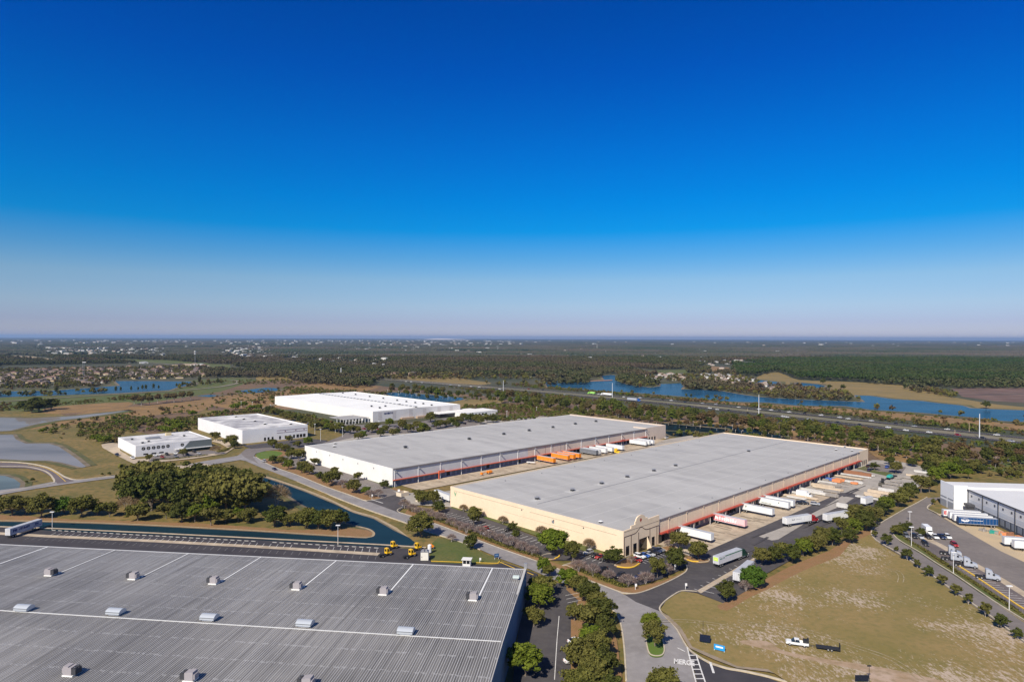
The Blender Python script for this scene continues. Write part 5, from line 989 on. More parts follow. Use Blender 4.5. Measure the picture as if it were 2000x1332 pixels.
# belt along the highway: individuals
BELT = [(765, 768), (855, 777), (920, 778), (985, 786), (1040, 794), (1100, 802), (1200, 812), (1300, 826), (1400, 834), (1500, 848), (1600, 858), (1700, 876), (1800, 896), (1900, 910), (2010, 900)]
BH = [16, 20, 13, 24, 25, 25, 28, 28, 26, 30, 30, 30, 36, 38, 34]
random.seed(9); bk = ['belt1', 'belt2', 'belt3', 'belt4', 'belt1']
def belt_at(x):
    for (a, ha), (b, hb) in zip(zip(BELT, BH), list(zip(BELT, BH))[1:]):
        if a[0] <= x <= b[0]: f = (x - a[0]) / (b[0] - a[0]); return a[1] + f * (b[1] - a[1]), ha + f * (hb - ha)
x = 768; nb = 0
while x < 2008:
    yb, hb = belt_at(x)
    for rw, (dy, hs_) in enumerate(((-7, .95), (0, 1.), (4, .6))):
        if rw == 0 and random.random() < .3: continue
        tree(random.choice(bk), x + random.uniform(-5, 5), yb + dy * (yb - 660) / 140 + random.uniform(-2, 2), hb * hs_ * random.uniform(.75, 1.1), 'broadleaf tree in the dense belt between highway and warehouses', 'trees of the belt between highway and warehouses'); nb += 1
    x += random.uniform(10, 15) * (1 + (yb - 770) / 300)
# hedges
HEDGE = mat('hedge_leaves', (.04, .055, .015), alt=(.075, .09, .025), scale=1.5, alt2=(.02, .03, .01), scale2=3., amt2=.7, rough=.9)
def hedge(pix, h, w, label, m=HEDGE):
    pts = smoothline([G(*q) for q in pix], 3); c = []; random.seed(len(pix))
    for a, b in zip(pts, pts[1:]):
        n_ = max(2, int((b - a).length / .35))
        for i in range(n_): c.append(a.lerp(b, i / n_))
    base = np.array([[p.x, p.y, 0] for p in c]); k = 14; r = np.random.default_rng(3); p = np.repeat(base, k, 0); off = r.uniform(-1, 1, (len(p), 3)); p = p + off * np.array([w / 2, w / 2, 0]); p[:, 2] = r.uniform(.1, h, len(p))
    v = cards(p, r.uniform(.25, .5, len(p)), off * .4 + np.array([0, 0, .5]), .5, 5); o = leaf_obj('hedge', v, r.uniform(0, 1, len(p)), L_OAK); return tag(o, label, 'hedge')
hedge([(800, 997), (850, 1016), (905, 1037), (960, 1059), (1010, 1077), (1060, 1092)], 1.3, 2.2, 'low hedge under the leafless trees, from the grey warehouse gate to the mulch island')
hedge([(1130, 1113), (1165, 1127), (1200, 1140), (1226, 1148)], 1.5, 2., 'low green hedge under the leafless trees below the front car park')
hedge([(300, 899), (345, 897), (380, 893), (405, 890)], 1.2, 1.8, 'hedge before the car park of the round-windowed office'); hedge([(425, 884), (440, 880), (455, 874)], 1.4, 2.2, 'dark curved hedge between the two small white buildings')
hedge([(1764, 1052), (1800, 1072), (1840, 1098), (1890, 1131), (1950, 1171), (2010, 1213)], .9, 1.2, 'long low hedge along the fence of the right car park')

# ---------------------------------------------------------------- masses nobody could count
def scatter(name, P, S, keys, label, ident=None, sq=None):
    "one object: a cloud of points that instances the given meshes"
    me = bpy.data.meshes.new(name); n = len(P); me.vertices.add(n); me.vertices.foreach_set('co', P.astype(np.float32).ravel())
    r = np.random.default_rng(n)
    for nm, val, ty in (('sc', S, 'FLOAT'), ('rz', r.uniform(0, 6.28, n), 'FLOAT'), ('ix', r.integers(0, len(keys), n) if ident is None else ident, 'INT')):
        a = me.attributes.new(nm, ty, 'POINT'); a.data.foreach_set('value', np.asarray(val, np.int32 if ty == 'INT' else np.float32))
    o = bpy.data.objects.new(name, me); COL.objects.link(o); tag(o, label, kind='stuff')
    col = bpy.data.collections.new(name + '_sources')
    for i, q in enumerate(keys):
        q2 = bpy.data.objects.new('%02d_source' % i, q); col.objects.link(q2)
    ng = bpy.data.node_groups.new(name, 'GeometryNodeTree'); ng.interface.new_socket('Geometry', in_out='INPUT', socket_type='NodeSocketGeometry'); ng.interface.new_socket('Geometry', in_out='OUTPUT', socket_type='NodeSocketGeometry')
    N = ng.nodes; L = ng.links; gi = N.new('NodeGroupInput'); go = N.new('NodeGroupOutput'); ip = N.new('GeometryNodeInstanceOnPoints'); ci = N.new('GeometryNodeCollectionInfo'); ci.inputs[0].default_value = col; ci.inputs[1].default_value = True; ci.inputs[2].default_value = True
    def na(nm, ty):
        a = N.new('GeometryNodeInputNamedAttribute'); a.data_type = ty; a.inputs[0].default_value = nm; return a.outputs[0]
    cx = N.new('ShaderNodeCombineXYZ'); L.new(na('rz', 'FLOAT'), cx.inputs[2])
    L.new(gi.outputs[0], ip.inputs['Points']); L.new(ci.outputs[0], ip.inputs['Instance']); ip.inputs['Pick Instance'].default_value = True
    L.new(na('ix', 'INT'), ip.inputs['Instance Index']); L.new(cx.outputs[0], ip.inputs['Rotation']); L.new(na('sc', 'FLOAT'), ip.inputs['Scale']); L.new(ip.outputs[0], go.inputs[0])
    md = o.modifiers.new('scatter', 'NODES'); md.node_group = ng; return o
def lod(m, seed, h=11., rx=5.6, nc=12, nl=9, leaf=2.3, clear=.1):
    v, ti = crown(rx, h * (1 - clear) / 2, h * (1 + clear) / 2, nc, nl, leaf, seed, lump=.34); o = leaf_obj('lod', v, ti, m, link=False); return o.data
def blob(m, seed, n=1, area=0., rx=6., h=9.):
    "many low bumpy crowns in one mesh (a patch of far canopy)"
    r = np.random.default_rng(seed); vs_ = []; fs = []; tt = []
    ring = 6
    for k in range(n):
        cx, cy = (r.uniform(-area, area, 2) if n > 1 else (0, 0)); rr = rx * r.uniform(.7, 1.3); hh = h * r.uniform(.75, 1.25); b = len(vs_); t = r.uniform(0, 1)
        for j, (fz, fr) in enumerate(((0, .75), (.35, 1.), (.75, .72))):
            for i in range(ring):
                a = 6.283 * (i + .5 * j) / ring; q = rr * fr * r.uniform(.8, 1.2); vs_.append((cx + q * math.cos(a), cy + q * math.sin(a), hh * fz * r.uniform(.9, 1.1))); tt.append(t + r.uniform(-.15, .15))
        vs_.append((cx, cy, hh)); tt.append(t)
        for j in range(2):
            for i in range(ring): i2 = (i + 1) % ring; fs.append((b + j * ring + i, b + j * ring + i2, b + (j + 1) * ring + i2, b + (j + 1) * ring + i))
        for i in range(ring): fs.append((b + 2 * ring + i, b + 2 * ring + (i + 1) % ring, b + 3 * ring))
    me = bpy.data.meshes.new('canopy'); me.from_pydata(vs_, [], fs); at = me.attributes.new('tint', 'FLOAT', 'POINT'); at.data.foreach_set('value', np.clip(tt, 0, 1).astype(np.float32)); me.materials.append(m); return me
def vnoise(x, y, s, seed):
    r = np.random.default_rng(seed); T = r.uniform(0, 1, (256, 256)); u = x / s; v = y / s; i = np.floor(u).astype(int); j = np.floor(v).astype(int); fu = u - i; fv = v - j; fu = fu * fu * (3 - 2 * fu); fv = fv * fv * (3 - 2 * fv)
    g = lambda a, b: T[a % 256, b % 256]
    return (g(i, j) * (1 - fu) + g(i + 1, j) * fu) * (1 - fv) + (g(i, j + 1) * (1 - fu) + g(i + 1, j + 1) * fu) * fv
def grid_pts(y0, y1, sp, wide=.86, seed=0):
    r = np.random.default_rng(seed); ys_ = np.arange(y0, y1, sp); out = []
    for y in ys_: xs_ = np.arange(-wide * y, wide * y, sp); out.append(np.stack([xs_, np.full(len(xs_), y)], 1))
    p = np.concatenate(out); p += r.uniform(-.5, .5, p.shape) * sp; return p
FRONT = [(-200, 718), (0, 717), (200, 713), (380, 712), (400, 738), (470, 736), (560, 728), (620, 735), (760, 737), (840, 731), (900, 735), (1000, 736), (1130, 741), (1250, 742), (1430, 736), (1480, 735), (1560, 746), (1640, 746), (1700, 750), (1850, 757), (2300, 759), (2300, 600), (-200, 600)]
EXTRA = [[(560, 742), (620, 736), (735, 738), (738, 748), (720, 756), (690, 758), (640, 753), (600, 750)], [(420, 730), (560, 730), (560, 739), (420, 737)], [(1200, 737), (1250, 742), (1285, 750), (1288, 756), (1240, 756), (1205, 749), (1196, 742)],
         [(1052, 746), (1100, 744), (1150, 742), (1150, 751), (1090, 753), (1060, 750)], [(1330, 760), (1345, 750), (1450, 757), (1540, 768), (1660, 778), (1685, 784), (1560, 780), (1440, 768)], [(1770, 757), (1870, 772), (1870, 776), (1790, 764), (1765, 762)], [(1860, 750), (2100, 752), (2100, 758), (1860, 759)]]
TOWNS = [[(60, 678), (340, 680), (340, 699), (60, 698)], [(430, 676), (530, 676), (540, 705), (440, 704)], [(555, 698), (660, 698), (660, 713), (555, 713)], [(1345, 704), (1475, 702), (1480, 712), (1440, 718), (1350, 716)], [(700, 672), (980, 672), (980, 684), (700, 684)], [(0, 667), (500, 667), (500, 676), (0, 676)], [(855, 718), (930, 720), (930, 732), (855, 731)], [(1125, 718), (1240, 720), (1240, 731), (1125, 731)], [(980, 722), (1130, 726), (1130, 739), (980, 738)]]
HOLES = [[(12, 692), (60, 694), (110, 702), (108, 708), (60, 703), (12, 699)], [(190, 703), (240, 702), (330, 704), (420, 713), (500, 720), (500, 727), (420, 724), (300, 711), (190, 706)], [(335, 711), (420, 711), (460, 712), (450, 724), (380, 724), (335, 718)], [(765, 739), (850, 731), (925, 742), (960, 749), (850, 749), (780, 746)],
         [(1240, 723), (1340, 721), (1345, 731), (1260, 733)], [(1380, 714), (1430, 717), (1430, 729), (1390, 729)], [(0, 714), (400, 708), (420, 716), (400, 716), (0, 720)], [(1412, 731), (1440, 734), (1475, 740), (1525, 745), (1525, 752), (1480, 752), (1430, 745)], [(1470, 744), (1485, 733), (1520, 727), (1560, 742), (1640, 745), (1700, 748), (1640, 760), (1500, 752)],
         [(1150, 744), (1180, 741), (1172, 734), (1195, 731), (1213, 734), (1208, 742), (1218, 750)], [(1240, 738), (1330, 729), (1420, 731), (1400, 747), (1300, 746)]]
# farther towns: one mass of roofs
def far_pts(poly, dx, dy, lim, sc, prob=1.):
    W_ = [G(*q) for q in poly]; out = []
    x0, x1 = min(w.x for w in W_), max(w.x for w in W_); y0, y1 = min(w.y for w in W_), max(w.y for w in W_); y = y0
    while y < y1:
        x = x0
        while x < x1:
            xx = x + random.uniform(-.4, .4) * dx; yy = y + random.uniform(-.4, .4) * dy; X_, Y_ = topix(xx, yy)
            if inpoly(X_, Y_, poly) and random.random() < prob: out.append((xx, yy, 0, sc * random.uniform(.8, 1.3)))
            x += dx
        y += dy
    random.shuffle(out); return out[:lim]
random.seed(78); Q = []
for a_ in (([(555, 690), (760, 690), (760, 716), (560, 716)], 60, 90, 40, .75, .5), ([(90, 680), (332, 682), (332, 697), (90, 696)], 55, 120, 150, 1.), ([(440, 678), (525, 678), (530, 702), (450, 700)], 50, 110, 90, 1.), ([(0, 674), (700, 674), (1000, 678), (1900, 690), (1900, 700), (1000, 704), (560, 706), (0, 690)], 150, 170, 260, .95, .5),
           ([(0, 666), (1000, 666), (1000, 674), (0, 676)], 220, 330, 260, 1.7, .6), ([(700, 674), (980, 674), (980, 684), (700, 684)], 130, 260, 60, 1.2, .6), ([(1345, 706), (1470, 704), (1475, 711), (1440, 716), (1350, 714)], 30, 60, 12, .65), ([(1000, 666), (2000, 670), (2000, 680), (1000, 674)], 400, 600, 60, 1.6, .6)): Q += far_pts(*a_)
Q = np.array(Q); Q[:, 2] = np.where(Q[:, 1] > 7000, 6., 0.)
CLR = set()
for qx, qy in Q[:, :2]:
    for i in range(-1, 2):
        for j in range(-7, 1): CLR.add((int(qx // 20) + i, int(qy // 20) + j))
def clear_of(p): return np.array([(int(x // 20), int(y // 20)) not in CLR for x, y in p[:, :2]])
p1 = grid_pts(1120, 2900, 11.5, seed=1); X, Y = topix(p1[:, 0], p1[:, 1])
def mask_of(X, Y, polys):
    c = np.zeros(len(X), bool)
    for q in polys: c |= inpoly_np(X, Y, q)
    return c
keep = (inpoly_np(X, Y, FRONT) | mask_of(X, Y, EXTRA)) & ~mask_of(X, Y, HOLES)
pine = inpoly_np(X, Y, [(1430, 712), (1500, 704), (1850, 702), (2300, 712), (2300, 745), (1860, 750), (1700, 750), (1560, 745), (1480, 736), (1440, 735)])
nz_ = vnoise(p1[:, 0], p1[:, 1], 90, 3) * .6 + vnoise(p1[:, 0], p1[:, 1], 300, 4) * .4
keep &= (nz_ > .3) | pine; keep &= ~(mask_of(X, Y, TOWNS) & (np.random.default_rng(44).uniform(0, 1, len(X)) < .25))
keep &= clear_of(p1); r = np.random.default_rng(5); m1 = keep & ~pine; m2 = keep & pine
P = np.c_[p1[m1], np.zeros(m1.sum())]; scatter('woodland', P, r.uniform(.6, 1.25, len(P)), [lod(L_WOOD, s) for s in (51, 52, 53, 54)], 'wide mixed woodland beyond the lakes and estates')
P = np.c_[p1[m2], np.zeros(m2.sum())]; scatter('pine_forest', P, r.uniform(.9, 1.2, len(P)), [lod(L_PINE, s, h=14, rx=4.6, nc=10, clear=.3) for s in (55, 56)], 'dark green pine forest beyond the right lake')
# sparse trees inside the estates and on lake shores
SP = [([(1490, 768), (1548, 757), (1640, 770), (1692, 784), (1600, 783), (1500, 779)], .9, .8), ([(1765, 757), (1870, 770), (1876, 779), (1790, 767)], .9, .7), ([(1330, 760), (1345, 750), (1450, 757), (1540, 768), (1660, 778), (1560, 779), (1440, 768)], .8, .7), ([(1200, 737), (1250, 742), (1285, 750), (1290, 757), (1240, 757), (1205, 749)], .6, .8), ([(0, 722), (390, 716), (405, 738), (230, 742), (200, 757), (0, 762)], .75, .58), ([(1240, 738), (1420, 730), (1540, 760), (1440, 757), (1300, 746)], .35, .7), ([(560, 728), (760, 728), (930, 730), (1130, 738), (1130, 742), (560, 742)], .5, .8), ([(-60, 770), (120, 768), (210, 762), (210, 768), (100, 775), (-60, 778)], .5, .6), ([(340, 754), (400, 748), (430, 745), (440, 750), (380, 755), (350, 760)], .5, .6), ([(1200, 766), (1330, 776), (1420, 786), (1420, 780), (1340, 774), (1250, 768)], .35, .6), ([(1500, 786), (1620, 795), (1700, 802), (1800, 808), (1900, 817), (2060, 826), (2060, 820), (1800, 804), (1620, 790)], .16, .6), ([(940, 747), (1060, 748), (1090, 758), (960, 753)], .3, .7)]
q = []
for poly, dens, sc in SP:
    s = inpoly_np(X, Y, poly) & (r.uniform(0, 1, len(X)) < dens); pts_ = p1[s]; q.append(np.c_[pts_, np.zeros(len(pts_)), np.full(len(pts_), sc)])
p0 = grid_pts(700, 1120, 11.5, seed=8); X0, Y0 = topix(p0[:, 0], p0[:, 1])
for poly, dens, sc in SP:
    s = inpoly_np(X0, Y0, poly) & (r.uniform(0, 1, len(X0)) < dens); pts_ = p0[s]; q.append(np.c_[pts_, np.zeros(len(pts_)), np.full(len(pts_), sc)])
q = np.concatenate(q); scatter('shore_trees', q[:, :3], q[:, 3] * r.uniform(.7, 1.2, len(q)), [lod(L_WOOD, 57), lod(L_OAK, 58), lod(L_SCRUB, 59)], 'scattered trees among the estates and along the lake shores')
p2 = grid_pts(2900, 7000, 22, seed=2); X, Y = topix(p2[:, 0], p2[:, 1]); keep = ~mask_of(X, Y, HOLES) & ~(mask_of(X, Y, TOWNS) & (np.random.default_rng(45).uniform(0, 1, len(X)) < .3)); nz_ = vnoise(p2[:, 0], p2[:, 1], 220, 6) * .5 + vnoise(p2[:, 0], p2[:, 1], 700, 7) * .5; keep &= (nz_ > .3) & clear_of(p2)
P = np.c_[p2[keep], np.zeros(keep.sum())]; scatter('far_woodland', P, r.uniform(.8, 1.3, len(P)), [blob(L_FAR, s, n=5, area=10., rx=6.5, h=10.) for s in (61, 62, 63, 64)], 'distant woodland reaching towards the horizon')
p3 = grid_pts(7000, 44000, 330, seed=3); nz_ = vnoise(p3[:, 0], p3[:, 1], 2600, 9); keep = nz_ > .12; P = np.c_[p3[keep], np.zeros(keep.sum())]
scatter('horizon_forest', P, np.full(len(P), 1.), [blob(L_FAR, s, n=230, area=185., rx=13, h=11.) for s in (65, 66, 67)], 'forest on the plain at the horizon')
# scrub
SC = [([(150, 832), (240, 815), (330, 822), (430, 806), (540, 800), (600, 812), (650, 828), (600, 826), (530, 808), (460, 810), (420, 830), (360, 848), (300, 842), (240, 848), (230, 866), (165, 862)], .5), ([(80, 835), (200, 815), (300, 800), (420, 790), (440, 800), (300, 815), (160, 860), (110, 860)], .12), ([(30, 795), (180, 782), (290, 772), (300, 776), (160, 790), (30, 800)], .25),
      ([(400, 770), (600, 757), (760, 765), (760, 780), (600, 770), (560, 790), (420, 790)], .12), ([(560, 756), (650, 762), (700, 764), (650, 770), (570, 770)], .5), ([(905, 795), (1010, 790), (1180, 806), (1300, 822), (1180, 812), (1080, 818), (960, 825), (900, 808)], .6), ([(1010, 788), (1200, 805), (1200, 812), (1000, 798)], .1),
      ([(860, 755), (1000, 766), (1200, 785), (1400, 806), (1600, 830), (1800, 852), (2060, 882), (2060, 890), (1800, 866), (1600, 844), (1400, 815), (1200, 795), (1000, 775)], .35), ([(1000, 755), (1200, 771), (1400, 789), (1600, 809), (1800, 831), (2060, 858), (2060, 848), (1800, 822), (1600, 802), (1400, 784), (1200, 767), (1000, 750)], .4),
      ([(1480, 788), (1700, 802), (1900, 818), (2060, 830), (2060, 840), (1850, 820), (1600, 800)], .15), ([(1300, 822), (1480, 840), (1700, 870), (1850, 900), (1840, 912), (1700, 888), (1520, 852), (1400, 832)], .10), ([(1840, 915), (1920, 905), (2060, 920), (2060, 938), (1900, 935)], .4), ([(1310, 850), (1420, 845), (1500, 855), (1480, 862), (1380, 858)], .5), ([(0, 790), (30, 790), (40, 800), (0, 804)], .3), ([(430, 745), (560, 740), (640, 745), (600, 752), (480, 752)], .12)]
p4 = grid_pts(330, 1500, 4.2, seed=12); X, Y = topix(p4[:, 0], p4[:, 1]); sel = np.zeros(len(p4), bool)
for poly, dens in SC: sel |= inpoly_np(X, Y, poly) & (r.uniform(0, 1, len(X)) < dens * (.3 + 1.4 * vnoise(p4[:, 0], p4[:, 1], 25, 13)))
P = np.c_[p4[sel], np.zeros(sel.sum())]; scatter('scrub', P, r.uniform(.5, 1.3, len(P)) * (.6 + .8 * vnoise(P[:, 0], P[:, 1], 30, 14)), [lod(L_SCRUB, s, h=3.2, rx=2.2, nc=8, nl=9, leaf=.9, clear=0) for s in (71, 72)] + [lod(L_OAK, 73, h=3.6, rx=2.3, nc=8, nl=9, leaf=.9, clear=0), lod(L_BELTG, 74, h=4, rx=2.4, nc=8, nl=9, leaf=.9, clear=0)], 'rough scrub of brown and green bushes')
print('trees', NT[0], 'belt', nb)
# ================================================================ vehicles
TYRE = mat('tyre_rubber', (.02, .02, .02), rough=.85); RIM = mat('wheel_rim', (.5, .5, .5), rough=.35, metal=.5); CHROME = mat('chrome', (.6, .6, .62), rough=.2, metal=.8); UNDER = mat('underframe_black', (.025, .025, .027), rough=.7)
BODY = paint('vehicle_paint', (.75, .75, .74)); LAMP = mat('lamp_glass', (.6, .58, .5), rough=.2); RLAMP = mat('tail_lamp', (.35, .02, .02), rough=.3)
CP = {k: paint('paint_' + k, c, **(dict(alt=tuple(q * .86 for q in c), scale=.35) if k in ('white', 'palegrey', 'orange') else {})) for k, c in dict(white=(.80, .80, .78), silver=(.42, .43, .45), grey=(.15, .16, .18), black=(.02, .02, .023), red=(.30, .012, .015), blue=(.02, .10, .38), navy=(.015, .03, .08), orange=(.88, .26, .012), yellow=(.85, .50, .02), darkgreen=(.012, .05, .035), green=(.30, .62, .10), teal=(.04, .35, .28), pink=(.86, .50, .50), steel=(.36, .38, .42), tan=(.55, .40, .25), rblue=(.006, .055, .17), palegrey=(.62, .62, .64)).items()}
def wheel(parent, x, y, r, w=.3, dual=False):
    s = 1 if y > 0 else -1
    o = MB().cyl((x, y - s * w, r), (x, y, r), r, n=12).build('wheel', TYRE, parent); MB().cyl((x, y, r), (x, y + s * .02, r), r * .55, n=10).build('rim', RIM, o); return o
def mk_car(kind):
    nm = {'sedan': 'parked_car', 'suv': 'sport_utility_car', 'pickup': 'pickup_truck'}[kind]; t = thing(nm, 'x', 'car', (0, -3100, 0)); mb = MB()
    if kind == 'sedan':
        mb.prof([(-2.3, .32, .84), (-2.35, .62, .88), (-2.2, .93, .86), (-1.55, 1.0, .85), (.95, .95, .86), (2.05, .78, .82), (2.33, .55, .82), (2.3, .3, .82)]); g = [(-1.85, .97, .80), (-1.15, 1.40, .60), (.1, 1.43, .60), (.98, .94, .80)]; rf = (-1.12, .08, .58, 1.41, 1.455)
    elif kind == 'suv':
        mb.prof([(-2.35, .4, .9), (-2.4, .8, .93), (-2.3, 1.12, .92), (1.0, 1.1, .92), (2.1, .98, .88), (2.38, .65, .88), (2.33, .38, .88)]); g = [(-2.25, 1.10, .88), (-1.95, 1.68, .68), (.2, 1.70, .68), (1.05, 1.08, .88)]; rf = (-1.93, .18, .66, 1.68, 1.74)
    else:
        mb.prof([(-.75, .5, .95), (-.75, 1.15, .97), (1.3, 1.15, .95), (2.75, 1.08, .92), (2.95, .7, .92), (2.9, .5, .92)]); mb.box(-3.0, -.75, -.97, -.85, .55, 1.2); mb.box(-3.0, -.75, .85, .97, .55, 1.2); mb.box(-3.05, -2.95, -.97, .97, .55, 1.2); mb.box(-2.95, -.75, -.85, .85, .6, .72)
        g = [(-.72, 1.14, .90), (-.6, 1.82, .72), (.75, 1.84, .72), (1.5, 1.13, .90)]; rf = (-.58, .72, .70, 1.82, 1.88)
    mb.box(rf[0], rf[1], -rf[2], rf[2], rf[3], rf[4]); 
    xm = (g[0][0] + g[3][0]) / 2 + .1
    mb.box(xm - .05, xm + .05, -g[0][2] * .92, -g[1][2] * .98, g[0][1], rf[3]); mb.box(xm - .05, xm + .05, g[1][2] * .98, g[0][2] * .92, g[0][1], rf[3])
    mb.build('body', BODY, t); MB().prof(g).build('glazing', DARKG, t)
    L = 1.42 if kind == 'sedan' else (1.45 if kind == 'suv' else 1.9); r = .34 if kind == 'sedan' else .40
    for x in (-L, L):
        for y in (-.93, .93): wheel(t, x, y, r, .25)
    fx = g[3][0]; e = 2.30 if kind != 'pickup' else 2.9
    for y in (-.6, .6): MB().box(e - .02, e + .06, y - .2, y + .2, .62, .78).build('headlight', LAMP, t); MB().box(-e - .12 + (0 if kind != 'pickup' else -.08), -e - .02, y - .2, y + .2, .72, .88).build('tail_light', RLAMP, t)
    return t
CAR = {k: [mk_car(k), False] for k in ('sedan', 'suv', 'pickup')}
def car(kind, colour, px, py, rz, label, group=None, s=1., z=None):
    pr, used = CAR[kind]; p = G(px, py) if not isinstance(px, Vector) else px; p.z = Z[0] + .01 if z is None else z; cm = {'vehicle_paint': CP[colour]}
    if group is None: group = None
    o = dup(pr, p, rz, s, label, group, colours=cm); CAR[kind][1] = True; return o
def mk_trailer(L=16.0, name='semi_trailer', reefer=False):
    t = thing(name, 'x', 'trailer', (0, -3200, 0))
    b = MB().box(-L / 2, L / 2, -1.28, 1.28, 1.2, 4.1).build('box_body', BODY, t); MB().box(-L / 2 + .05, L / 2 - .05, -1.2, 1.2, 4.102, 4.13).build('roof_panel', mat('trailer_roof', (.42, .43, .46), alt=(.36, .37, .40), scale=.6), b)
    mb = MB()
    for k in range(int(L / 1.3)): x = -L / 2 + .7 + k * 1.3; mb.box(x - .02, x + .02, -1.30, -1.28, 1.3, 4.0); mb.box(x - .02, x + .02, 1.28, 1.30, 1.3, 4.0)
    mb.box(-L / 2, L / 2, -1.31, -1.28, 1.2, 1.32); mb.box(-L / 2, L / 2, 1.28, 1.31, 1.2, 1.32); tag(mb.build('side_rails', mat('rail_grey', (.55, .55, .56)), b))
    o = MB().box(-L / 2 - .04, -L / 2, -1.2, 1.2, 1.3, 4.0).build('rear_doors', BODY, t); MB().box(-L / 2 - .07, -L / 2 - .04, -.02, .02, 1.3, 4.).box(-L / 2 - .07, -L / 2 - .04, -.6, -.56, 1.3, 4.).box(-L / 2 - .07, -L / 2 - .04, .56, .6, 1.3, 4.).build('lock_bars', GMET, o)
    MB().box(-L / 2, L / 2, -.5, .5, .95, 1.2).box(-L / 2, -L / 2 + .1, -1.1, 1.1, .5, .65).box(-L / 2 + .6, -L / 2 + 3.6, -1.05, 1.05, .75, .95).build('underframe', UNDER, t)
    for x in (-L / 2 + 1.4, -L / 2 + 2.7):
        for y in (-1.25, 1.25): wheel(t, x, y, .5, .5)
    for y in (-.8, .8): MB().box(L / 2 - 3.1, L / 2 - 2.9, y - .08, y + .08, .05, 1.1).box(L / 2 - 3.2, L / 2 - 2.8, y - .15, y + .15, 0, .06).build('landing_leg', UNDER, t)
    return t
def mk_tractor(name='truck_tractor', sleeper=True):
    t = thing(name, 'x', 'truck', (0, -3300, 0)); W = 1.2
    MB().prof([(1.0, .7, W), (1.0, 2.9, W * .96), (1.15, 3.0, W * .93), (1.75, 2.15, W * .95), (3.2, 1.75, .85), (3.4, 1.5, .85), (3.4, .6, .95), (2.9, .55, 1.05)]).build('cab', BODY, t)
    if sleeper: MB().prof([(-.9, .8, W), (-.9, 3.75, W * .93), (-.3, 3.85, W * .9), (1.0, 3.3, W * .93), (1.0, .8, W)]).build('sleeper', BODY, t); MB().box(-.3, .2, -W - .01, -W + .02, 2.2, 2.7).box(-.3, .2, W - .02, W + .01, 2.2, 2.7).build('side_window', DARKG, t)
    mb = MB(); mb.poly([(1.2, -1.05, 2.86), (1.2, 1.05, 2.86), (1.74, 1.08, 2.2), (1.74, -1.08, 2.2)][::-1]); mb.poly([(1.2, -1.05, 2.86), (1.2, 1.05, 2.86), (1.74, 1.08, 2.2), (1.74, -1.08, 2.2)]); 
    m2 = MB(); m2.v = [(x + .03, y, z + .03) for x, y, z in mb.v[:4]]; m2.f = [(0, 1, 2, 3)]; m2.m = [0]; m2.build('windscreen', DARKG, t)
    MB().box(1.05, 1.7, -W - .02, -W + .03, 1.9, 2.55).box(1.05, 1.7, W - .03, W + .02, 1.9, 2.55).build('door_windows', DARKG, t)
    MB().box(3.4, 3.45, -.6, .6, .8, 1.5).build('grille', CHROME, t); MB().box(3.3, 3.55, -1.15, 1.15, .35, .75).build('bumper', CHROME, t)
    MB().box(-4.0, 1.0, -.45, .45, .6, .9).box(-3.9, -2.2, -.9, .9, .5, .7).build('chassis', UNDER, t); MB().box(-3.3, -2.2, -.5, .5, .95, 1.15).build('fifth_wheel', UNDER, t)
    for y in (-1, 1): MB().cyl((-.9, y * .95, .7), (.9, y * .95, .7), .32, n=10).build('fuel_tank', CHROME, t); MB().cyl((-1.0, y * .9, .8), (-1.0, y * .9, 3.9), .08, n=6).build('exhaust_stack', CHROME, t)
    for x in (-3.5, -2.2):
        for y in (-1.2, 1.2): wheel(t, x, y, .5, .55)
    for y in (-1.2, 1.2): wheel(t, 2.5, y, .5, .3)
    for y in (-.95, .95): MB().box(3.38, 3.44, y - .12, y + .12, 1.0, 1.3).build('headlight', LAMP, t)
    for y in (-1.35, 1.35): MB().box(1.45, 1.55, y - .08, y + .08, 1.9, 2.5).build('mirror', UNDER, t)
    return t
PT = {'trailer': mk_trailer(), 'trailer_short': mk_trailer(8.5, 'short_trailer'), 'tractor': mk_tractor()}
def marks(parent, x0, x1, y, z0, z1, n, m, seed=1, name='lettering'):
    "unreadable small lettering: upright strokes of varied height in a line"
    random.seed(seed); mb = MB(); s = -1 if y < 0 else 1
    for i in range(n):
        x = x0 + (x1 - x0) * i / n; w = (x1 - x0) / n; h_ = random.choice((1., 1., .55, .8)); mb.box(x, x + w * .55, min(y, y + s * .015), max(y, y + s * .015), z0, z0 + (z1 - z0) * h_)
        if random.random() < .6: mb.box(x + w * .55, x + w * .8, min(y, y + s * .015), max(y, y + s * .015), z0 + (z1 - z0) * random.uniform(.1, .6), z0 + (z1 - z0) * random.uniform(.6, .9))
    return mb.build(name, m, parent)
def trailer(colour, loc, rz, label, group=None, key='trailer', z=None):
    loc = Vector(loc); loc.z = Z[0] + .01; return dup(PT[key], loc, rz, 1., label, group, colours={'vehicle_paint': CP[colour]})
def body_of(o): return [c for c in o.children if c.name.startswith('box_body')][0]
def two(p, q): a = G(*p); b = G(*q); return a, b, math.atan2(b.y - a.y, b.x - a.x)
def docked(b, px, py, colour, label, group, key='trailer', L=16., wall=0., gap=.2):
    "trailer backed to the front wall of building b; (px,py): ground pixel of its outer, left bottom corner"
    p = G(px, py); c, s = math.cos(-b['ang']), math.sin(-b['ang']); dx = p.x - b['loc'][0]; dy = p.y - b['loc'][1]; x = dx * c - dy * s + 1.28
    w = L2W(b, x, wall - gap - L / 2); return trailer(colour, w, b['ang'] - R(90), label, group, key), x
GD = 'white trailers at the tan warehouse docks'
o, _ = docked(BA, 1365, 1058, 'white', 'white trailer half hidden by round tree at the first docks', GD)
o, _ = docked(BA, 1455, 1036, 'pink', 'pink and white lettered trailer nearest the entrance, with steps beside it', None); bo = body_of(o)
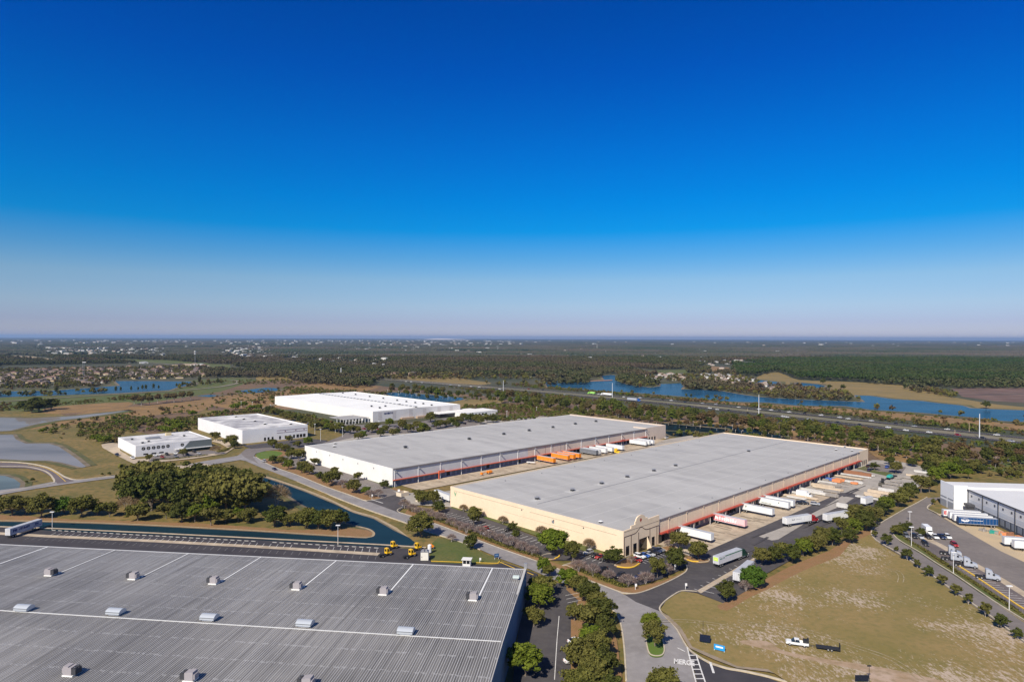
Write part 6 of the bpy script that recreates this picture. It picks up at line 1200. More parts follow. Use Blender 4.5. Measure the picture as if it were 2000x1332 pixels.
REDP = mat('faded_red_print', (.80, .20, .22), rough=.5); WL = mat('white_print', (.85, .82, .80), rough=.5)
MB().box(-7.9, -2.0, -1.325, -1.31, 1.5, 3.95).build('red_panel', REDP, bo); marks(bo, -6.8, 4.2, -1.33, 1.9, 3.6, 10, WL, 3); marks(bo, -1.0, 7.6, -1.33, 1.45, 1.8, 16, REDP, 4, 'small_print'); 
DKP = mat('dark_green_print', (.05, .12, .07), rough=.5)
o, _ = docked(BA, 1506, 1012.5, 'white', 'plain white trailer with small dark logo, alone left of the white pair', GD); bo = body_of(o); lt = text_mesh('V', 1.5, DKP, 'logo', bo, (-5.6, -1.33, 3.0), (R(90), 0, 0), extrude=.005, bold=.05)
o, _ = docked(BA, 1542, 1000, 'white', 'front one of the white pair, with dark print low on its side', GD); bo = body_of(o); marks(bo, -6.0, -.8, -1.33, 1.6, 2.2, 14, DKP, 6); text_mesh('V', 1.2, DKP, 'logo', bo, (3.0, -1.33, 3.0), (R(90), 0, 0), extrude=.005, bold=.05)
docked(BA, 1551, 996, 'white', 'rear one of the white pair of dock trailers', GD)
a, b2, rz = two((1540, 983), (1560, 981)); 
def box_truck(p, rz, label, c='white', s=.8):
    t = thing('box_truck', label, 'truck', (p.x, p.y, Z[0] + .01), rz); MB().box(-4.2, 1.6, -1.2, 1.2, .9, 3.5).build('cargo_box', CP[c], t); MB().prof([(1.7, .5, 1.05), (1.7, 2.5, 1.0), (2.4, 2.5, .98), (3.1, 1.6, 1.05), (3.9, 1.4, .95), (4.0, .5, 1.)]).build('cab', CP[c], t)
    MB().box(2.45, 3.0, -.9, .9, 1.75, 2.3).build('windscreen', DARKG, t)
    for x in (-2.6, 2.9):
        for y in (-1.1, 1.1): wheel(t, x, y, .45, .35)
    return t
box_truck(L2W(BA, on_wall(BA, 1545, 975)[0] - 6, -10), BA['ang'] - R(90), 'white box truck parked behind the white pair of trailers')
GC = 'trailers at the grey warehouse docks'
for px_, py_, c, lb in ((1077, 907.5, 'orange', 'orange trailer standing alone left of the other three'), (1104, 902, 'orange', 'first trailer of the tight orange three'), (1113, 899.5, 'orange', 'middle trailer of the tight orange three'), (1121.5, 897, 'orange', 'far trailer of the tight orange three'),
                        (1148, 889.5, 'grey', 'dark grey trailer right of the orange ones'), (1163, 890, 'white', 'first white trailer right of the dark grey one'), (1166, 886, 'white', 'white trailer tucked behind the first white one'), (1190, 885.5, 'white', 'white trailer coupled to the yellow tractor'), (1209, 881.5, 'white', 'white trailer with round badge beyond the yellow tractor'),
                        (1252, 872.5, 'white', 'front trailer of the three white ones at the far end'), (1257, 871, 'white', 'middle trailer of the three white ones at the far end'), (1263, 869.5, 'white', 'last trailer of the three white ones at the far end')): docked(CA, px_, py_, c, lb, GC, gap=1.2)
def tractor(colour, p, rz, label, group=None, s=1.): p = Vector(p); p.z = Z[0] + .01; return dup(PT['tractor'], p, rz, s, label, group, colours={'vehicle_paint': CP[colour]})
p = G(1190, 885.5); c_, s_ = math.cos(-CA['ang']), math.sin(-CA['ang']); dx = p.x - CA['loc'][0]; dy = p.y - CA['loc'][1]
tractor('yellow', L2W(CA, dx * c_ - dy * s_ + 1.28, -1.2 - 16 - 3.0), CA['ang'] - R(90), 'yellow tractor under a white trailer at the grey warehouse docks')
# moving trucks in the yard
def rig(p, q, tcol, bcol, lt, lb):
    a, b, rz = two(p, q); d = Vector((math.cos(rz), math.sin(rz), 0)); o = trailer(bcol, a + d * 8.0, rz, lb); k = tractor(tcol, a + d * (16.0 + 1.6), rz, lt); return o, k
o, k = rig((1398, 1110), (1446, 1092), 'darkgreen', 'palegrey', 'dark green tractor pulling a green striped trailer', 'pale trailer with green stripe and lime square on its back doors'); bo = body_of(o)
GRN = mat('green_stripe', (.02, .16, .07)); LIME = mat('lime_panel', (.55, .80, .10))
MB().box(-3.6, 7.8, -1.33, -1.31, 3.55, 3.85).box(-7.2, -5.6, -1.33, -1.31, 3.0, 3.25).box(-4.9, -4.2, -1.33, -1.31, 3.0, 3.4).build('green_stripe', GRN, bo); MB().box(-8.09, -8.07, -1.0, 1.0, 2.4, 3.7).build('lime_square', LIME, bo); MB().box(-8.11, -8.09, -.5, .5, 2.8, 3.2).build('square_print', mat('yellow_print', (.8, .75, .2)), bo)
o, k = rig((1532, 1030), (1590, 1021), 'red', 'white', 'dark red tractor pulling a white trailer across the yard', 'white trailer with small dark logo behind the red tractor'); marks(body_of(o), -4.5, -2.6, -1.33, 2.7, 3.3, 3, UNDER, 9, 'logo'); marks(body_of(o), -2.2, 1.6, -1.33, 2.8, 3.0, 9, GMET, 10)
a, b2, rz = two((1438, 1143), (1462, 1122)); trailer('palegrey', a + Vector((math.cos(rz), math.sin(rz), 0)) * 8, rz, 'parked trailer with white back doors beside the vivid green tree')
a, b2, rz = two((1611, 1023), (1640, 1018)); trailer('white', a + Vector((math.cos(rz), math.sin(rz), 0)) * 8, rz, 'white trailer showing through the tree row right of the red tractor')
a, b2, rz = two((1686, 990), (1712, 982)); trailer('white', a + Vector((math.cos(rz), math.sin(rz), 0)) * 4, rz, 'white short trailer behind the tree row in the upper yard', key='trailer_short')
# blue lettered trailer in the foreground yard
a, b2, rz = two((22, 1053), (80, 1034)); o = trailer('palegrey', (a + b2) / 2 + Vector((-math.sin(rz), math.cos(rz), 0)) * 1.2, rz, 'pale trailer with navy lettering parked beside the canal'); NAVY = mat('navy_print', (.01, .02, .16)); bo = body_of(o)
marks(bo, -6.6, -4.4, -1.33, 2.2, 3.7, 3, NAVY, 12); marks(bo, -3.6, 1.6, -1.33, 2.4, 3.4, 7, NAVY, 13); marks(bo, 4.2, 6.2, -1.33, 2.5, 3.4, 3, NAVY, 14); MB().box(3.5, 7.8, -1.33, -1.31, 2.0, 2.2).build('navy_line', NAVY, bo)
# right warehouse trailers
lx, rx_ = G(1872.7, 1029), G(1935.7, 1033); rz = math.atan2(rx_.y - lx.y, rx_.x - lx.x); d = Vector((math.cos(rz), math.sin(rz), 0)); GR_ = 'trailers at the right warehouse docks'
for i, (px_, py_, c, lb) in enumerate(((1872.7, 1029, 'rblue', 'blue trailer with white oval badge and lettering'), (1864, 1024, 'white', 'first white trailer behind the blue one'), (1855.5, 1019, 'white', 'second white trailer behind the blue one'), (1843, 1014, 'white', 'farthest trailer of the row, with red letter E on its front'), (1962, 1070.5, 'white', 'left one of the two white trailers at the right edge'), (1981.5, 1078, 'white', 'right one of the two white trailers at the right edge'))):
    p = G(px_, py_); p = p + d * 8.0 + Vector((-d.y, d.x, 0)) * 1.28
    o = trailer(c, p, rz + math.pi, lb, GR_ if c == 'white' else None); bo = body_of(o)
    if i == 0:
        mb = MB(); mb.poly([(5.3 + 1.7 * math.cos(a), 1.33, 2.9 + .75 * math.sin(a)) for a in [6.283 * k / 20 for k in range(20)]][::-1]); ov = mb.build('oval_badge', WL, bo); mb = MB(); mb.poly([(5.3 + 1.5 * math.cos(a), 1.335, 3.05 + .45 * math.sin(a)) for a in [6.283 * k / 20 for k in range(20)]][::-1]); mb.build('oval_inner', CP['rblue'], ov); marks(ov, 3.9, 6.7, 1.34, 2.5, 3.0, 4, WL, 21); marks(bo, -1.8, 3.3, 1.33, 2.75, 3.05, 20, WL, 22)
        e = o
        for ch in list(o.children):
            if ch.name.startswith('rear_doors'): ch.material_slots[0].material = CP['rblue']
    if i == 3: text_mesh('E', 2.2, mat('red_letter', (.5, .03, .03)), 'letter', bo, (7.3, 1.34, 2.7), (R(90), 0, R(180)), extrude=.01, bold=.12)
# silver tractors in the right car park
row_f = G(1892, 1104), G(1840, 1094)
for px_, py_, lb in ((1858, 1086.5, 'first'), (1862, 1097.5, 'second'), (1888, 1109.5, 'third'), (1931, 1134, 'fourth, nearest the lower edge')):
    p = G(px_, py_); tractor('steel', p, heading((1834, 1084.5), (1885, 1090)) - .12, 'silver sleeper tractor parked without a trailer, %s from the car row' % lb, 'silver tractors in the right car park')
gr = 'cars in the right car park'; ra = heading((1762, 1044), (1776, 1056))
for kind, c, px_, py_, lb in (('suv', 'grey', 1770, 1051, 'dark grey car at the left end of the parked row'), ('suv', 'black', 1785.6, 1052, 'black car second from the left in the row'), ('sedan', 'silver', 1798, 1053, 'silver car third in the row'), ('suv', 'black', 1812.6, 1053, 'black car in the middle of the row'), ('pickup', 'white', 1825.5, 1053, 'white pickup in the parked row'), ('pickup', 'navy', 1839.6, 1053, 'dark blue pickup in the parked row'), ('suv', 'white', 1851, 1053, 'white car at the right end of the row'),
                             ('suv', 'black', 1807, 1066.5, 'black car alone below the parked row'), ('suv', 'red', 1864, 1068.5, 'dark red car above the silver tractors')): car(kind, c, px_, py_, ra, lb, gr)
box_truck(G(1812, 1045), ra, 'white box van behind the car row by the fence'); car('sedan', 'black', 1713, 1027.5, heading((1735, 1016), (1703, 1036)), 'black car driving on the access road beside the tree row')
# entrance cars
ra = BA['ang'] - R(90); gr = 'cars at the tan warehouse entrance'
for kind, c, px_, py_, lb in (('suv', 'white', 1249.5, 1091.5, 'white car in the entrance row'), ('sedan', 'blue', 1259, 1089, 'blue car in the entrance row'), ('sedan', 'silver', 1269, 1087, 'silver car in the entrance row'), ('suv', 'black', 1276, 1083.5, 'first black car in the entrance row'), ('suv', 'navy', 1282.5, 1080.5, 'dark blue car in the entrance row'), ('sedan', 'grey', 1288.5, 1078, 'dark grey car at the far end of the entrance row'), ('sedan', 'red', 1243.5, 1098, 'red car beside the yellow kerbed island')): car(kind, c, px_, py_, ra, lb, gr)
gr = 'cars along the tan side wall'; rb = BA['ang'] + R(180) 
for kind, c, px_, py_, lb in (('suv', 'silver', 1149, 1084, 'silver car beside the side wall, next to the dry bushy tree'), ('sedan', 'black', 1162, 1089, 'black car between silver and red ones by the wall'), ('sedan', 'red', 1171, 1092, 'red car by the wall near the corner tree'), ('suv', 'black', 1181, 1096, 'black car nearest the corner tree'), ('sedan', 'black', 993, 1038, 'black car under the small dark tree in the side car park')): car(kind, c, px_, py_, rb, lb, gr)
for kind, c, px_, py_, lb in (('sedan', 'black', 1176, 1116, 'black car facing the hedge, left one'), ('suv', 'black', 1211, 1130, 'black car facing the hedge, right one'), ('sedan', 'navy', 1248, 1131, 'dark car at the right end of the hedge'), ('suv', 'red', 945, 1038, 'red car behind the leafless trees'), ('sedan', 'white', 952, 1045, 'white car behind the leafless trees'), ('sedan', 'black', 1006, 1067, 'black car behind the leafless trees')): car(kind, c, px_, py_, rb, lb, 'cars facing the roadside hedge')
# road and office cars
rr = heading((580, 934), (500, 900)); car('sedan', 'navy', 535.5, 918.5, rr, 'dark car driving on the main road'); car('suv', 'silver', 515.5, 903, rr, 'silver car at the kerb of the junction'); car('suv', 'white', 564, 880.5, rr, 'white car parked under trees left of the white end wall')
gr = 'cars at the round-windowed office'; rf_ = FA['ang'] - R(90)
for kind, c, px_, py_, lb in (('pickup', 'navy', 228.6, 891, 'dark pickup left of the office'), ('pickup', 'white', 259, 897, 'pickup at the near corner of the office'), ('sedan', 'white', 303, 892, 'first white car before the office'), ('suv', 'white', 310, 890.5, 'second white car before the office'), ('sedan', 'red', 317, 895, 'red car before the office'), ('suv', 'black', 326, 890, 'black car before the round windows'), ('sedan', 'white', 342.7, 888, 'white car in the middle before the office'), ('suv', 'grey', 342.7, 894, 'grey car in the lower row before the office'), ('sedan', 'black', 365, 889, 'black car before the glass front'), ('suv', 'black', 379, 884.5, 'black car nearest the glass front'), ('sedan', 'silver', 388, 888, 'silver car at the right end before the office')): car(kind, c, px_, py_, rf_, lb, gr)
random.seed(31)
for i in range(26):
    x = 700 + i * 9.5 + random.uniform(-3, 3); y = 843 - (x - 700) * .085 + random.uniform(-4, 4); car(random.choice(['sedan', 'suv']), random.choice(['white', 'black', 'silver', 'grey', 'red', 'navy']), x, y, DA['ang'] + R(90), 'small car in the tree-dotted car park of the lettered warehouse', 'cars in the lettered warehouse car park')
for px_, py_, c, lb in ((1634, 906, 'black', 'black car left of the blue one at the far yard end'), (1698, 921, 'navy', 'dark car under tree at the far yard end'), (1733, 915, 'blue', 'blue car at the far yard end')): car('suv', c, px_ if px_ > 1690 else 1696, py_ if px_ > 1690 else 913, BA['ang'], lb, 'cars at the far yard end')
for px_, py_, c, lb in ((1563, 986, 'black', 'first black car beside the concrete yard'), (1571, 986, 'black', 'second black car beside the concrete yard'), (1592, 988, 'silver', 'silver car beside the concrete yard')): car('suv', c, px_, py_, BA['ang'] - R(70), lb, 'cars beside the concrete yard')
car('sedan', 'white', 1302, 857, CA['ang'], 'white car at the far end of the grey warehouse'); 
for i, (px_, py_) in enumerate(((1126, 1195), (1124, 1258), (1117, 1296))): car('sedan', 'white', px_, py_, heading((1114, 1195), (1130, 1192)), 'white car mostly hidden under strip trees, %s from the far end' % ORD[i], 'white cars under the strip trees')
# pickup and flat trailer on the field
a, b2, rz = two((1583, 1267), (1530, 1259.5)); pk = car('pickup', 'white', (a + b2) / 2, 0, rz, 'white crew-cab pickup with black machinery in its bed, standing on the field'); d = Vector((math.cos(rz), math.sin(rz), 0)); base = (a + b2) / 2
m_ = MB().obox((0, 0), 0, 1.2, 1.5, .9, 1.9).box(-.9, -.5, -.6, .6, 1.0, 2.3).cyl((-.2, -.7, 1.6), (-.2, .7, 1.6), .35).build('winch_machine', UNDER); q = base - d * 2.2; m_.location = (q.x, q.y, Z[0] + .02); m_.rotation_euler = (0, 0, rz); tag(m_, 'black machinery loaded on the bed of the white field pickup', 'machine')
q = base - d * 7.6; ft = thing('flatbed_trailer', 'low black flatbed trailer with upright tailgate hitched to the field pickup', 'trailer', (q.x, q.y, Z[0] + .01), rz)
MB().box(-3.4, 2.6, -1.0, 1.0, .55, .68).build('deck', UNDER, ft); MB().box(-3.55, -3.4, -1.0, 1.0, .6, 2.0).build('tailgate', UNDER, ft); MB().box(2.6, 5.0, -.06, .06, .5, .62).build('drawbar', UNDER, ft)
for x in (-1.3, -.4):
    for y in (-1.15, 1.15): wheel(ft, x, y, .36, .22)
# highway traffic
HV = [(1404.5, 800, 'white', 'n'), (1424, 803, 'black', 'n'), (1446, 799, 'white', 'f'), (1486, 802, 'white', 'f'), (1506, 805, 'white', 'f'), (1530, 814.5, 'white', 'n'), (1537, 815.5, 'white', 'n'), (1541, 808, 'white', 'f'), (1567, 811, 'black', 'f'), (1600, 814, 'white', 'f'), (1640, 819, 'white', 'f'), (1637, 827, 'black', 'n'), (1702, 830, 'white', 'f'), (1731.5, 837, 'white', 'n'), (1773, 841, 'white', 'n'), (1815, 846, 'white', 'n'), (1920, 857, 'black', 'n'), (1291, 784, 'black', 'f'), (1311, 785, 'white', 'f'), (1341, 789, 'navy', 'f'), (1386.5, 799, 'white', 'n'), (1221, 777, 'white', 'f'), (1250, 780, 'white', 'f'),
      (883, 752, 'silver', 'n'), (900, 752, 'white', 'n'), (920, 754, 'white', 'n'), (936, 756, 'white', 'n'), (979, 761, 'white', 'n'), (1035, 764, 'red', 'f'), (796, 747, 'white', 'n'), (806, 747, 'white', 'n'), (824, 748, 'white', 'n'), (1166, 773, 'white', 'f'), (1395, 793, 'silver', 'f')] + [(x, 0, c, s) for x, c, s in ((1060, 'black', 'f'), (1105, 'silver', 'n'), (1350, 'black', 'n'), (1372, 'silver', 'f'), (1465, 'black', 'n'), (1518, 'black', 'f'), (1580, 'silver', 'n'), (1660, 'white', 'f'), (1680, 'black', 'n'), (1745, 'black', 'f'), (1790, 'silver', 'f'), (1850, 'white', 'f'), (1868, 'red', 'n'), (1950, 'white', 'f'), (1975, 'silver', 'n'))]
def near_line(P, x):
    for a, b in zip(P, P[1:]):
        if a[0] <= x <= b[0]: return a[1] + (b[1] - a[1]) * (x - a[0]) / (b[0] - a[0])
random.seed(4); hv = {}
for i, (x, y, c, s_) in enumerate(sorted(HV)):
    P = NEARC if s_ == 'n' else FARC; yy = near_line(P, x); rz = heading((x - 10, near_line(P, x - 10)), (x + 10, near_line(P, x + 10))) + (0 if s_ == 'n' else math.pi)
    p = G(x, yy); n_ = Vector((-math.sin(rz), math.cos(rz), 0)); p = p + n_ * random.choice((-3.6, 0, 3.6)); k_ = (c, s_); hv[k_] = hv.get(k_, 0) + 1
    car(random.choice(['suv', 'sedan', 'suv']), c, p, 0, rz, '%s car on the %s highway carriageway, %s of its colour from left' % (c if c != 'navy' else 'dark blue', 'near' if s_ == 'n' else 'far', ORD[hv[k_] - 1]), 'highway traffic')
for (x, s_, tc_, bc, lb) in ((1180, 'f', 'white', 'white', 'white trailer and tractor on the far carriageway beside the first monopole'), (1151, 'f', 'green', 'green', 'lime green truck body on the highway'), (1243, 'n', 'blue', 'steel', 'flat grey trailer behind the blue tractor on the near carriageway')):
    P = NEARC if s_ == 'n' else FARC; yy = near_line(P, x); rz = heading((x - 10, near_line(P, x - 10)), (x + 10, near_line(P, x + 10))) + (0 if s_ == 'n' else math.pi); p = G(x, yy); d = Vector((math.cos(rz), math.sin(rz), 0))
    trailer(bc, p - d * 7, rz, lb + ', the trailer', key='trailer' if bc != 'green' else 'trailer_short'); tractor(tc_, p + d * (3.5 if bc != 'green' else 0), rz, lb + ', the tractor')
for k in CAR: bpy.data.objects.remove(CAR[k][0]) if False else None

# ================================================================ yellow yard trucks, booth, signs
def yard_truck(px, py, rz, label):
    t = thing('yard_truck', label, 'truck', (*G(px, py)[:2], Z[0] + .01), rz, 'yellow yard trucks on the foreground yard')
    MB().prof([(-.2, .9, .75), (-.2, 3.0, .7), (.9, 3.0, .7), (1.25, 1.7, .75), (1.3, .9, .75)]).box(1.25, 2.2, -1.0, 1.0, .6, 1.35).build('cab', CP['yellow'], t); MB().box(-.24, -.2, -.5, .5, 1.7, 2.7).box(.2, .8, -.77, -.7, 1.7, 2.6).box(.2, .8, .7, .77, 1.7, 2.6).build('window', DARKG, t)
    MB().box(-3.6, 1.3, -.5, .5, .6, .9).box(-3.4, -1.6, -.6, .6, .9, 1.15).build('chassis', UNDER, t)
    for x, y in ((1.5, -1.1), (1.5, 1.1), (-2.4, -1.15), (-2.4, 1.15)): wheel(t, x, y, .5, .4)
    return t
hd = heading((770, 1073), (730, 1090))
for px_, py_, lb in ((766, 1074, 'far left one by the canal edge'), (754, 1087.5, 'near left one on the striped stalls'), (813, 1077, 'far right one beside the white booth'), (801, 1090, 'near right one below the concrete strip')): yard_truck(px_, py_, R(50), 'yellow yard truck, ' + lb)
p = G(829, 1097); t = thing('white_booth', 'tall white box-shaped pump house at the end of the foreground yard', 'shed', (p.x, p.y, Z[0]), 0.)
MB().box(-1.5, 1.5, 0, 3.0, 0, 3.2).build('wall', mat('cream_booth', (.72, .70, .62), alt=(.64, .61, .54), scale=.8), t); MB().box(-1.6, 1.6, -.1, 3.1, 3.2, 3.35).box(-1., -.2, .5, 1.4, 3.35, 4.1).box(.2, .9, 1.2, 2.2, 3.35, 3.9).build('roof', GMET, t); MB().box(-1.2, -.9, -.06, 0, 1.2, 1.6).build('meter_box', GMET, t)
p = G(839, 1082); t = thing('storage_tank', 'slim white tank standing behind the white pump house', 'tank', (p.x, p.y, Z[0]), 0.); MB().cyl((0, 0, .3), (0, 0, 3.2), .8, n=14).build('tank_body', WMET, t); MB().cyl((0, 0, 3.2), (0, 0, 3.5), .8, .2, n=14).build('tank_lid', WMET, t)
p = G(843, 1073); t = thing('orange_lift', 'small orange machine beside the white tank', 'machine', (p.x, p.y, Z[0]), .4); MB().prof([(-.9, .4, .6), (-.9, 1.5, .6), (.1, 1.7, .6), (.9, 1.1, .6), (.9, .4, .6)]).build('housing', CP['orange'], t)
for x, y in ((-.6, -.7), (.6, -.7), (-.6, .7), (.6, .7)): wheel(t, x, y, .35, .2)
p = G(912, 1107); t = thing('guard_house', 'small guard house with flat roof and windows behind the metal roof edge', 'guard house', (p.x, p.y, Z[0]), ang)
MB().box(-1.5, 1.5, -1.2, 1.2, 0, 1.0).box(-1.5, -1.3, -1.2, 1.2, 1, 2.5).box(1.3, 1.5, -1.2, 1.2, 1, 2.5).box(-.1, .1, -1.2, 1.2, 1, 2.5).build('wall', WMET, t); MB().box(-1.28, -.12, -1.1, 1.1, 1.0, 2.45).box(.12, 1.28, -1.1, 1.1, 1.0, 2.45).build('window', DARKG, t); MB().box(-1.9, 1.9, -1.6, 1.6, 2.5, 2.7).build('roof', mat('pale_roof', (.68, .66, .62)), t)
def pole(name, px, py, h, label, cat, r=.12, m=WMET, group=None, arm=None):
    p = G(px, py); t = thing(name, label, cat, (p.x, p.y, 0), 0., group); MB().cyl((0, 0, 0), (0, 0, h), r, r * .7, n=8).build('pole', m, t); MB().cyl((0, 0, 0), (0, 0, .5), r * 2.5, n=10).build('footing', KERB, t)
    if arm: MB().box(*arm, h - .1, h + .15).build('lamp_head', WMET, t)
    return t
gl_ = 'tall parking lot lights'
for px_, py_, hp, lb in ((102, 1034.5, 35, 'left light by the lettered trailer'), (660, 1063.5, 38, 'right light at the end of the stall row'), (1777, 1019, 20, 'far light on the access road island'), (1780, 1068, 39, 'light beside the car row'), (1862, 1122, 44, 'light by the silver tractors'), (1971, 1194, 50, 'light nearest the lower right edge')):
    h_ = hp / ppm(G(px_, py_)); pole('street_lamp', px_, py_, h_, 'pale pole with flat lamp head, ' + lb, 'lamp post', .11, group=gl_, arm=(-.9, .9, -.35, .35))
for i, (px_, py_, hp) in enumerate(((471, 797, 13), (493, 795, 10), (528, 799, 9), (615, 848, 20), (626, 862, 24), (655, 845, 16), (692, 836, 14), (669, 854, 20), (740, 838, 16), (792, 837, 16), (932, 826, 12), (990, 815, 12), (960, 812, 12), (1048, 805, 10), (812, 772, 10), (757, 770, 8), (778, 772, 8), (875, 780, 8))): pole('lamp_post', px_, py_, hp / ppm(G(px_, py_)), 'thin distant lamp post, %s in the list from the white box building to the grass field' % ORD[i] if False else 'thin distant lamp post among the plots round the white warehouses', 'lamp post', .14, group='thin distant lamp posts', arm=(-.8, .8, -.2, .2))
for px_, py_, top, lb in ((983, 768, 743, 'left one of the four at the highway, above the grey roof'), (1196, 785, 748, 'second from left at the highway, beside the white truck'), (1482, 810, 771, 'third from left, before the lake shore'), (1913, 857, 808, 'rightmost and tallest looking, near the right edge')):
    h_ = (py_ - top) / ppm(G(px_, py_)); pole('utility_monopole', px_, py_, h_, 'pale steel monopole, ' + lb, 'pole', .45, mat('galvanised_pole', (.58, .60, .62)), 'monopoles along the highway')
p = G(381, 727); h_ = 41 / ppm(p); t = thing('phone_mast', 'tall phone mast with antenna rings beyond the left lake', 'mast', tuple(p)); MB().cyl((0, 0, 0), (0, 0, h_), .55, .4, n=8).build('pole', GMET, t)
for z_ in (.86, .93, .99): MB().cyl((0, 0, h_ * z_), (0, 0, h_ * z_ + 1.2), 2.4, n=10).build('antenna_ring', WMET, t)
p = G(163, 736); h_ = 28 / ppm(p); t = thing('floodlight_frame', 'twin-legged pale gantry rising over the left estate', 'mast', tuple(p)); MB().box(-1.6, -1.2, 0, .4, 0, h_).build('leg', GMET, t); MB().box(1.2, 1.6, 0, .4, 0, h_).build('leg', GMET, t); MB().box(-2.5, 5, 0, .6, h_, h_ + 1.2).build('head_beam', WMET, t)
for i, (px_, py_, tp) in enumerate(((1166, 682, 671), (666, 735, 718), (549, 672, 664), (1118, 671, 664))): p = G(px_, py_); h_ = min((py_ - tp) / ppm(p), 90); pole('far_mast', px_, py_, h_, 'faint thin mast in the far woodland, %s by distance from the left' % ORD[(2, 1, 0, 3)[i]] if i in (0, 1) else 'faint thin mast close to the horizon', 'mast', .9, group='far masts')
for i, (px_, py_, hp, lb) in enumerate(((1893, 843, 18, 'tan wooden pole beyond the highway'), (1865, 849, 10, 'short pole in the highway median'), (1460, 803, 5, 'tiny pole in the highway median'))): pole('utility_pole', px_, py_, hp / ppm(G(px_, py_)), lb, 'pole', .2, mat('wood_pole', (.5, .38, .25)))
def sign(name, px, py, w, h, z0, m, label, rz=0., n=2):
    p = G(px, py); t = thing(name, label, 'sign', (p.x, p.y, 0), rz); MB().box(-w / 2, w / 2, -.08, .08, z0, z0 + h).build('panel', m, t)
    for k in range(n): x = (-w / 2 + .15) + k * (w - .3) / max(n - 1, 1); MB().box(x - .07, x + .07, -.06, .06, 0, z0).build('post', WMET, t)
    return t
BLS = mat('bright_blue_sign', (.02, .28, .62), rough=.5); t = sign('blue_sign', 1405, 1274, 3.0, 1.5, .7, BLS, 'bright blue two-legged sign board on the grass by the junction', R(-30)); MB().box(-1.0, 1.0, -.11, -.08, 1.4, 1.8).build('sign_print', WL, t)
t = sign('navy_sign', 970, 1093, 1.9, 1.5, 1.0, mat('navy_sign_blue', (.02, .07, .18)), 'dark blue sign on white posts at the foreground driveway', R(20)); MB().box(-.6, .6, -.10, -.08, 1.7, 2.1).build('sign_print', mat('dim_print', (.15, .25, .4)), t)
sign('white_gate_sign', 801 if False else 779, 967.5, 1.3, 2.2, 1.2, WMET, 'white gate sign beside the grey warehouse drive', 0.)
for i, (px_, py_, lb) in enumerate(((1340, 1152, 'white sign post at the yard entrance kerb'), (727, 974, 'white sign post at the grey warehouse drive'), (786, 993, 'white sign post at the corner below the drive'), (1319, 1114, 'small white sign by the dark full tree'), (1242, 1153, 'small sign post on the corner grass below the hedge'), (938, 1101, 'round white sign beside the guard house'))): sign('small_sign', px_, py_, .7, .9, 1.5, WMET, lb, 0., 1)
p = G(1377, 1256); t = thing('solar_light_trailer', 'dark solar panel trailer with a thin mast on the field near the blue sign', 'solar panel trailer', (p.x, p.y, 0), R(-20)); mb = MB(); mb.poly([(-1.5, -.9, .9), (1.5, -.9, .9), (1.5, 1.0, 2.1), (-1.5, 1.0, 2.1)]); mb.poly([(-1.5, -.9, .85), (-1.5, 1.0, 2.05), (1.5, 1.0, 2.05), (1.5, -.9, .85)]); mb.build('solar_panel', mat('solar_black', (.012, .016, .03), rough=.15), t)
MB().box(-1.0, 1.0, -.6, .6, .4, .9).build('green_chassis', CP['darkgreen'], t); MB().cyl((-.6, .6, .5), (-.6, .6, 6.2), .06, n=6).build('mast', UNDER, t)
for y in (-.75, .75): wheel(t, 0, y, .35, .2)
p = G(1683, 1336); t = thing('solar_sign', 'solar panel cut by the bottom edge beside a camera post', 'solar panel', (p.x, p.y, 0), 0.); MB().box(-1.7, 1.7, -.05, .05, 1.0, 2.4).build('solar_panel', mat('solar_black', (.012, .016, .03)), t); MB().cyl((1.9, 0, 0), (1.9, 0, 5.0), .06).box(1.4, 2.4, -.1, .1, 4.6, 4.9).build('camera_post', UNDER, t)
# electrical cabinets, walls
for px_, py_, ww, lb in ((791, 970, 5.5, 'cream walled bin enclosure by the grey warehouse drive'), (828, 981, 4.5, 'cream walled bin enclosure above the leafless hedge')):
    p = G(px_, py_); t = thing('bin_enclosure', lb, 'enclosure', (p.x, p.y, 0), BA['ang'] + .1); CRM = mat('cream_wall', (.66, .56, .42)); MB().box(-ww / 2, ww / 2, -.1, .1, 0, 2.4).build('front_wall', CRM, t); MB().box(-ww / 2, -ww / 2 + .2, .1, 4, 0, 2.4).box(ww / 2 - .2, ww / 2, .1, 4, 0, 2.4).box(-ww / 2, ww / 2, 4, 4.2, 0, 2.4).build('back_walls', CRM, t)
t = trailer('white', G(866, 978), heading((860, 975), (880, 983)), 'white trailer end showing beside the tan side wall, left')
# fence of the right car park
def fence(pix, h, label, gap=3.):
    pts = [G(*q) for q in pix]; t = thing('wire_fence', label, 'fence', tuple(pts[0])); FM = mat('fence_wire', (.22, .21, .20)); o0 = pts[0]
    for a, b in zip(pts, pts[1:]):
        n_ = int((b - a).length / gap)
        for i in range(n_): q = a.lerp(b, i / n_) - o0; MB().cyl((q.x, q.y, 0), (q.x, q.y, h), .045, n=5).build('fence_post', FM, t)
    mb = MB()
    for a, b in zip(pts, pts[1:]):
        a = a - o0; b = b - o0
        for k in range(5): z = .15 + k * (h - .2) / 4; mb.poly([(a.x, a.y, z), (b.x, b.y, z), (b.x, b.y, z + .05), (a.x, a.y, z + .05)])
        L = (b - a).length; n_ = int(L / .5)
        for i in range(n_): q = a.lerp(b, i / n_); r_ = a.lerp(b, min(1, (i + 1) / n_)); mb.poly([(q.x, q.y, .15), (q.x, q.y, .2), (r_.x, r_.y, h - .1), (r_.x, r_.y, h - .15)])
    mb.build('wire_mesh', FM, t); return t
fence([(1766, 1050), (1800, 1069), (1842, 1096), (1900, 1134), (1960, 1174), (2010, 1209)], 2.0, 'dark wire fence running along the right car park to the edge')
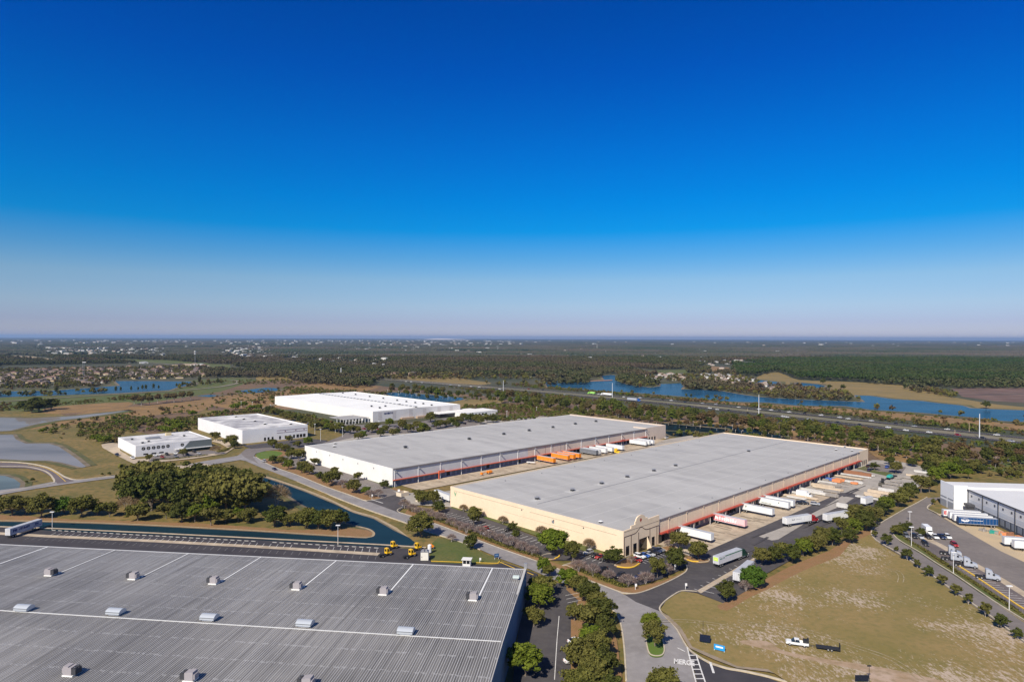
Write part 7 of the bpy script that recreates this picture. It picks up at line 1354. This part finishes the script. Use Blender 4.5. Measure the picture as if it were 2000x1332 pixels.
fence([(1785, 1040), (1800, 1038), (1850, 1041), (1895, 1043)], 2.4, 'wire fence and gate across the right yard above the parked cars')
# orange boom lift at the grey docks
p = G(956, 926.5); t = thing('boom_lift', 'orange boom lift parked before the grey warehouse docks', 'lift', (p.x, p.y, Z[0]), CA['ang'] + math.pi); MB().box(-1.6, 1.6, -1.1, 1.1, .7, 1.9).build('chassis', CP['orange'], t); MB().cyl((-1.2, 0, 2.1), (6, 0, 1.2), .22, n=6).build('boom', CP['orange'], t); MB().box(6, 7.2, -.8, .8, .5, 1.6).build('basket', CP['orange'], t)
for x in (-1.1, 1.1):
    for y in (-1.1, 1.1): wheel(t, x, y, .5, .35)
p = G(1037, 907); t = thing('bare_chassis', 'white and dark trailer chassis left of the lone orange trailer', 'trailer', (p.x, p.y, Z[0]), CA['ang'] - R(60)); MB().box(-3, 3, -.9, .9, .9, 1.3).build('frame', WMET, t); wheel(t, -1.6, -1.0, .45); wheel(t, -1.6, 1.0, .45)
# material stacks of the loading yard
ST = dict(white=mat('stack_white', (.62, .60, .56), alt=(.5, .48, .45), scale=.5), tan=mat('stack_tan', (.60, .49, .36), alt=(.50, .40, .29), scale=.5), grey=mat('stack_grey', (.24, .22, .20), alt=(.33, .30, .27), scale=.5), orange=mat('stack_orange', (.62, .24, .10)), rust=mat('stack_rust', (.28, .13, .07)), blue=mat('stack_blue', (.08, .15, .42)))
def stack(px, py, L, w, h, m, label, rz=None, n=3):
    p = G(px, py); t = thing('material_stack', label, 'stack', (p.x, p.y, Z[0]), BA['ang'] - R(90) if rz is None else rz, 'building material stacks in the loading yard'); random.seed(int(px * 7 + py))
    for k in range(n): y = -w / 2 + (k + .5) * w / n; e = random.uniform(-.6, .6); MB().box(-L / 2 + e, L / 2 + e, y - w / n * .46, y + w / n * .46, .12, h * random.uniform(.8, 1.0)).build('bundle', ST[m], t)
    for k in range(3): x = -L / 2 + 1 + k * (L - 2) / 2; MB().box(x - .12, x + .12, -w / 2, w / 2, 0, .12).build('bearer', ST['tan'], t)
SL = [(1598, 951, 18, 2.6, 1.5, 'tan'), (1618, 957, 16, 2.4, 1.2, 'tan'), (1580, 960, 14, 2.4, 1.2, 'white'), (1595, 966, 14, 2.4, 1.2, 'white'), (1612, 969, 12, 2.4, 1.5, 'white'), (1560, 966, 12, 2.4, .9, 'white'), (1572, 974, 14, 2.4, .9, 'tan'), (1548, 972, 12, 2.4, .9, 'tan'), (1625, 963, 8, 2.4, 1.3, 'grey'), (1626, 972, 6, 2.2, 1.8, 'grey'), (1604, 940, 9, 1.4, 1.6, 'grey'), (1612, 946, 12, 1.5, 1.4, 'white'), (1622, 950, 12, 1.5, 1.2, 'grey'), (1618, 939, 8, 2.4, 1.6, 'blue'), (1633, 943, 5, 2.8, 1.9, 'orange'), (1640, 941, 5, 2.6, 1.6, 'orange'),
      (1652, 934, 20, 2.2, .8, 'tan'), (1668, 931, 20, 2.2, .8, 'white'), (1663, 944, 12, 2.4, .9, 'white'), (1668, 947, 3, 2.2, 1.4, 'orange'), (1676, 944, 4, 2.2, .9, 'white'), (1660, 926, 16, 1.0, 2.0, 'rust'), (1674, 929, 16, 1.0, 2.0, 'rust'), (1690, 930, 10, 2.2, .9, 'white'), (1716, 957.5, 8, 2.4, 1.6, 'grey'), (1730, 962, 8, 2.4, 1.8, 'white'), (1736, 953, 8, 2.4, 1.2, 'grey'), (1742, 948, 8, 2.4, 1.2, 'grey'), (1750, 943, 6, 2.4, 1., 'grey'), (1722, 966, 14, 2.6, 1.6, 'tan'), (1704, 971, 8, 2.4, 2.0, 'tan'), (1700, 976, 14, 2.4, 1.0, 'white'), (1768, 935, 14, 2.4, 1.6, 'grey'), (1785, 932, 8, 2.2, 1.2, 'tan'), (1740, 958, 8, 2.2, 1.1, 'grey'), (1645, 993, 5, 2.4, 2.2, 'white'), (1752, 936, 5, 2.2, .8, 'grey'), (1800, 925, 8, 2.4, 1.4, 'white'), (1556, 975, 10, 2.2, .8, 'white'), (1532, 978, 10, 2.2, .7, 'tan')]
cnt = {}
SL.sort(); near = lambda px, py: 'near the dock wall' if py > 965 and px < 1600 else ('in the middle of the yard' if px < 1690 else 'along the tree row')
for px_, py_, L, w_, h_, m_ in SL:
    k_ = (m_, near(px_, py_)); cnt[k_] = cnt.get(k_, 0) + 1; stack(px_, py_, L, w_, h_, m_, '%s long low stack %s, %s from the left' % ({'rust': 'rust brown'}.get(m_, m_), k_[1], ORD[cnt[k_] - 1]))
ft = thing('flatbed_trailer', 'flatbed trailer with a teal tarpaulin load in the upper yard', 'trailer', (*G(1742, 936)[:2], Z[0]), heading((1728, 940), (1755, 930))); MB().box(-6, 6, -1.2, 1.2, 1.1, 1.35).build('deck', UNDER, ft); MB().prof([(-5.9, 1.36, 1.2), (-5.8, 2.6, 1.0), (-1.5, 2.8, 1.0), (-1.2, 1.36, 1.2)]).build('tarpaulin', CP['teal'], ft)
for x in (-4.5, -3.3):
    for y in (-1.2, 1.2): wheel(ft, x, y, .5, .4)
fk = thing('forklift', 'dark forklift truck in the upper yard', 'forklift', (*G(1722, 950)[:2], Z[0]), BA['ang']); MB().box(-2.2, 1.4, -1.2, 1.2, .5, 1.7).build('body', mat('dark_olive', (.10, .09, .07)), fk); MB().box(-.8, .6, -1.0, 1.0, 2.6, 2.75).box(-.8, -.7, -1, -.9, 1.7, 2.6).box(-.8, -.7, .9, 1, 1.7, 2.6).box(.5, .6, -1, -.9, 1.7, 2.6).box(.5, .6, .9, 1, 1.7, 2.6).build('overhead_guard', UNDER, fk); MB().box(1.5, 1.7, -.8, .8, .2, 4.2).build('mast', UNDER, fk)
for x in (-1.4, .9):
    for y in (-1.2, 1.2): wheel(fk, x, y, .5, .35)
# scrap pile at the right docks
random.seed(8); p0_ = G(1945, 1043)
for i, (px_, py_, c) in enumerate(((1928, 1040, 'grey'), (1940, 1042, 'teal'), (1950, 1045, 'grey'), (1962, 1047, 'orange'), (1972, 1048, 'rust'), (1988, 1055, 'orange'))):
    p = G(px_, py_); t = thing('scrap_pile', 'low heap of %s scrap by the right docks, %s from the left' % ({'grey': 'grey', 'teal': 'green', 'orange': 'orange', 'rust': 'brown'}[c], ORD[i]), 'scrap heap', (p.x, p.y, Z[0])); mb = MB()
    for k in range(9): mb.obox((random.uniform(-2, 2), random.uniform(-1.5, 1.5)), random.uniform(0, 3), random.uniform(1, 3), random.uniform(.3, 1), .0, random.uniform(.5, 1.4))
    mb.build('scrap_pieces', ST.get(c) or CP['teal'], t)
# ================================================================ houses
HW = [mat('house_wall_' + str(i), c) for i, c in enumerate(((.50, .40, .25), (.46, .41, .35), (.55, .53, .48), (.40, .29, .22)))]
HR_ = [mat('shingle_roof_' + str(i), c, alt=tuple(q * 1.3 for q in c), scale=.5) for i, c in enumerate(((.085, .065, .06), (.13, .10, .09), (.17, .105, .085), (.26, .20, .16)))] + [mat('white_metal_roof', (.38, .38, .37))]
def mk_house(i, L, W, h, rh, wm, rm, two_storey=False):
    t = thing('house', 'x', 'house', (0, -3500, 0)); w = MB().box(-L / 2, L / 2, -W / 2, W / 2, 0, h).build('wall', wm, t); mb = MB(); a, b = L / 2 + .5, W / 2 + .5; r_ = a - b
    for z in (h,): pass
    mb.poly([(-a, -b, h), (a, -b, h), (r_, 0, h + rh), (-r_, 0, h + rh)]); mb.poly([(a, b, h), (-a, b, h), (-r_, 0, h + rh), (r_, 0, h + rh)]); mb.poly([(a, -b, h), (a, b, h), (r_, 0, h + rh)]); mb.poly([(-a, b, h), (-a, -b, h), (-r_, 0, h + rh)]); mb.poly([(-a, b, h), (a, b, h), (a, -b, h), (-a, -b, h)]); mb.build('roof', rm, t)
    MB().box(-L * .3, -L * .05, -W / 2 - .03, -W / 2, .1, 2.3).build('garage_door', WMET, t); MB().box(L * .1, L * .3, -W / 2 - .03, -W / 2, .9, 2.1).build('window', DARKG, t); return t
HP = [mk_house(0, 16, 12, 3.2, 2.6, HW[0], HR_[0]), mk_house(1, 15, 12, 3.2, 2.6, HW[1], HR_[1]), mk_house(2, 14, 11, 5.6, 2.4, HW[0], HR_[2]), mk_house(3, 18, 13, 3.2, 2.8, HW[2], HR_[3]), mk_house(4, 15, 10, 5.4, 2.2, HW[3], HR_[1]), mk_house(5, 20, 12, 4.0, 1.5, HW[2], HR_[4])]
def houses(poly, dx, dy, kinds, label, group, ang_, jit=.25, lim=200, s=1., prob=1.):
    xs_ = [q[0] for q in poly]; W_ = [G(*q) for q in poly]; x0, x1 = min(w.x for w in W_), max(w.x for w in W_); y0, y1 = min(w.y for w in W_), max(w.y for w in W_); n = 0; c, s_ = math.cos(ang_), math.sin(ang_); cx, cy = (x0 + x1) / 2, (y0 + y1) / 2; D = math.hypot(x1 - x0, y1 - y0) / 2
    u = -D; cand = []
    while u < D:
        v = -D
        while v < D:
            x = cx + (u + random.uniform(-jit, jit) * dx) * c - (v + random.uniform(-jit, jit) * dy) * s_; y = cy + u * s_ + v * c; v += dy
            if y < 300: continue
            X_, Y_ = topix(x, y)
            if inpoly(X_, Y_, poly) and random.random() < prob: cand.append((x, y))
        u += dx
    random.shuffle(cand)
    for x, y in cand[:lim]: dup(HP[random.choice(kinds)], (x, y, 0), ang_ + random.choice((0, math.pi, R(90))) + random.uniform(-.15, .15), s * random.uniform(.9, 1.1), label, group); n += 1
    return n
random.seed(77); nh = 0
nh += houses([(0, 729), (60, 723), (200, 719), (300, 718), (390, 722), (400, 738), (300, 741), (225, 742), (190, 753), (0, 756)], 27, 31, (0, 0, 1, 2, 4), 'tan house with a dark hipped roof in the dense estate above the left lake', 'houses of the estate above the left lake', R(12), lim=165)
nh += houses([(1240, 739), (1300, 731), (1330, 731), (1340, 743), (1260, 745)], 27, 30, (3, 1, 3), 'pale house on the lakeside lawn in the middle distance', 'houses on the lakeside lawn', R(-5), lim=14)
nh += houses([(1375, 733), (1415, 733), (1480, 744), (1510, 755), (1535, 763), (1500, 765), (1440, 755), (1385, 745)], 25, 28, (3, 3, 1, 5), 'pale roofed house on the peninsula between the lake arms', 'houses on the peninsula', R(-25), lim=40)
nh += houses([(985, 726), (1095, 728), (1130, 733), (1128, 738), (1000, 736)], 30, 34, (3, 2, 0, 5), 'house at the wood edge behind the small lake', 'houses at the wood edge', R(5), lim=16)
nh += houses([(1130, 722), (1230, 722), (1240, 729), (1130, 730)], 40, 60, (3, 5, 0), 'house among trees above the middle lake', 'houses above the middle lake', R(15), lim=12, prob=.7)
nh += houses([(860, 720), (925, 722), (925, 730), (860, 729)], 32, 40, (2, 0, 4), 'tan house above the dry field left of centre', 'houses above the dry field', R(5), lim=6)
nh += houses([(1355, 708), (1450, 705), (1470, 710), (1440, 716), (1360, 714)], 32, 50, (5, 5, 3), 'white house of the cluster left of the pine forest', 'white houses left of the pine forest', R(8), lim=7, s=.85)
HM = []
for k_, (L_, W2, h_, rh_, m1_, m2_) in enumerate(((18, 12, 5, 2, HW[2], HR_[4]), (26, 14, 7, 1.5, HW[2], HR_[4]), (16, 12, 4, 2.6, HW[1], HR_[3]))):
    mb = MB(); mb.box(-L_ / 2, L_ / 2, -W2 / 2, W2 / 2, 0, h_); a_, b_ = L_ / 2 + .4, W2 / 2 + .4; r2 = a_ - b_ * .6; mb.mi = 1
    mb.poly([(-a_, -b_, h_), (a_, -b_, h_), (r2, 0, h_ + rh_), (-r2, 0, h_ + rh_)]); mb.poly([(a_, b_, h_), (-a_, b_, h_), (-r2, 0, h_ + rh_), (r2, 0, h_ + rh_)]); mb.poly([(a_, -b_, h_), (a_, b_, h_), (r2, 0, h_ + rh_)]); mb.poly([(-a_, b_, h_), (-a_, -b_, h_), (-r2, 0, h_ + rh_)])
    o = mb.build('far_house_mesh', [m1_, m2_]); HM.append(o.data); bpy.data.objects.remove(o)
scatter('far_towns', Q[:, :3], Q[:, 3], HM, 'pale roofs of distant towns showing between far trees')
for px_, py_, k_ in ((186, 708, 2), (252, 709, 5), (281, 710, 5), (345, 715, 0), (352, 714, 0), (380, 714, 3), (392, 714, 5), (398, 718, 2), (572, 732, 5), (638, 736, 1), (690, 736, 3), (704, 738, 3), (716, 742, 1), (768, 735, 2), (805, 733, 4), (1410, 720, 1)): dup(HP[k_], tuple(G(px_, py_)), random.uniform(0, 3), 1.2, 'separate house at the edge of the woods between estates', 'separate houses at the wood edges')
for q in HP: pass
# far salt-white mound on the horizon
p = G(855, 664.2); D_ = p.y
mb = MB(); pr = [(-1700, 0), (-1200, 22), (-700, 30), (-420, 60), (-100, 92), (300, 88), (700, 60), (1100, 50), (1600, 12), (1900, 0)]
for (a, b) in zip(pr, pr[1:]): mb.poly([(a[0], 0, 0), (b[0], 0, 0), (b[0], 350, b[1]), (a[0], 350, a[1])]); mb.poly([(a[0], 350, a[1]), (b[0], 350, b[1]), (b[0], 1500, 0), (a[0], 1500, 0)])
o = mb.build('mine_mound', mat('pale_mound', (.62, .55, .50))); o.location = (p.x, p.y, 0); o.scale = (.85, 1, .6); tag(o, kind='structure')
# remove the unplaced sources
for t in [q[0] for q in PROTO.values() if not q[3]] + [c[0] for c in CAR.values()] + list(PT.values()) + HP:
    for ch in list(t.children_recursive): bpy.data.objects.remove(ch)
    bpy.data.objects.remove(t)
# ---------------------------------------------------------------- air
hz = MB().box(-46000, 46000, -1500, 54000, -1, 190).build('haze', bpy.data.materials.new('haze_air')); hm = hz.data.materials[0]; hm.use_nodes = True; n = hm.node_tree.nodes; n.clear()
vo = n.new('ShaderNodeOutputMaterial'); pv = n.new('ShaderNodeVolumePrincipled'); pv.inputs['Color'].default_value = (.45, .68, 1, 1); pv.inputs['Density'].default_value = HAZE; pv.inputs['Anisotropy'].default_value = .2; hm.node_tree.links.new(pv.outputs[0], vo.inputs['Volume']); tag(hz, 'thin blue air over the plain', kind='stuff')
print('houses', nh)
